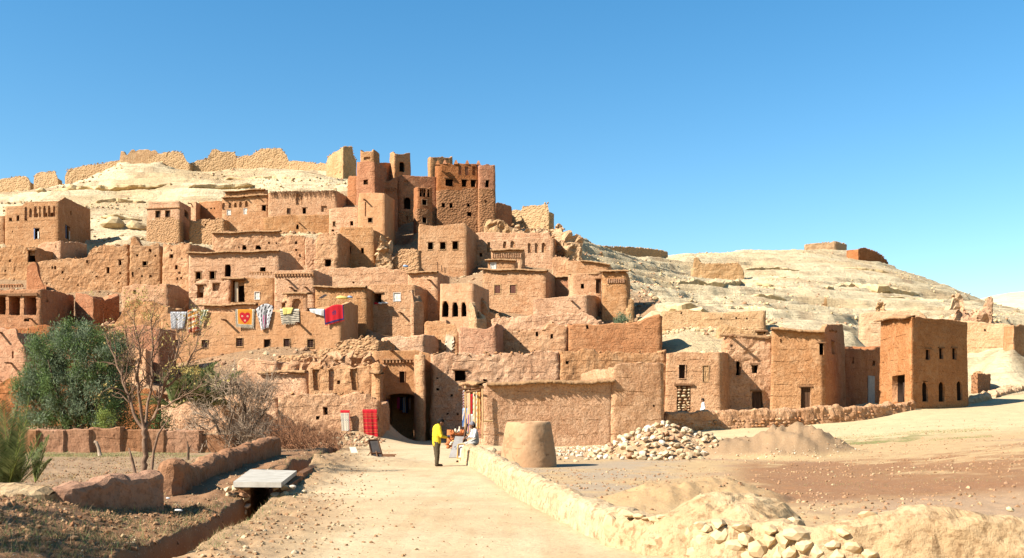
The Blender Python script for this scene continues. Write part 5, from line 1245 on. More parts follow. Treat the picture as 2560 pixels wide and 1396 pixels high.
# ------------------------------------------------------------------ kiln on the plaza
kx, ky = ray(1320, 34.6), 34.6; kz = gz1(kx, ky)
kl = thing('clay_oven', (kx, ky, kz), 'tall rounded clay oven standing on the plaza by the path wall', 'oven')
pr = [(1.03, -.15), (1.005, .06), (.975, .28), (.93, .60), (.87, .95), (.815, 1.25), (.785, 1.42), (.765, 1.50), (.72, 1.545), (.64, 1.555), (.56, 1.53), (.50, 1.45), (.45, 1.2), (.42, .8), (.0, .78)]
fine = []
for (r0, z0), (r1, z1) in zip(pr[:-1], pr[1:]):
    k = max(1, int(math.hypot(r1 - r0, z1 - z0) / .05))
    for q in range(k): fine.append((r0 + (r1 - r0) * q / k, z0 + (z1 - z0) * q / k))
fine.append(pr[-1])
mb = MB(); mb.lathe(fine, (kx, ky, kz), 110)
mb.obj('body', [M['kiln']], kl, True, disp=lambda V: V + .040 * vn(V, .7, 3) + .014 * vn(V, .2, 5) + .006 * vn(V, .07, 9))

# ------------------------------------------------------------------ heap of stones by the shop
HC, HRX, HRY, HH = (ray(1630, 43.2), 43.2), 2.75, 4.0, .88
def heap_h(x, y): return HH * max(0, 1 - math.sqrt(((x - HC[0]) / HRX) ** 2 + ((y - HC[1]) / HRY) ** 2)) ** .85
lab_h = 'pale rounded building stone lying in the stone heap before the shop wall'
spots = []
random.seed(5)
tries = 0
while len(spots) < 280 and tries < 12000:
    tries += 1
    a = random.uniform(0, 6.283); rr_ = math.sqrt(random.random()) * 1.05
    x = HC[0] + HRX * rr_ * math.cos(a); y = HC[1] + HRY * rr_ * math.sin(a)
    s_ = random.choice([.10, .12, .14, .16, .19, .22, .13, .15])
    if any((x - q[0]) ** 2 + ((y - q[1]) * .8) ** 2 < ((s_ + q[2]) * .70) ** 2 for q in spots): continue
    spots.append((x, y, s_))
for x, y, s_ in spots:
    o = stone_piece(True); o.name = 'building_stone'
    o.location = (x, y, gz1(x, y) + heap_h(x, y) + s_ * .25); o.scale = (s_ * 1.1, s_, s_ * .8)
    o.rotation_euler = (random.uniform(-.6, .6), random.uniform(-.6, .6), random.uniform(0, 6.28))
    tag(o, lab_h, 'stone', 'stones of the heap by the shop')
hb = MB(); k = 40; V = []; F = []
for j in range(k + 1):
    for i_ in range(k + 1):
        x = HC[0] + HRX * 1.02 * (2 * i_ / k - 1); y = HC[1] + HRY * 1.02 * (2 * j / k - 1); V.append([x, y, heap_h(x, y) - .12])
V = np.array(V); V[:, 2] += ground_z(V[:, 0], V[:, 1]) + .05 * vn(V, .4)[:, 0]
hb.add(V, [[j * (k + 1) + i_, j * (k + 1) + i_ + 1, (j + 1) * (k + 1) + i_ + 1, (j + 1) * (k + 1) + i_] for j in range(k) for i_ in range(k)])
tag(hb.obj('earth_heap', [M['pale']], None, False), kind='structure')
random.seed(9)
for px, py in [(1400, 1140), (1418, 1148), (1432, 1138), (1450, 1142), (1466, 1150), (1480, 1138), (1462, 1128), (1440, 1156), (1398, 1150), (1492, 1150)]:
    Y = 4200 / (py - 1045) * 1.0; x = ray(px, Y); s_ = random.uniform(.10, .2)
    o = stone_piece(True); o.name = 'building_stone'; o.location = (x, Y, gz1(x, Y) + s_ * .2); o.scale = (s_ * 1.2, s_, s_ * .7); o.rotation_euler = (0, 0, random.uniform(0, 6))
    tag(o, 'loose pale stone lying between the clay oven and the stone heap', 'stone', 'loose stones beside the clay oven')
for px, Y, s_ in [(1748, 46, .22), (1764, 46.5, .3), (1776, 45, .2), (1788, 47, .17), (1735, 44.5, .18)]:
    x = ray(px, Y); o = stone_piece(True); o.name = 'building_stone'; o.location = (x, Y, gz1(x, Y) + s_ * .3); o.scale = (s_ * 1.3, s_, s_ * .8); o.rotation_euler = (0, 0, random.uniform(0, 6))
    tag(o, 'white stone fallen to the right of the stone heap', 'stone', 'fallen stones right of the heap')
for px, Y, s_ in [(1225, 43, .3), (1206, 45, .22), (1240, 44, .2), (1186, 46, .2), (1214, 41, .17), (1246, 40.5, .25)]:
    x = ray(px, Y); o = stone_piece(True); o.name = 'building_stone'; o.location = (x, Y, gz1(x, Y) + s_ * .6); o.scale = (s_ * 1.2, s_, s_ * .9); o.rotation_euler = (0, 0, random.uniform(0, 6))
    tag(o, 'brown rough stone lying between the seated man and the clay oven', 'stone', 'rough stones by the seated man')

# ------------------------------------------------------------------ loose rock, gravel, rubble
def scatter(name, label, n, sampler, smin, smax, mats, kind='stuff', flat=True, sink=.3, seed=0, power=2.5, sub1=False):
    rs = np.random.default_rng(seed)
    x, y = sampler(rs, n); n = len(x)
    z = ground_z(x, y)
    s_ = smin + (smax - smin) * rs.random(n) ** power
    if np.ndim(smin): pass
    Vs = []; Fs = []; ms = []; off = 0
    src = [rock_arrays(s + 60, 0) if not sub1 else _ROCK1[s] for s in range(6)]
    which = rs.integers(0, 6, n); mi = rs.integers(0, len(mats), n)
    for w_ in range(6):
        idx = np.where(which == w_)[0]
        if not len(idx): continue
        V, F = src[w_]; a = rs.random(len(idx)) * 6.283; ca, sa = np.cos(a), np.sin(a)
        sc = s_[idx][:, None] * np.stack([rs.uniform(.8, 1.4, len(idx)), rs.uniform(.7, 1.1, len(idx)), rs.uniform(.5, .9, len(idx))], 1)
        P = V[None] * sc[:, None]
        Q = np.stack([P[..., 0] * ca[:, None] - P[..., 1] * sa[:, None], P[..., 0] * sa[:, None] + P[..., 1] * ca[:, None], P[..., 2]], -1)
        Q = Q + np.stack([x[idx], y[idx], z[idx] + s_[idx] * (.5 - sink)], 1)[:, None]
        Vs.append(Q.reshape(-1, 3)); Fs.append((F[None] + (np.arange(len(idx)) * len(V))[:, None, None] + off).reshape(-1, 3)); off += len(idx) * len(V)
        ms.append(np.repeat(mi[idx], len(F)))
    me = mesh_np(name, np.concatenate(Vs), [np.concatenate(Fs)], mats, np.concatenate(ms), not flat)
    o = bpy.data.objects.new(name, me); COL.objects.link(o)
    return tag(o, None, None, None, kind)
def hill_sampler(px0, px1, Y0, Y1, clump=.1, sc=18):
    def f(rs, n):
        t = (rs.uniform(px0, px1, n * 3) - 1280) / FOC; Y = np.exp(rs.uniform(math.log(Y0), math.log(Y1), n * 3)); x = t * Y
        k = fb(x, Y, sc, 3, 71) > clump * rs.random(n * 3) + (-.1)
        return x[k][:n], Y[k][:n]
    return f
R3 = [M['hrock'], M['hrock'], M['hrock'], M['rockr']]
scatter('hillside_rubble', None, 7000, hill_sampler(-120, 900, 140, 232), .05, .42, R3, seed=1, power=4)
scatter('hillside_rubble', None, 5500, hill_sampler(1380, 2620, 108, 290), .05, .42, R3, seed=2, power=4)
scatter('hillside_rubble', None, 1500, hill_sampler(1400, 1740, 130, 240, -.5), .05, .28, R3, seed=3, power=2)
scatter('hillside_rubble', None, 900, hill_sampler(1640, 1960, 84, 104, -.2), .05, .4, R3, seed=4, power=3)
scatter('village_rubble', None, 5200, hill_sampler(-60, 1640, 79, 140, -.3, 8), .06, .38, [M['rock'], M['rockr'], M['rockr']], seed=5, power=2.5)
def band_sampler(fn):
    return fn
def ditchside(rs, n):
    Y = np.exp(rs.uniform(math.log(11), math.log(60), n)); d = np.where(rs.random(n) < .55, .5 + np.abs(rs.normal(0, 1.1, n)), -.5 - np.abs(rs.normal(0, .9, n))); return ditch_x(Y) + d, Y
scatter('gravel', None, 5200, ditchside, .005, .05, [M['clod'], M['clod'], M['fore'], M['rock']], seed=6, power=3.2)
def plazas(rs, n):
    Y = np.exp(rs.uniform(math.log(14), math.log(62), n * 2)); px = rs.uniform(1250, 2600, n * 2); x = ray(px, Y)
    wx = np.interp(Y, [9, 13.5, 18, 26, 37, 60], [4.6, 1.9, 1.1, 0.1, -1.0, -2.0]); k = (x > wx) & (fb(x, Y, 4, 3, 77) > rs.uniform(-.5, .3, n * 2))
    return x[k][:n], Y[k][:n]
scatter('gravel', None, 8000, plazas, .006, .06, [M['clod'], M['clod'], M['fore'], M['rockr']], seed=7, power=3.5)
def pathy(rs, n):
    Y = np.exp(rs.uniform(math.log(10), math.log(66), n)); x = rs.uniform(-.17, .02, n) * Y; return x, Y
scatter('gravel', None, 1500, pathy, .003, .02, [M['clod'], M['rock'], M['rock']], seed=8, power=3)
def heapfoot(rs, n):
    a = rs.uniform(0, 6.283, n); r_ = rs.normal(1.0, .10, n); return ray(1930, 41.5) + 3.1 * r_ * np.cos(a), 41.5 + 2.6 * r_ * np.sin(a)
scatter('gravel', None, 500, heapfoot, .015, .06, [M['rock'], M['clod'], M['stonew']], seed=9, power=2)
def shopfoot(rs, n):
    return ray(rs.uniform(1370, 1560, n), 52) , rs.uniform(44, 59, n)
scatter('gravel', None, 900, shopfoot, .02, .12, [M['rock'], M['rockr'], M['stonew']], seed=10, power=2)
def leftbank(rs, n):
    Y = rs.uniform(10.5, 19, n); x = ditch_x(Y) - rs.uniform(.3, 3.4, n); return x, Y
scatter('clods', None, 2600, leftbank, .008, .07, [M['clod'], M['clod'], M['forered']], seed=12, power=3)
def fieldr(rs, n):
    Y = np.exp(rs.uniform(math.log(19), math.log(44), n)); x = ray(rs.uniform(-80, 520, n), Y); k = x < ditch_x(Y) - 2.2; return x[k], Y[k]
scatter('clods', None, 5200, fieldr, .01, .055, [M['clod'], M['clod'], M['forered']], seed=13, power=2.5)
def gatefoot(rs, n):
    return ray(rs.uniform(690, 960, n), 62.5), rs.uniform(57, 63.8, n)
scatter('village_rubble', None, 900, gatefoot, .03, .22, [M['rockr'], M['clod'], M['rock']], seed=14, power=2)
# single boulders that stand out on the slopes
random.seed(21)
for px, py, Y, s_, lab in [(440, 478, 178, 1.9, 'brown boulder perched highest on the pale left slope'), (1700, 775, 100, 1.3, 'dark round boulder beside the tapering tower house'), (1640, 770, 104, 1.8, 'shaded rock at the left of the big split boulder'), (1738, 752, 104, 1.7, 'big tilted split boulder with a deep shadow above the straight upper wall'), (275, 527, 164, 2.0, 'pale block of rock on the slope right of the niche house'), (185, 476, 200, 1.2, 'tan boulder on the upper left slope'), (100, 486, 195, 1.0, 'small tan boulder near the left edge of the slope'), (520, 484, 178, 1.4, 'rough boulder above the blind arch house'), (345, 520, 164, 1.5, 'flat boulder left of the square stone based house')]:
    V, F = _ROCK[random.randrange(8)]; x = ray(px, Y); p = W(px, py, Y)
    mb = MB(); mb.add(V * np.array([s_ * 1.25, s_, s_ * .75]) + np.array([x, Y, gz1(x, Y) + s_ * .25]), F)
    tag(mb.obj('boulder', [M['rockr' if 'brown' in lab or 'dark' in lab else 'hrock']], None, False), lab, 'boulder', 'boulders on the hillside')

def hit(px, py, Y0=86, Y1=330):
    """distance at which the line of sight through a pixel meets the land"""
    Y = np.linspace(Y0, Y1, 500); z = ground_z(ray(px, 1) * Y, Y); l = zat(py, Y)
    k = np.where(z >= l)[0]
    return float(Y[k[0]]) if len(k) else None
def ledge(pts, label, out=1.4, thick=.8, seed=0):
    P_ = []
    for px, py in pts:
        Y = hit(px, py)
        if Y: P_.append((ray(px, Y), Y, zat(py, Y)))
    if len(P_) < 2: return
    P_ = np.array(P_); seg = np.linalg.norm(np.diff(P_, axis=0), axis=1); cum = np.concatenate([[0], np.cumsum(seg)]); n = int(cum[-1] / .45) + 2
    s_ = np.linspace(0, cum[-1], n); Q = np.stack([np.interp(s_, cum, P_[:, a]) for a in range(3)], 1)
    Q[:, 2] += .35 * sn(Q[:, 0], Q[:, 1], 3.0, seed); env = np.sin(np.clip(s_ / cum[-1], 0.0, 1) * math.pi) ** .5 + .05
    o_ = out * env * (1 + .5 * sn(Q[:, 0], Q[:, 1], 2.2, seed + 2)); V = []
    prof = [(3.0, .35), (.6, .30), (-.55, .22), (-1.0, -.05), (-.95, -.55), (-.55, -.85), (.4, -1.0), (3.0, -1.6)]
    for a, c in prof: V.append(np.stack([Q[:, 0], Q[:, 1] + a * o_, Q[:, 2] + c * thick * env], 1))
    m = len(prof); V = np.stack(V, 1).reshape(-1, 3)
    V = V + .22 * vn(V, 1.1, seed) + .10 * vn(V, .45, seed + 3)
    i = (np.arange(n - 1)[:, None] * m + np.arange(m - 1)[None]).ravel()
    mb = MB(); mb.add(V, np.stack([i, i + m, i + m + 1, i + 1], 1))
    tag(mb.obj('rock_ledge', [M['hrock']], None, False), label, 'rock')
ledge([(2064, 722), (2120, 718), (2180, 722), (2240, 728), (2296, 738)], 'long overhanging limestone ledge with the deepest shadow on the right hill', 3.0, 1.9, 1)
ledge([(1660, 712), (1740, 708), (1800, 712), (1850, 706), (1955, 716)], 'wide pale limestone ledge on the middle of the right hill', 2.4, 1.5, 2)
ledge([(1836, 738), (1900, 742), (1965, 748)], 'short limestone ledge under the wide pale ledge', 1.8, 1.2, 3)
ledge([(1660, 772), (1700, 768), (1745, 772)], 'limestone ledge just below the big tilted split boulder', 1.5, 1.0, 4)
ledge([(1790, 778), (1850, 774), (1940, 776), (1975, 782)], 'low limestone ledge behind the straight upper wall', 1.6, 1.0, 5)
ledge([(1850, 676), (1930, 672), (2010, 676)], 'thin limestone ledge right of the short pale wall ruin', 1.8, 1.1, 6)
ledge([(2080, 668), (2180, 676), (2260, 694)], 'thin high limestone ledge below the right hill crown', 1.6, 1.0, 7)
ledge([(2200, 742), (2290, 748), (2360, 756)], 'limestone ledge low on the right shoulder of the hill', 1.8, 1.1, 8)
ledge([(236, 508), (300, 504), (362, 508)], 'limestone ledge on the left slope between the niche house and the stone based house', 1.6, 1.0, 9)
ledge([(250, 545), (300, 540), (360, 548)], 'lower limestone ledge left of the square stone based house', 1.5, .9, 10)
ledge([(120, 478), (220, 470), (330, 468), (420, 462)], 'long limestone ledge across the upper left slope', 1.6, .9, 11)
ledge([(470, 470), (560, 466), (640, 462)], 'limestone ledge above the blind arch house on the left slope', 1.5, .9, 12)
ledge([(560, 448), (680, 446), (800, 452)], 'high limestone ledge below the long hilltop wall', 1.5, .8, 13)
# ------------------------------------------------------------------ vegetation
LEAF = {}
def leafmat(name, ca, cb, tr=0.25):
    m, nt, b = basemat(name, 0.7)
    ri = nd(nt, 'ShaderNodeNewGeometry').outputs['Random Per Island']
    c = mixc(nt, ri, ca, cb)
    nt.links.new(c, b.inputs['Base Color'])
    t = nd(nt, 'ShaderNodeBsdfTranslucent'); nt.links.new(c, t.inputs['Color'])
    mx = nd(nt, 'ShaderNodeMixShader'); mx.inputs[0].default_value = tr
    nt.links.new(b.outputs[0], mx.inputs[1]); nt.links.new(t.outputs[0], mx.inputs[2])
    nt.links.new(mx.outputs[0], nt.nodes['Material Output'].inputs['Surface'])
    return m
M['olive'] = leafmat('grey_green_leaf', (0.085, 0.115, 0.05), (0.20, 0.225, 0.13))
M['green'] = leafmat('green_leaf', (0.07, 0.12, 0.03), (0.16, 0.20, 0.06))
M['lime'] = leafmat('yellow_green_leaf', (0.13, 0.17, 0.03), (0.24, 0.25, 0.06))
M['yleaf'] = leafmat('yellow_leaf', (0.30, 0.22, 0.06), (0.42, 0.31, 0.10))
M['palm'] = leafmat('palm_leaflet', (0.055, 0.075, 0.022), (0.15, 0.16, 0.055))
M['palmp'] = leafmat('pale_palm_leaflet', (0.13, 0.16, 0.05), (0.26, 0.26, 0.11))
M['dry'] = leafmat('dry_grass', (0.36, 0.25, 0.12), (0.22, 0.13, 0.06))
M['drydark'] = leafmat('brown_dry_grass', (0.20, 0.12, 0.06), (0.12, 0.07, 0.035))
M['grass'] = leafmat('short_grass', (0.15, 0.19, 0.05), (0.26, 0.27, 0.10))
M['bark'] = plain('grey_brown_bark', (0.30, 0.20, 0.135), (0.20, 0.125, 0.08), 9, .95, .01)
M['brush'] = plain('red_brown_dry_brush', (0.34, 0.17, 0.09), (0.22, 0.105, 0.055), 9, .95, .01)
M['barkm'] = plain('brown_bark', (0.26, 0.17, 0.115), (0.17, 0.105, 0.07), 9, .95, .01)
M['barkd'] = plain('dark_bark', (0.13, 0.085, 0.055), (0.085, 0.055, 0.035), 9, .95, .01)
M['twig'] = plain('pale_grey_twig', (0.40, 0.31, 0.23), (0.28, 0.20, 0.14), 9, .95, .01)
def leaves(mb, C, n, spread, ln, wd, rs, m=0, up=0.2):
    """n loose leaf blades around every centre C (k,3)"""
    C = np.repeat(np.asarray(C), n, 0); k = len(C)
    p = C + rs.normal(size=(k, 3)) * spread
    d = rs.normal(size=(k, 3)); d[:, 2] += up; d /= np.linalg.norm(d, axis=1)[:, None]
    s = np.cross(d, rs.normal(size=(k, 3))); s /= np.linalg.norm(s, axis=1)[:, None] + 1e-9
    L = ln * rs.uniform(.6, 1.3, (k, 1)); w_ = wd * rs.uniform(.7, 1.3, (k, 1))
    V = np.stack([p, p + d * L * .5 + s * w_, p + d * L, p + d * L * .5 - s * w_], 1).reshape(-1, 3)
    mb.add(V, np.arange(4 * k).reshape(-1, 4), m)
def grow(mb, rs, p, d, L, r, depth, tips, bend=.25, kids=(2, 4), ratio=.62, rr_=.6, up=.15, k=4, m=0, seg=4):
    pts = [np.array(p, float)]; d = np.array(d, float); d /= np.linalg.norm(d)
    for s_ in range(seg):
        d = d + rs.normal(size=3) * bend / seg * 1.6 + np.array([0, 0, up / seg]); d /= np.linalg.norm(d)
        pts.append(pts[-1] + d * L / seg)
    rad = np.linspace(r, r * .55, len(pts))
    mb.tube(pts, rad, k if r > .012 else 3, m, cap=False)
    if depth == 0:
        tips.append(pts[-1]); tips.append(pts[len(pts) // 2]); return
    for c_ in range(rs.integers(kids[0], kids[1] + 1)):
        q = rs.integers(max(1, seg // 3), seg + 1); ax = rs.normal(size=3); ax -= ax @ d * d; ax /= np.linalg.norm(ax)
        a = rs.uniform(.35, .95)
        grow(mb, rs, pts[q], d * math.cos(a) + ax * math.sin(a), L * ratio * rs.uniform(.75, 1.2), rad[q] * rr_, depth - 1, tips, bend, kids, ratio, rr_, up, k, m, max(2, seg - 1))
# big green tree behind the field wall
rs = np.random.default_rng(3)
TY = 57.0
tb = W(205, 1075, TY); tb[2] = gz1(tb[0], TY)
gt = thing('olive_tree', tb, 'big grey green bushy tree behind the block wall at left', 'tree')
tm = MB(); tips = []
for px, py in ((120, 900), (170, 860), (215, 870), (260, 900), (290, 930), (90, 950)):
    q = W(px, py, TY + rs.uniform(-1.2, 1.2)); st = tb + np.array([rs.uniform(-1.0, 1.4), rs.uniform(-.5, .5), 0])
    mid = (st + q) / 2 + rs.normal(size=3) * .25
    tm.tube([st, st * .6 + mid * .4, mid, q], [.13, .10, .08, .03], 6)
tm.obj('trunk', [M['barkd']], gt, True)
env = [(205, 905, 96, 80), (150, 870, 62, 48), (215, 862, 64, 44), (268, 895, 56, 62), (98, 958, 50, 40), (70, 970, 34, 20), (150, 975, 70, 52), (238, 975, 78, 54), (292, 948, 36, 56), (180, 838, 34, 26), (120, 885, 46, 46), (165, 1030, 46, 26), (120, 1010, 46, 36), (240, 1020, 60, 36), (300, 900, 34, 40), (70, 1020, 40, 40), (290, 1000, 44, 46), (110, 935, 50, 50), (205, 1050, 120, 16)]
cl = []
for px, py, rx, ry in env:
    c0 = W(px, py, TY); rx_, rz_ = rx * TY / FOC, ry * TY / FOC; ry_ = min(rx_, 1.4)
    nn = int(15 * rx * ry / 2600) + 3
    v = rs.normal(size=(nn, 3)); v /= np.linalg.norm(v, axis=1)[:, None]; v *= rs.uniform(.45, 1.0, (nn, 1)) ** .5
    cl.append(c0 + v * np.array([rx_, ry_, rz_]))
cl = np.concatenate(cl); cl = cl[cl[:, 2] > tb[2] + .35]
cm = MB()
for c_ in cl:
    s_ = rs.uniform(.13, .27)
    leaves(cm, c_[None], int(235 * (s_ / .22) ** 1.4), np.array([s_, s_, s_ * 1.3]), .23, .0165, rs, int(rs.random() < .35), .9)
cm.obj('crown', [M['olive'], M['green']], gt)
bm_ = MB(); leaves(bm_, W(256, 1047, 54)[None] + rs.normal(size=(26, 3)) * np.array([.30, .25, .32]), 60, .1, .10, .02, rs, 0, .6)
tag(bm_.obj('shrub', [M['lime']], None), 'small bright yellow green shrub just behind the block wall', 'shrub')
bm_ = MB(); C_ = np.stack([ray(rs.uniform(50, 425, 230), 58), np.full(230, 58.) + rs.normal(size=230) * .6, rs.uniform(.1, 2.0, 230)], 1); leaves(bm_, C_, 46, .24, .14, .024, rs, 0, .5)
tg = MB()
for c_ in C_[:90]: tg.tube([c_ * np.array([1, 1, 0]), c_], [.02, .008], 3, cap=False)
ub = thing('undergrowth', (ray(230, 58), 58, 0), 'dark tangled undergrowth in the shade below the big green tree', 'undergrowth')
bm_.obj('foliage', [M['green']], ub); tg.obj('stems', [M['barkd']], ub)
# bare tree in the field
BYY = 29.0
def limb(pts, dep=None):
    return [W(px, py, BYY + (dep[i] if dep else 0)) for i, (px, py) in enumerate(pts)]
bt = thing('bare_tree', W(358, 1188, BYY), 'tall nearly leafless tree with forked trunk in the left field', 'tree')
tm = MB(); tips = []; rs = np.random.default_rng(12)
limbs = [([(360, 1196), (362, 1150), (363, 1100), (361, 1070)], [.135, .125, .115, .11], [0, 0, 0, 0]),
         ([(361, 1075), (335, 1040), (318, 990), (306, 940), (285, 890), (268, 850)], [.075, .07, .06, .05, .04, .022], [0, .1, .2, .3, .5, .6]),
         ([(361, 1075), (352, 1020), (345, 960), (352, 900), (345, 850), (330, 800)], [.08, .07, .06, .045, .035, .02], [0, -.1, -.2, -.3, -.4, -.4]),
         ([(362, 1070), (372, 1010), (380, 960), (376, 900), (384, 840), (378, 790)], [.07, .06, .05, .04, .03, .018], [0, .1, .3, .4, .5, .5]),
         ([(362, 1075), (392, 1030), (405, 985), (420, 940), (440, 890), (452, 840)], [.075, .06, .055, .045, .035, .02], [0, 0, -.1, -.2, -.3, -.3]),
         ([(405, 985), (432, 955), (462, 920), (490, 870), (500, 830)], [.045, .04, .03, .022, .014], [-.1, .1, .2, .3, .4]),
         ([(392, 1030), (430, 1005), (470, 985), (505, 960)], [.04, .035, .025, .015], [0, -.3, -.5, -.7]),
         ([(345, 960), (332, 920), (322, 880), (315, 830)], [.035, .03, .022, .014], [-.2, -.4, -.6, -.7])]
for pts, rad, dep in limbs:
    P_ = np.array(limb(pts, dep)); n_ = 14; u = np.linspace(0, len(pts) - 1, n_)
    Q = np.stack([np.interp(u, range(len(pts)), P_[:, a]) for a in range(3)], 1) + rs.normal(size=(n_, 3)) * .02
    Q[0] = P_[0]
    rd = np.interp(u, range(len(pts)), rad) * .66; tm.tube(Q, rd, 7, 0)
    if len(rad) > 4 or rad[0] < .05:
        for q in range(4, n_):
            for c_ in range(1 + int(rs.random() < .6)):
                d = Q[q] - Q[q - 1]; d /= np.linalg.norm(d); dd = d + rs.normal(size=3) * .65; dd[2] += .35
                grow(tm, rs, Q[q], dd, rs.uniform(.35, .8), rd[q] * .5 + .004, 3 if q > 6 else 2, tips, .5, (2, 3), .66, .66, .35, 4)
P_ = np.array(limb([(340, 1196), (330, 1150), (322, 1120)])); tm.tube(P_, [.06, .05, .02], 6)
P_ = np.array(limb([(378, 1190), (384, 1130), (396, 1085), (420, 1050)])); tm.tube(P_, [.045, .04, .035, .015], 6)
tm.obj('trunk', [M['barkm']], bt, True)
tips = np.array(tips); lm = MB()
sel = tips[(fb(tips[:, 0], tips[:, 2], .8, 2, 5) > .25)]
leaves(lm, sel, 2, .05, .085, .02, rs); sel2 = tips[rs.random(len(tips)) < .12]; leaves(lm, sel2, 1, .04, .08, .02, rs)
lm.obj('crown', [M['yleaf']], bt)
# grey thorny bush by the garden wall
rs = np.random.default_rng(5); GY = 50.0
gb = thing('thorn_bush', W(592, 1120, GY), 'wide tangled leafless grey bush left of the gate', 'bush')
tm = MB(); tips = []
for pts, rad in (([(598, 1125), (606, 1070), (612, 1020), (600, 975), (578, 945)], [.16, .13, .11, .09, .04]), ([(560, 1125), (548, 1080), (530, 1040)], [.09, .07, .03]), ([(610, 1100), (640, 1060), (668, 1020)], [.08, .06, .03]), ([(575, 1125), (572, 1060), (590, 1010)], [.07, .05, .03])):
    P_ = np.array([W(px, py, GY + rs.uniform(-.3, .3)) for px, py in pts]); u = np.linspace(0, len(pts) - 1, 10)
    Q = np.stack([np.interp(u, range(len(pts)), P_[:, a]) for a in range(3)], 1); tm.tube(Q, np.interp(u, range(len(pts)), rad), 7)
tm.obj('trunk', [M['barkd']], gb, True)
tm = MB()
for i_ in range(210):
    px, py = rs.choice([(600, 1010), (545, 1050), (640, 1040), (585, 1080), (510, 1050), (575, 970), (650, 980), (590, 1110), (480, 1040)])[0:2] if False else [(600, 1010), (545, 1050), (640, 1040), (585, 1085), (515, 1060), (575, 975), (650, 990), (590, 1110), (630, 1085)][rs.integers(0, 9)]
    st = W(px + rs.normal() * 16, py + rs.normal() * 14, GY + rs.normal() * .5)
    c0 = W(590, 1075, GY); d = st - c0 + rs.normal(size=3) * .5; d[2] += .25; d[1] *= .8
    grow(tm, rs, st, d, rs.uniform(.6, 1.2), .026, 2, tips, .7, (3, 4), .66, .7, .1, 3)
tm.obj('twigs', [M['twig']], gb)
tm = MB(); t2 = []
for i_ in range(46):
    st = W(rs.uniform(560, 650), rs.uniform(1095, 1125), GY - .8); d = np.array([rs.normal() * .6, -.2, 1.0])
    grow(tm, rs, st, d, rs.uniform(.6, 1.1), .022, 1, t2, .3, (2, 3), .7, .7, .1, 3)
tm.obj('suckers', [M['white_twig'] if 'white_twig' in M else M['twig']], gb)
# brushwood lying on the bank before the gate ruin
rs = np.random.default_rng(8); tm = MB(); t2 = []
for i_ in range(560):
    px = rs.uniform(650, 860); Y = rs.uniform(54, 63); x = ray(px, Y); st = np.array([x, Y, gz1(x, Y)])
    grow(tm, rs, st, np.array([rs.normal() * .6 - .3, rs.normal() * .5, .8]), rs.uniform(.4, 1.3) * (1.5 if px < 760 else .8), .02, 1, t2, .5, (2, 3), .7, .6, .0, 3)
tag(tm.obj('brushwood', [M['brush']], None), None, None, None, 'stuff')
# palms
def frond(root, base, d, L, rs, droop=.5, width=.32, n=46, mat='palm', lw=.016):
    mb = MB(); d = np.array(d, float); d /= np.linalg.norm(d); pts = [np.array(base, float)]
    for s_ in range(10):
        d = d + np.array([0, 0, -droop / 10 * (s_ / 5)]); d /= np.linalg.norm(d); pts.append(pts[-1] + d * L / 10)
    pts = np.array(pts); mb.tube(pts, np.linspace(.016, .004, 11), 4, 1, cap=False)
    side = np.cross(d, [0, 0, 1]); side /= np.linalg.norm(side) + 1e-9
    for j in range(n):
        u = 1.2 + 8.8 * j / n; k = min(9, int(u)); p = pts[k] + (pts[k + 1] - pts[k]) * (u - k); t = pts[k + 1] - pts[k]; t /= np.linalg.norm(t); up = np.cross(side, t)
        l_ = width * math.sin(math.pi * min(1, .22 + .78 * j / n)) ** .6 * rs.uniform(.85, 1.1)
        for sg in (-1, 1):
            dd = t * .75 + side * sg * .8 + up * rs.uniform(.15, .5); dd /= np.linalg.norm(dd); wv = np.cross(dd, up); wv /= np.linalg.norm(wv) + 1e-9
            e = p + dd * l_ + np.array([0, 0, -.05 * l_])
            mb.add([p - t * lw, p + dd * l_ * .5 + wv * lw, e, p + dd * l_ * .5 - wv * lw], [[0, 1, 2, 3]], 0)
    return mb.obj('frond', [M[mat], M['lime']], root)
rs = np.random.default_rng(17)
PY_ = 19.5
pb = W(20, 1235, PY_); pb[2] = gz1(pb[0], PY_)
pl_ = thing('palm_bush', pb, 'young palm with spiky upright fronds at the left edge', 'palm')
for px, py, dy in [(52, 1000, 0), (30, 1040, .4), (75, 1060, -.4), (-20, 1010, .2), (-60, 1060, 0), (10, 1090, -.6), (60, 1120, -.8), (-30, 1110, -.7), (90, 1130, .5), (0, 1030, .7), (40, 1080, -.9), (-50, 1140, -.9), (20, 1150, -1), (62, 1030, .2), (15, 1010, -.3), (85, 1090, 0), (50, 1150, -.9), (-10, 1060, -1), (100, 1160, -.2)]:
    tgt = W(px, py, PY_ + dy); dv_ = tgt - pb; L = np.linalg.norm(dv_); dv_[2] += L * .12
    frond(pl_, pb + rs.normal(size=3) * np.array([.12, .12, .03]), dv_, L * 1.06, rs, .32, .34, 34, lw=.010)
p2 = thing('palm_shoot', W(92, 1205, 20.5), 'small pale palm shoot beside the young palm', 'palm')
b2 = W(88, 1205, 20.5)
for px, py in [(122, 1092), (105, 1110), (75, 1120), (128, 1150)]:
    dv_ = W(px, py, 20.5) - b2; L = np.linalg.norm(dv_); dv_[2] += L * .1; frond(p2, b2, dv_, L * 1.05, rs, .3, .2, 34, 'palmp')
p3 = thing('palm_bush', W(500, 1010, 64), 'feathery green palms behind the grey bush', 'palm')
for bx, by in ((455, 985), (490, 975), (520, 990), (548, 975), (435, 1000), (505, 1010)):
    b3 = W(bx, by + 20, 64 + rs.uniform(-1, 1))
    for q in range(12):
        a = rs.uniform(-1.2, 1.2); dv_ = np.array([math.sin(a), rs.normal() * .35, math.cos(a) * rs.uniform(.6, 1)]); frond(p3, b3, dv_, rs.uniform(1.7, 2.8), rs, .9, .65, 40, 'palmp', lw=.04)
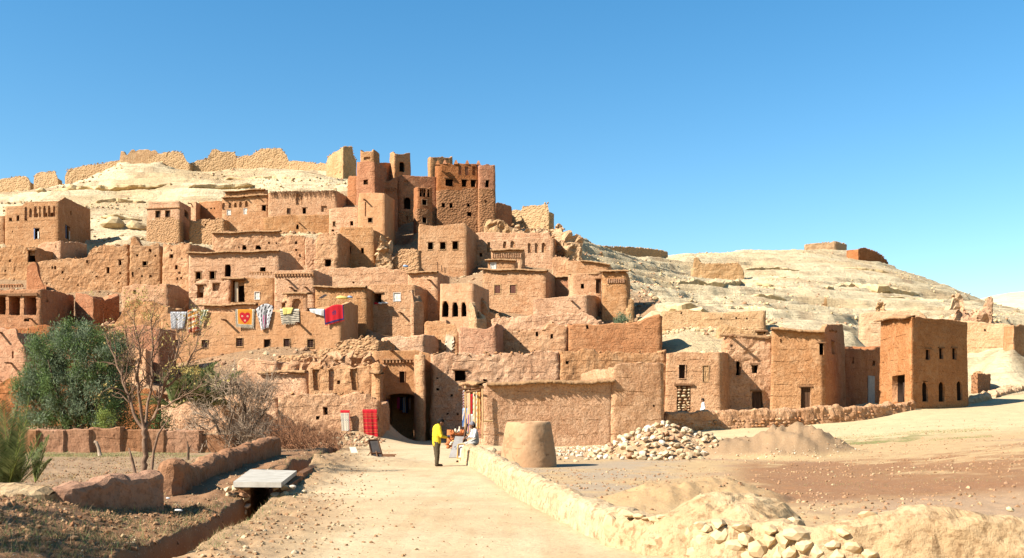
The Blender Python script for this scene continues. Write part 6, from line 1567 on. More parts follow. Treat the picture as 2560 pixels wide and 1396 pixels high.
# unseen date palms just left of the view, placed to shade the bank
for k_, (x_, y_, h_) in enumerate(((-12.6, 10.2, 3.2), (-11.6, 7.8, 4.0))):
    z_ = gz1(x_, y_); dp = thing('shade_palm', (x_, y_, z_), ('nearer, shorter unseen date palm placed left of the view to shade the bank', 'farther, taller unseen date palm placed left of the view to shade the bank')[k_], 'palm', 'unseen date palms shading the bank')
    mb = MB(); mb.tube([[x_, y_, z_ - .2], [x_ + .08, y_, z_ + h_ * .5], [x_ + .05, y_ + .05, z_ + h_]], [.24, .19, .17], 9); mb.obj('trunk', [M['bark']], dp, True)
    for q in range(12):
        a = q * 2.4; e = rs.uniform(.1, 1.1); frond(dp, (x_ + .05, y_ + .05, z_ + h_), (math.cos(a) * math.cos(e), math.sin(a) * math.cos(e), math.sin(e)), rs.uniform(2.0, 2.7), rs, 1.1, .5, 30, lw=.03)
# bush on the terrace at right, and low herbs
bm_ = MB(); rs = np.random.default_rng(4)
leaves(bm_, W(1552, 800, 104)[None] + rs.normal(size=(40, 3)) * np.array([.35, .3, .28]), 40, .14, .16, .035, rs, 0, .5)
tag(bm_.obj('shrub', [M['olive']], None), 'round grey green shrub on the terrace below the tapering tower house', 'shrub')
def blades(name, n, sampler, h0, h1, wd, mats, seed, lean=.5):
    rs = np.random.default_rng(seed); x, y = sampler(rs, n); n = len(x); z = ground_z(x, y); p = np.stack([x, y, z - .01], 1)
    d = np.stack([rs.normal(size=n) * lean, rs.normal(size=n) * lean, np.ones(n)], 1); d /= np.linalg.norm(d, axis=1)[:, None]
    h = rs.uniform(h0, h1, (n, 1)); a = rs.random(n) * 6.283; s_ = np.stack([np.cos(a), np.sin(a), np.zeros(n)], 1) * wd
    V = np.stack([p - s_, p + s_, p + d * h], 1).reshape(-1, 3)
    me = mesh_np(name, V, [np.arange(3 * n).reshape(-1, 3)], mats, rs.integers(0, len(mats), n), False)
    o = bpy.data.objects.new(name, me); COL.objects.link(o); return tag(o, None, None, None, 'stuff')
def lb(rs, n):
    Y = rs.uniform(10, 19.5, n * 2); x = ditch_x(Y) - np.abs(rs.normal(0, 1.5, n * 2)) - .35; k = fb(x, Y, 1.0, 3, 81) > rs.uniform(-.5, .3, n * 2); return x[k][:n], Y[k][:n]
blades('dry_grass', 9000, lb, .04, .22, .004, [M['drydark'], M['dry'], M['drydark'], M['green']], 31, .8)
def fl(rs, n):
    Y = np.exp(rs.uniform(math.log(19), math.log(46), n * 2)); x = ray(rs.uniform(-60, 500, n * 2), Y); k = (x < ditch_x(Y) - 2.0) & (fb(x, Y, 1.6, 3, 82) > rs.uniform(-.3, .3, n * 2)); return x[k][:n], Y[k][:n]
blades('dry_grass', 8000, fl, .04, .22, .006, [M['dry'], M['dry'], M['yleaf'], M['dry']], 32, .7)
def gl(rs, n):
    Y = rs.uniform(42.5, 48.6, n); return ray(rs.uniform(-60, 470, n), Y), Y
blades('short_grass', 9000, gl, .03, .09, .012, [M['grass'], M['dry']], 33)
def gr(rs, n):
    Y = np.exp(rs.uniform(math.log(40), math.log(54), n * 3)); px = rs.uniform(1700, 2480, n * 3); x = ray(px, Y); k = fb(x * .35, Y, 2.0, 3, 83) > rs.uniform(.02, .5, n * 3); return x[k][:n], Y[k][:n]
blades('short_grass', 15000, gr, .02, .07, .012, [M['grass'], M['grass'], M['dry']], 34)
def gp(rs, n):
    Y = np.exp(rs.uniform(math.log(17), math.log(34), n * 3)); px = rs.uniform(1380, 2500, n * 3); x = ray(px, Y); k = fb(x, Y, 2.2, 3, 84) > rs.uniform(.12, .5, n * 3); return x[k][:n], Y[k][:n]
blades('short_grass', 5000, gp, .02, .06, .006, [M['grass'], M['dry']], 35)
def db(rs, n):
    Y = np.exp(rs.uniform(math.log(12), math.log(50), n)); return ditch_x(Y) + rs.choice([-1, 1], n) * (.33 + np.abs(rs.normal(0, .25, n))), Y
blades('dry_grass', 4000, db, .03, .16, .005, [M['dry'], M['dry'], M['green']], 36, .8)
for px, py in [(250, 1112)]:
    mb = MB(); p = W(px, 1140, 43); mb.tube([p, p + [-.06, 0, .35], p + [-.16, 0, .58], p + [-.25, 0, .60]], [.085, .07, .07, .06], 7); tag(mb.obj('tree_stump', [M['twig']], None, True), 'pale dead stump leaning in front of the block wall', 'stump')
mb = MB(); p = W(470, 1150, 40); mb.tube([p, p + [.02, 0, .4], p + [-.03, 0, .75]], [.06, .05, .015], 6); mb.tube([p + [.02, 0, .4], p + [.14, 0, .62]], [.03, .012], 5); tag(mb.obj('dead_post', [M['barkd']], None, True), 'dark forked dead branch standing by the far end of the block wall', 'branch')

# ------------------------------------------------------------------ cloth
def cmat(name, col, rough=.9):
    m = plain('cloth_' + name, col, tuple(c * .82 for c in col), 30, rough, .004); return m
K = {n: cmat(n, c) for n, c in dict(red=(.55, .02, .03), orange=(.72, .28, .03), cream=(.72, .64, .50), black=(.025, .025, .03), greyw=(.58, .58, .60), grey=(.26, .27, .32), rust=(.52, .17, .06), navy=(.035, .035, .12), blue=(.06, .20, .62), lightblue=(.30, .46, .72), white=(.80, .80, .80), yellow=(.78, .68, .22), pink=(.55, .05, .22), purple=(.30, .12, .42), ochre=(.66, .42, .14), dkred=(.36, .015, .02), green=(.08, .16, .10)).items()}
def rug(label, px0, px1, py0, py1, Y, fn, mats, out=.16, fold=.05, skew=(0, 0, 0, 0), tops=None, over=.35, nu=44, nv=40, cat='rug', group='rugs hung over the carpet house wall', name='rug', seed=0, nrm=(0, -1)):
    """cloth hanging down a wall, its top end laid back over the wall"""
    V = []; F = []; mi = []
    nr = np.array(nrm, float)
    for j in range(nv + 1):
        f = j / nv
        for i_ in range(nu + 1):
            g_ = i_ / nu
            fo = fold * (math.sin(g_ * 9 + seed) * .6 + math.sin(g_ * 21 + seed * 2) * .3) * (.35 + .65 * f)
            pxl = px0 + skew[0] * f; pxr = px1 + skew[1] * f
            px = pxl + (pxr - pxl) * g_
            tp = py0 + (tops[0] + (tops[1] - tops[0]) * g_ + tops[2] * math.sin(g_ * math.pi) if tops else 0)
            bt_ = py1 + skew[2] * (1 - g_) + skew[3] * g_
            q = W(px, tp + (bt_ - tp) * f, Y)
            q[:2] += nr * (out + fo); V.append(q)
    top0 = [v.copy() for v in V[:nu + 1]]
    for k_, (o_, dz) in enumerate(((.0, .06), (-.12, .10), (-.12 - over, .06))):      # over the top
        for i_ in range(nu + 1):
            v = top0[i_].copy(); v[:2] += nr * (o_ if k_ else -.02); v[2] += dz; V.append(v)
    for j in range(nv):
        for i_ in range(nu):
            a = j * (nu + 1) + i_; F.append([a, a + nu + 1, a + nu + 2, a + 1]); mi.append(fn((i_ + .5) / nu, (j + .5) / nv))
    b0 = (nv + 1) * (nu + 1)
    for k_ in range(3):
        r0 = 0 if k_ == 0 else b0 + (k_ - 1) * (nu + 1); r1 = b0 + k_ * (nu + 1)
        for i_ in range(nu): F.append([r0 + i_, r0 + i_ + 1, r1 + i_ + 1, r1 + i_]); mi.append(fn((i_ + .5) / nu, 0.01))
    mb = MB(); mb.add(V, F, np.array(mi))
    o = mb.obj(name, [K[m] for m in mats], None, True)
    s_ = o.modifiers.new('thickness', 'SOLIDIFY'); s_.thickness = .018; s_.offset = 0
    if name == 'rug' and py1 - py0 > 24:
        fm = MB(); row = V[nv * (nu + 1):(nv + 1) * (nu + 1)]
        for i_ in range(nu):
            p = (row[i_] + row[i_ + 1]) / 2; l_ = .11 + .06 * math.sin(i_ * 5.3)
            fm.tube([p + [0, 0, .02], p + [.02 * math.sin(i_ * 3.1), -.01, -l_ * .6], p + [.035 * math.sin(i_ * 3.1), -.01, -l_]], [.018, .016, .008], 3, cap=False)
        fo_ = fm.obj('fringe', [K[mats[0] if mats[0] not in ('orange',) else 'cream']], o); fo_['kind'] = 'stuff'
    return tag(o, label, cat, group)
def f_speck(u, v):
    n = math.sin(u * 47) * math.sin(v * 53 + u * 9) + .5 * math.sin(u * 23 + v * 31)
    return 1 if n > .35 else (2 if n < -.75 else 0)
def f_rust(u, v):
    if u > .82: return 1 if int(v * 22) % 2 else 3
    s_ = int(v * 14 + u * 2); return (0, 1, 0, 2, 1, 0, 3)[s_ % 7] if abs(math.sin(u * 9)) > .15 else 1
def f_heart(u, v):
    if u < .12 or u > .88 or v > .86: return (1 if (int(u * 30) + int(v * 34)) % 2 else 4) if (u < .10 or u > .90 or v > .88) else 1
    x = (u - .5) / .30; y = (.50 - v) / .36
    x2 = x * .98; yy = y + .05
    inside = (x2 * x2 + (yy * 1.05 - abs(x2) ** .75 * .62) ** 2) < .86
    if inside:
        for cx, cy in ((.36, .36), (.64, .36), (.5, .62)):
            r_ = math.hypot((u - cx) / .05, (v - cy) / .055)
            if r_ < 1: return 0 if r_ < .55 else 1
        return 2
    return 0
def f_blk(u, v):
    s_ = math.sin((u * 1.0 + v * .35) * 34 + math.sin(v * 6) * 1.2)
    if v > .45 and .35 < u < .7 and s_ > .2: return 2
    return 1 if s_ > .35 and int(v * 16 + u * 5) % 3 else 0
def f_strip(u, v): return 1 if (v * 7.0 + .08 * math.sin(u * 8)) % 1 > .55 else 0
def f_red(u, v):
    if v > .88 or u < .05 or u > .95: return 1
    return 1 if (.42 < u < .62 and .28 < v < .55 and math.sin(u * 60) * math.sin(v * 40) > -.2 and abs(u - .52) + abs(v - .42) * .6 < .14) else 0
CY = lambda px: 94 - (px - 398) / (856 - 398) * 2.0
rug('grey and white speckled cloth hanging leftmost on the carpet house wall', 427, 468, 783, 822, CY(447), f_speck, ['greyw', 'grey', 'white'], skew=(3, -6, 0, -3), seed=1)
rug('rust and cream striped blanket hanging second from left on the wall', 470, 502, 774, 830, CY(490), f_rust, ['rust', 'cream', 'orange', 'dkred'], skew=(2, -2, 2, -4), tops=(6, 4, -3), seed=2, fold=.09)
rug('narrow cream and green strip hanging slantwise by the striped blanket', 503, 522, 778, 812, CY(512), lambda u, v: 1 if int(u * 5) % 2 else 0, ['cream', 'green'], skew=(-2, -14, 0, -6), seed=3, fold=.06, nu=24, nv=24)
rug('orange rug with a big red heart and a pale border', 589, 638, 777, 818, CY(613), f_heart, ['orange', 'cream', 'red', 'ochre', 'black'], skew=(2, -2, -2, 1), seed=4, fold=.02, nu=64, nv=56)
rug('black and white striped blanket heaped over the wall right of the heart rug', 641, 685, 764, 824, CY(663), f_blk, ['greyw', 'black', 'pink'], skew=(12, -12, 0, -8), tops=(12, 6, -10), seed=5, fold=.11)
rug('cream rug with black horizontal stripes hanging under a yellow cloth', 701, 749, 776, 810, CY(725), f_strip, ['cream', 'black'], skew=(4, 1, 0, -3), seed=6, fold=.04)
rug('yellow cloth lying over the top of the black striped rug', 708, 734, 773, 788, CY(721), lambda u, v: 0, ['yellow'], out=.24, seed=7, fold=.03, nu=16, nv=14, skew=(2, -4, 0, -3), cat='cloth')
rug('white cloth drooping along the wall top left of the red rug', 775, 811, 776, 786, CY(793), lambda u, v: 0, ['white'], out=.2, seed=8, fold=.05, nu=24, nv=14, skew=(3, 0, -4, 6), cat='cloth')
rug('bright red rug with a navy border at the right end of the wall', 811, 859, 764, 806, CY(836), f_red, ['red', 'navy'], skew=(2, 2, 7, -6), tops=(14, 2, -6), seed=9, fold=.05)
# carpets hung on the ruin by the gate
GYC = 64.55
def f_pale(u, v):
    if v < .05 or v > .93 or u > .93: return 1
    if .12 < v < .15: return 2 if int(u * 14) % 3 else 0
    n = math.sin(u * 31 + v * 3) * math.sin(v * 61)
    return 2 if (n > .72 or (.36 < v < .40 and n > 0)) else (3 if v > .8 and n > -.2 else 0)
def f_rc(u, v):
    if v < .10 or v > .90: return 0
    if .02 < (v * 11) % 1 < .24 and math.sin(u * 60) > -.4: return 2
    return 1 if abs(math.sin(u * 10)) < .35 or int(v * 20) % 4 == 1 else 0
rug('pale woven carpet with red edges hung on the ruin left of the gate', 853, 876, 1030, 1086, GYC, f_pale, ['cream', 'red', 'grey', 'greyw'], out=.30, fold=.02, skew=(4, 2, 0, 0), over=.0, group='carpets on show by the gate', seed=2)
rug('bright red patterned carpet hung on the ruin beside the gate', 908, 944, 1028, 1092, GYC, f_rc, ['red', 'dkred', 'rust'], out=.32, fold=.04, skew=(4, 3, 0, 0), over=.0, group='carpets on show by the gate', seed=4)
# textiles at the shop front (its left side faces the path)
def sf(px): return 66 + (px - 1166) / 40.0 * -6.0
SN = np.array([-.98, -.2])
def tex(label, px0, px1, py0, py1, fn, mats, out=.18, skew=(0, 0, 0, 0), seed=0, name='textile', n=16):
    Y = sf((px0 + px1) / 2) - .25
    return rug(label, px0, px1, py0, py1, Y, fn, mats, out=out, fold=.03, over=0., nu=n, nv=36, cat='textile', group='textiles hung at the shop front', skew=skew, seed=seed, name=name, nrm=(-.35, -.93))
tex('narrow red and white woven band hanging at the left of the shop front', 1160, 1168, 979, 1026, lambda u, v: (0, 1, 2)[int(v * 21 + 2 * math.sin(u * 6)) % 3], ['dkred', 'white', 'black'])
tex('blue and white scarf hanging below the red woven band', 1159, 1172, 1025, 1068, lambda u, v: (0, 1, 2)[int(u * 4 + v * 3) % 3], ['lightblue', 'white', 'blue'], skew=(0, -2, 0, 0), seed=1)
tex('red scarf hanging in the middle of the shop front', 1176, 1185, 990, 1042, lambda u, v: 0 if u > .4 else 1, ['red', 'dkred'], seed=2)
tex('purple scarf hanging below the red scarf', 1173, 1181, 1040, 1086, lambda u, v: 1 if u > .6 else 0, ['purple', 'pink'], seed=3)
tex('white scarf hanging beside the head of the seated man', 1179, 1186, 1040, 1078, lambda u, v: 0, ['white'], out=.3, seed=4)
tex('tall cream and ochre cloth hanging at the right of the shop front', 1185, 1196, 980, 1070, lambda u, v: 1 if math.sin(v * 40 + u * 7) > .6 else 0, ['cream', 'ochre'], seed=5)
tex('orange patterned cloth hanging rightmost at the shop front', 1196, 1204, 985, 1072, lambda u, v: 1 if math.sin(v * 30) * math.sin(u * 9) > .2 else 0, ['ochre', 'rust', 'cream'], seed=6)
# wooden frame the textiles hang from
fr = thing('display_frame', W(1185, 1098, 60.5), 'rough wooden pole frame carrying textiles at the shop front', 'frame')
for px, py0, py1, Y in ((1163, 965, 1096, 61.2), (1174, 972, 1096, 61.0), (1206, 972, 1098, 59.7), (1187, 978, 1096, 60.5)):
    mb = MB(); mb.tube([W(px, py1, Y), W(px + 1, (py0 + py1) / 2, Y), W(px, py0, Y)], .05, 6); mb.obj('pole', [M['woodl']], fr, True)
for a_, b_ in (((1146, 975, 61.3), (1176, 972, 60.9)), ((1165, 981, 60.6), (1200, 976, 59.8))):
    mb = MB(); mb.tube([W(*a_), W(*b_)], .06, 6); mb.obj('cross_bar', [M['beam']], fr, True)
mb = MB(); mb.tube([W(1207, 1054, 59.7), W(1232, 1053, 59.7)], .05, 5); tag(mb.obj('wooden_rail', [M['woodl']], None), 'short pale rail sticking out of the shop wall above the clay oven', 'rail')
# souvenir stand
SY = 46.0
stt = thing('souvenir_table', W(1148, 1112, SY), 'low stall table heaped with baskets and small pots before the shop', 'stall')
mb = MB(); mb.box(W(1148, 1091, SY), (.40, .28, .02)); mb.obj('table_top', [M['wood']], stt)
for sx in (-.34, .34):
    for sy in (-.22, .22):
        mb = MB(); p = W(1148, 1091, SY) + [sx, sy, 0]; mb.tube([p, [p[0], p[1], gz1(p[0], p[1])]], .025, 5); mb.obj('leg', [M['wood']], stt)
mb = MB(); mb.lathe([(.0, 0), (.24, .0), (.30, .10), (.31, .13), (.28, .12), (.0, .06)], W(1150, 1089, SY - .05), 14); tag(mb.obj('basket', [K['rust']], None, True), 'wide red brown basket on the souvenir table', 'basket')
mb = MB(); mb.lathe([(.0, .0), (.13, .0), (.15, .03), (.12, .06), (.03, .26), (.045, .30), (.0, .32)], W(1149, 1084, SY - .1), 14); tag(mb.obj('tagine_pot', [K['cream']], None, True), 'cream tagine pot with cone lid in the basket', 'pot')
rs = np.random.default_rng(6)
for k in range(9):
    p = W(1128 + k * 5.0 + rs.uniform(-2, 2), 1082 + rs.uniform(-1, 5), SY - .2 + rs.uniform(-.1, .2)); mb = MB(); s_ = rs.uniform(.06, .10)
    mb.lathe([(0, 0), (s_ * .7, .0), (s_, s_ * .7), (s_ * .75, s_ * 1.3), (s_ * .35, s_ * 1.6), (s_ * .45, s_ * 1.9), (0, s_ * 1.9)], p, 10)
    c_ = ['rust', 'dkred', 'cream', 'ochre', 'dkred', 'rust'][k % 6]
    tag(mb.obj('clay_pot', [K[c_]], None, True), 'small %s pot in the row of wares on the souvenir table' % dict(rust='rust brown', red='red', cream='cream', ochre='ochre', dkred='dark red', white='white')[c_], 'pot', 'small pots on the souvenir table')
mb = MB(); mb.tube([W(1126, 1118, 42), W(1127, 1075, 42)], .16, 9); 
for k in range(16):
    a = k * .8; mb.sphere(W(1127 + 7 * math.sin(a), 1078 + k * 2.2, 41.8), .06 + .02 * math.sin(k), 6)
tag(mb.obj('necklace_stand', [K['rust']], None, True), 'stand hung with brown and red necklaces next to the standing man', 'stand')
for k in range(12):
    p = W(1114 + rs.uniform(0, 20), 1096 + rs.uniform(0, 26), 40 + rs.uniform(-.5, .8)); mb = MB(); mb.sphere(p, rs.uniform(.045, .085), 7, 0, (1.2, 1, .7)); c_ = ['ochre', 'rust', 'rust', 'cream'][k % 4]
    tag(mb.obj('trinket', [K[c_]], None, True), 'small %s trinket laid out on the ground beside the standing man' % c_, 'trinket', 'trinkets laid out by the standing man')
def slab(name, label, cat, quad, Y0, Y1, thick, mat, parts=None):
    """leaning board; quad = photo corners top left, top right, bottom right, bottom left; leans back to Y1 at the top"""
    a = W(*quad[0], Y1); b_ = W(*quad[1], Y1); c_ = W(*quad[2], Y0); d_ = W(*quad[3], Y0)
    root = thing(name, (c_ + d_) / 2, label, cat); mb = MB(); nr = np.cross(b_ - a, d_ - a); nr /= np.linalg.norm(nr)
    if nr[1] > 0: nr = -nr
    F = [[0, 1, 2, 3], [4, 7, 6, 5], [0, 4, 5, 1], [1, 5, 6, 2], [2, 6, 7, 3], [3, 7, 4, 0]]
    mb.add([a, b_, c_, d_] + [v - nr * thick for v in (a, b_, c_, d_)], F); mb.obj('board', [mat], root)
    return root, a, b_, c_, d_, nr
root, a, b_, c_, d_, nr = slab('leaning_board', 'grey board leaning on the souvenir table at the wall end', 'board', [(1138, 1091), (1160, 1092), (1145, 1144), (1122, 1144)], 37.6, 38.2, .03, M['grey'])
mb = MB(); ctr = (a + b_ + c_ + d_) / 4 - (b_ - a) * .05 - (a - d_) * .03 + nr * .01
ex = (b_ - a) / np.linalg.norm(b_ - a); ey = np.cross(nr, ex)
for r0 in (.07, .04): mb.tube([ctr + ex * r0 * math.cos(t) + ey * r0 * 1.1 * math.sin(t) for t in np.linspace(0, 6.283, 20)], .006, 4)
mb.obj('painted_ring', [K['greyw']], root)
root, a, b_, c_, d_, nr = slab('picture_frame', 'small framed mirror with an arched centre by the feet of the seated man', 'frame', [(1145, 1112), (1161, 1110), (1159, 1145), (1143, 1146)], 37.1, 37.3, .02, K['greyw'])
for e0, e1 in ((a, b_), (b_, c_), (c_, d_), (d_, a)):
    mb = MB(); mb.tube([e0 + nr * .01, e1 + nr * .01], .02, 5); mb.obj('frame_bar', [K['ochre']], root)
mb = MB(); ctr = (a + b_ + c_ + d_) / 4 + nr * .015; ex = (b_ - a) / np.linalg.norm(b_ - a); ey = (a - d_) / np.linalg.norm(a - d_)
mb.tube([ctr + ex * .07 * x + ey * y for x, y in [(-1, -.17), (-1, .06)] + [(-math.cos(t), .06 + .1 * math.sin(t)) for t in np.linspace(.2, 2.94, 8)] + [(1, .06), (1, -.17)]], .013, 5); mb.obj('arch_moulding', [M['iron']], root)
mb = MB(); mb.tube([W(1158, 1106, 38.4), W(1168, 1060, 38.6)], .055, 6); tag(mb.obj('dark_beam', [M['wood']], None), 'dark wooden beam leaning between the board and the seated man', 'beam')
# easel board by the ditch
es = thing('easel_board', W(942, 1160, 37.5), 'dark framed display board leaning on a wooden stand left of the path', 'display board')
EY_ = 37.5
A_, B_, C_, D_ = W(921, 1101, EY_ + .35), W(945, 1100, EY_ + .35), W(961, 1158, EY_), W(934, 1158, EY_)
nr = np.cross(B_ - A_, D_ - A_); nr /= np.linalg.norm(nr); nr = nr if nr[1] < 0 else -nr
F6 = [[0, 1, 2, 3], [4, 7, 6, 5], [0, 4, 5, 1], [1, 5, 6, 2], [2, 6, 7, 3], [3, 7, 4, 0]]
mb = MB(); mb.add([A_, B_, C_, D_] + [v - nr * .02 for v in (A_, B_, C_, D_)], F6); mb.obj('panel', [M['slate']], es)
for e0, e1 in ((A_, B_), (B_, C_), (C_, D_), (D_, A_), (A_ * .42 + D_ * .58, B_ * .42 + C_ * .58)):
    mb = MB(); mb.tube([e0 + nr * .015, e1 + nr * .015], .028, 4); mb.obj('frame_bar', [M['wood']], es)
for e0, e1 in ((A_ * .5 + D_ * .5, W(903, 1160, EY_ + .1)), (B_ * .4 + C_ * .6, W(962, 1162, EY_ - .1)), ((A_ + B_ + C_ + D_) / 4 + nr * .03, (A_ + B_ + 3 * C_ + 3 * D_) / 8 + nr * .06)):
    mb = MB(); mb.tube([e0, e1], .02, 5); mb.obj('leg', [M['beam']], es)
sg = thing('paper_sign', W(883, 1134, 44), 'small pale board with a stick standing on the gravel bank', 'sign')
a, b_, c_, d_ = W(873, 1118, 44.1), W(889, 1118, 44.1), W(895, 1132, 43.9), W(878, 1133, 43.9)
mb = MB(); mb.add([a, b_, c_, d_] + [v + np.array([0, .03, 0]) for v in (a, b_, c_, d_)], F6); mb.obj('board', [K['cream']], sg)
mb = MB(); mb.tube([W(880, 1134, 44.2), W(879, 1107, 44.2)], .02, 5); mb.obj('stick', [M['woodl']], sg)
rs = np.random.default_rng(14)
for k in range(8):
    mb = MB(); Y = 42 + k * .5; p = W(958 + k * 1.5, 1140 - k * 4.5, Y); p[2] = gz1(p[0], Y) + .03; a = rs.uniform(-.4, .4); L_ = rs.uniform(.25, .5)
    mb.box(p, (L_, .04, .02), [[math.cos(a), -math.sin(a), 0], [math.sin(a), math.cos(a), 0], [0, 0, 1]]); tag(mb.obj('loose_plank', [M['beam'] if k % 2 else M['forered']], None), 'scrap plank in the litter of wood behind the display board', 'plank', 'scrap planks by the display board')
# clothes hanging in the gate passage, the pale far wall of the passage and its steps
GP = BY['gate building with a dark arched passage and a row of bricks above']['root']
for k, (px, w_, y1, c_, lab) in enumerate([(996, 7, 1022, 'pink', 'pink robe hanging at the left in the gate passage'), (1003, 7, 1026, 'navy', 'dark blue robe hanging in the gate passage beside the pink one'), (1010, 7, 1032, 'blue', 'blue and white striped robe hanging in the middle of the gate passage'), (1017, 6, 1034, 'navy', 'navy robe hanging right of the striped robe in the passage'), (1024, 5, 1024, 'dkred', 'red and white cloth hanging at the right in the gate passage')]):
    rug(lab, px - w_ / 2, px + w_ / 2, 996, y1, 78.6, (lambda u, v: int(u * 4) % 2) if c_ in ('blue', 'dkred') else (lambda u, v: 0), [c_, 'white'], out=0, fold=.06, over=0, nu=12, nv=14, cat='robe', group='robes hanging in the gate passage', name='robe', seed=k)
mb = MB(); p = W(1002, 1010, 84.5); mb.box([p[0], 84.5, 2.4], (2.4, .15, 2.6)); tag(mb.obj('courtyard_wall', [M['plaster']], None), 'pale wall seen through the gate passage behind the hanging robes', 'wall')
for k in range(4):
    mb = MB(); x = ray(1002, 81); mb.box([x, 80.6 + .45 * k, .12 + .2 * k], (1.5, .28, .12 + .2 * k)); tag(mb.obj('stone_step', [M['pale']], None), ('lowest', 'second', 'third', 'topmost')[k] + ' worn step inside the gate passage below the hanging robes', 'step', 'steps in the gate passage')
mb = MB(); mb.tube([W(966, 1100, 72), W(967, 1000, 72)], .10, 7); tag(mb.obj('gate_post', [K['navy']], None), 'dark blue painted post at the left jamb of the gate', 'post')
# small things on the roofs
def lump(name, label, cat, px, py, Y, s_, mat, sc=(1.3, 1, .7)):
    V, F = _ROCK[3]; mb = MB(); mb.add(V * s_ * np.array(sc) + W(px, py, Y), F); tag(mb.obj(name, [mat], None, True), label, cat)
lump('plastic_bag', 'crumpled blue plastic bag on the terrace left of the three window house', 'bag', 1015, 666, 118, .28, K['lightblue'])
lump('cloth_bundle', 'pale yellow bundle on the roof above the red rug', 'bundle', 858, 745, 98, .42, K['yellow'], (1.6, 1, .6))
lump('cloth_bundle', 'blue and grey bundle beside the pale yellow bundle on the roof', 'bundle', 876, 743, 98, .22, K['lightblue'])
for k, (px, c_, cn) in enumerate([(941, 'red', 'red'), (951, 'white', 'white'), (958, 'greyw', 'grey white'), (966, 'white', 'bright white')]): lump('washing', '%s washing heaped on the ledge below the white shuttered window' % cn, 'washing', px, 759 - (k > 1) * 1, 102.2, .2, K[c_])
mb = MB(); a = W(797, 745, 100); b_ = W(811, 736, 100.6); mb.add([a, b_, b_ + [.25, .3, .0], a + [.25, .3, 0]] + [v - np.array([0, 0, .05]) for v in (a, b_, b_ + [.25, .3, 0], a + [.25, .3, 0])], F6); tag(mb.obj('tilted_panel', [M['grey']], None), 'small grey tilted panel on the roof right of the arched portal', 'panel')
lump('litter', 'white scrap of litter below the short shaded garden wall', 'litter', 448, 1276, 17.6, .05, K['white'], (1.6, 1, .5))
lump('litter', 'small white scrap of litter at the gap between the garden walls', 'litter', 421, 1246, 19.6, .035, K['white'])
mb = MB(); mb.tube([W(906, 803, 91.8) + [0, .2, .0], W(926, 806, 90.6)], .05, 5)
for k, (px, py, h_) in enumerate([(1095, 664, 16), (1105, 668, 12), (1113, 671, 10)]):
    m2 = MB(); m2.tube([W(px, py + 12, 108), W(px - 1, py - h_ + 8, 108)], .05, 5); tag(m2.obj('roof_stake', [M['wood']], None), 'dark stake on the roof of the square dark window house, ' + ('tallest' if k == 0 else 'middle' if k == 1 else 'shortest') + ' of three', 'stake')

# ------------------------------------------------------------------ people
def capsules(segs, k=12):
    """tapered limbs: (p0, r0, p1, r1[, flatten])"""
    mb = MB()
    for sg in segs:
        p0, r0, p1, r1 = sg[:4]; p0 = np.array(p0, float); p1 = np.array(p1, float)
        sc = sg[4] if len(sg) > 4 else (1, 1)
        t = np.linspace(0, 1, 6)[:, None]; pts = p0 + (p1 - p0) * t
        for j, f in enumerate(np.linspace(0, 1, 7)):
            c = p0 + (p1 - p0) * f; r_ = r0 + (r1 - r0) * f; mb.sphere(c, r_, k, 0, (sc[0], sc[1], 1))
    return mb
def fused(name, segs, mat, root, vox=.016, smooth=5, place=None):
    """fuse limbs into one continuous skin"""
    mb = capsules(segs); V, fs, ms = mb.arrays()
    if place is not None: V = place(V)
    me = mesh_np('tmp', V, fs, [], None, True); o = bpy.data.objects.new('tmp', me); COL.objects.link(o)
    m = o.modifiers.new('r', 'REMESH'); m.mode = 'VOXEL'; m.voxel_size = vox
    s_ = o.modifiers.new('s', 'SMOOTH'); s_.factor = .5; s_.iterations = smooth
    dg = bpy.context.evaluated_depsgraph_get(); dg.update()
    m2 = bpy.data.meshes.new_from_object(o.evaluated_get(dg)); m2.name = name
    bpy.data.objects.remove(o)
    n_ = len(m2.vertices); co = np.empty(n_ * 3, np.float32); m2.vertices.foreach_get('co', co)
    co = co.reshape(-1, 3); co = (co + (.010 if vox > .0125 else .0) * vn(co, .11, 3) + (.006 if vox > .0125 else 0) * vn(co, .05, 6)).astype(np.float32); co = co - rootloc(root).astype(np.float32); m2.vertices.foreach_set('co', co.ravel())
    m2.materials.clear(); m2.materials.append(mat); m2.polygons.foreach_set('use_smooth', np.ones(len(m2.polygons), bool)); m2.update()
    ob = bpy.data.objects.new(name, m2); COL.objects.link(ob); ob.parent = root
    return ob
def person(label, loc, rz, spec, scale=1.0):
    root = thing('person', loc, label, 'person')
    c, s_ = math.cos(rz), math.sin(rz)
    def place(V): V = np.asarray(V, float) * scale; return np.stack([V[:, 0] * c - V[:, 1] * s_, V[:, 0] * s_ + V[:, 1] * c, V[:, 2]], 1) + np.array(loc)
    for name, mat, segs, vox in spec:
        fused(name, segs, mat, root, vox, 4, place)
    return root
SK = M['skin']
def head(cx, cy, cz, pitch=0.0, r=.098):
    """skull, jaw, nose, ears, neck join; looks along +x"""
    f = lambda x, z, y=0: (cx + x * math.cos(pitch) + z * math.sin(pitch), cy + y, cz - x * math.sin(pitch) + z * math.cos(pitch))
    return [(f(-.015, .02), r, f(.01, .015), r * .95, (1, .86)), (f(.03, -.05), .07, f(.045, -.085), .045, (1, .85)), (f(.095, -.01), .014, f(.115, -.035), .019), (f(-.01, -.01, .085), .022, f(-.01, -.035, .088), .016), (f(-.01, -.01, -.085), .022, f(-.01, -.035, -.088), .016)]
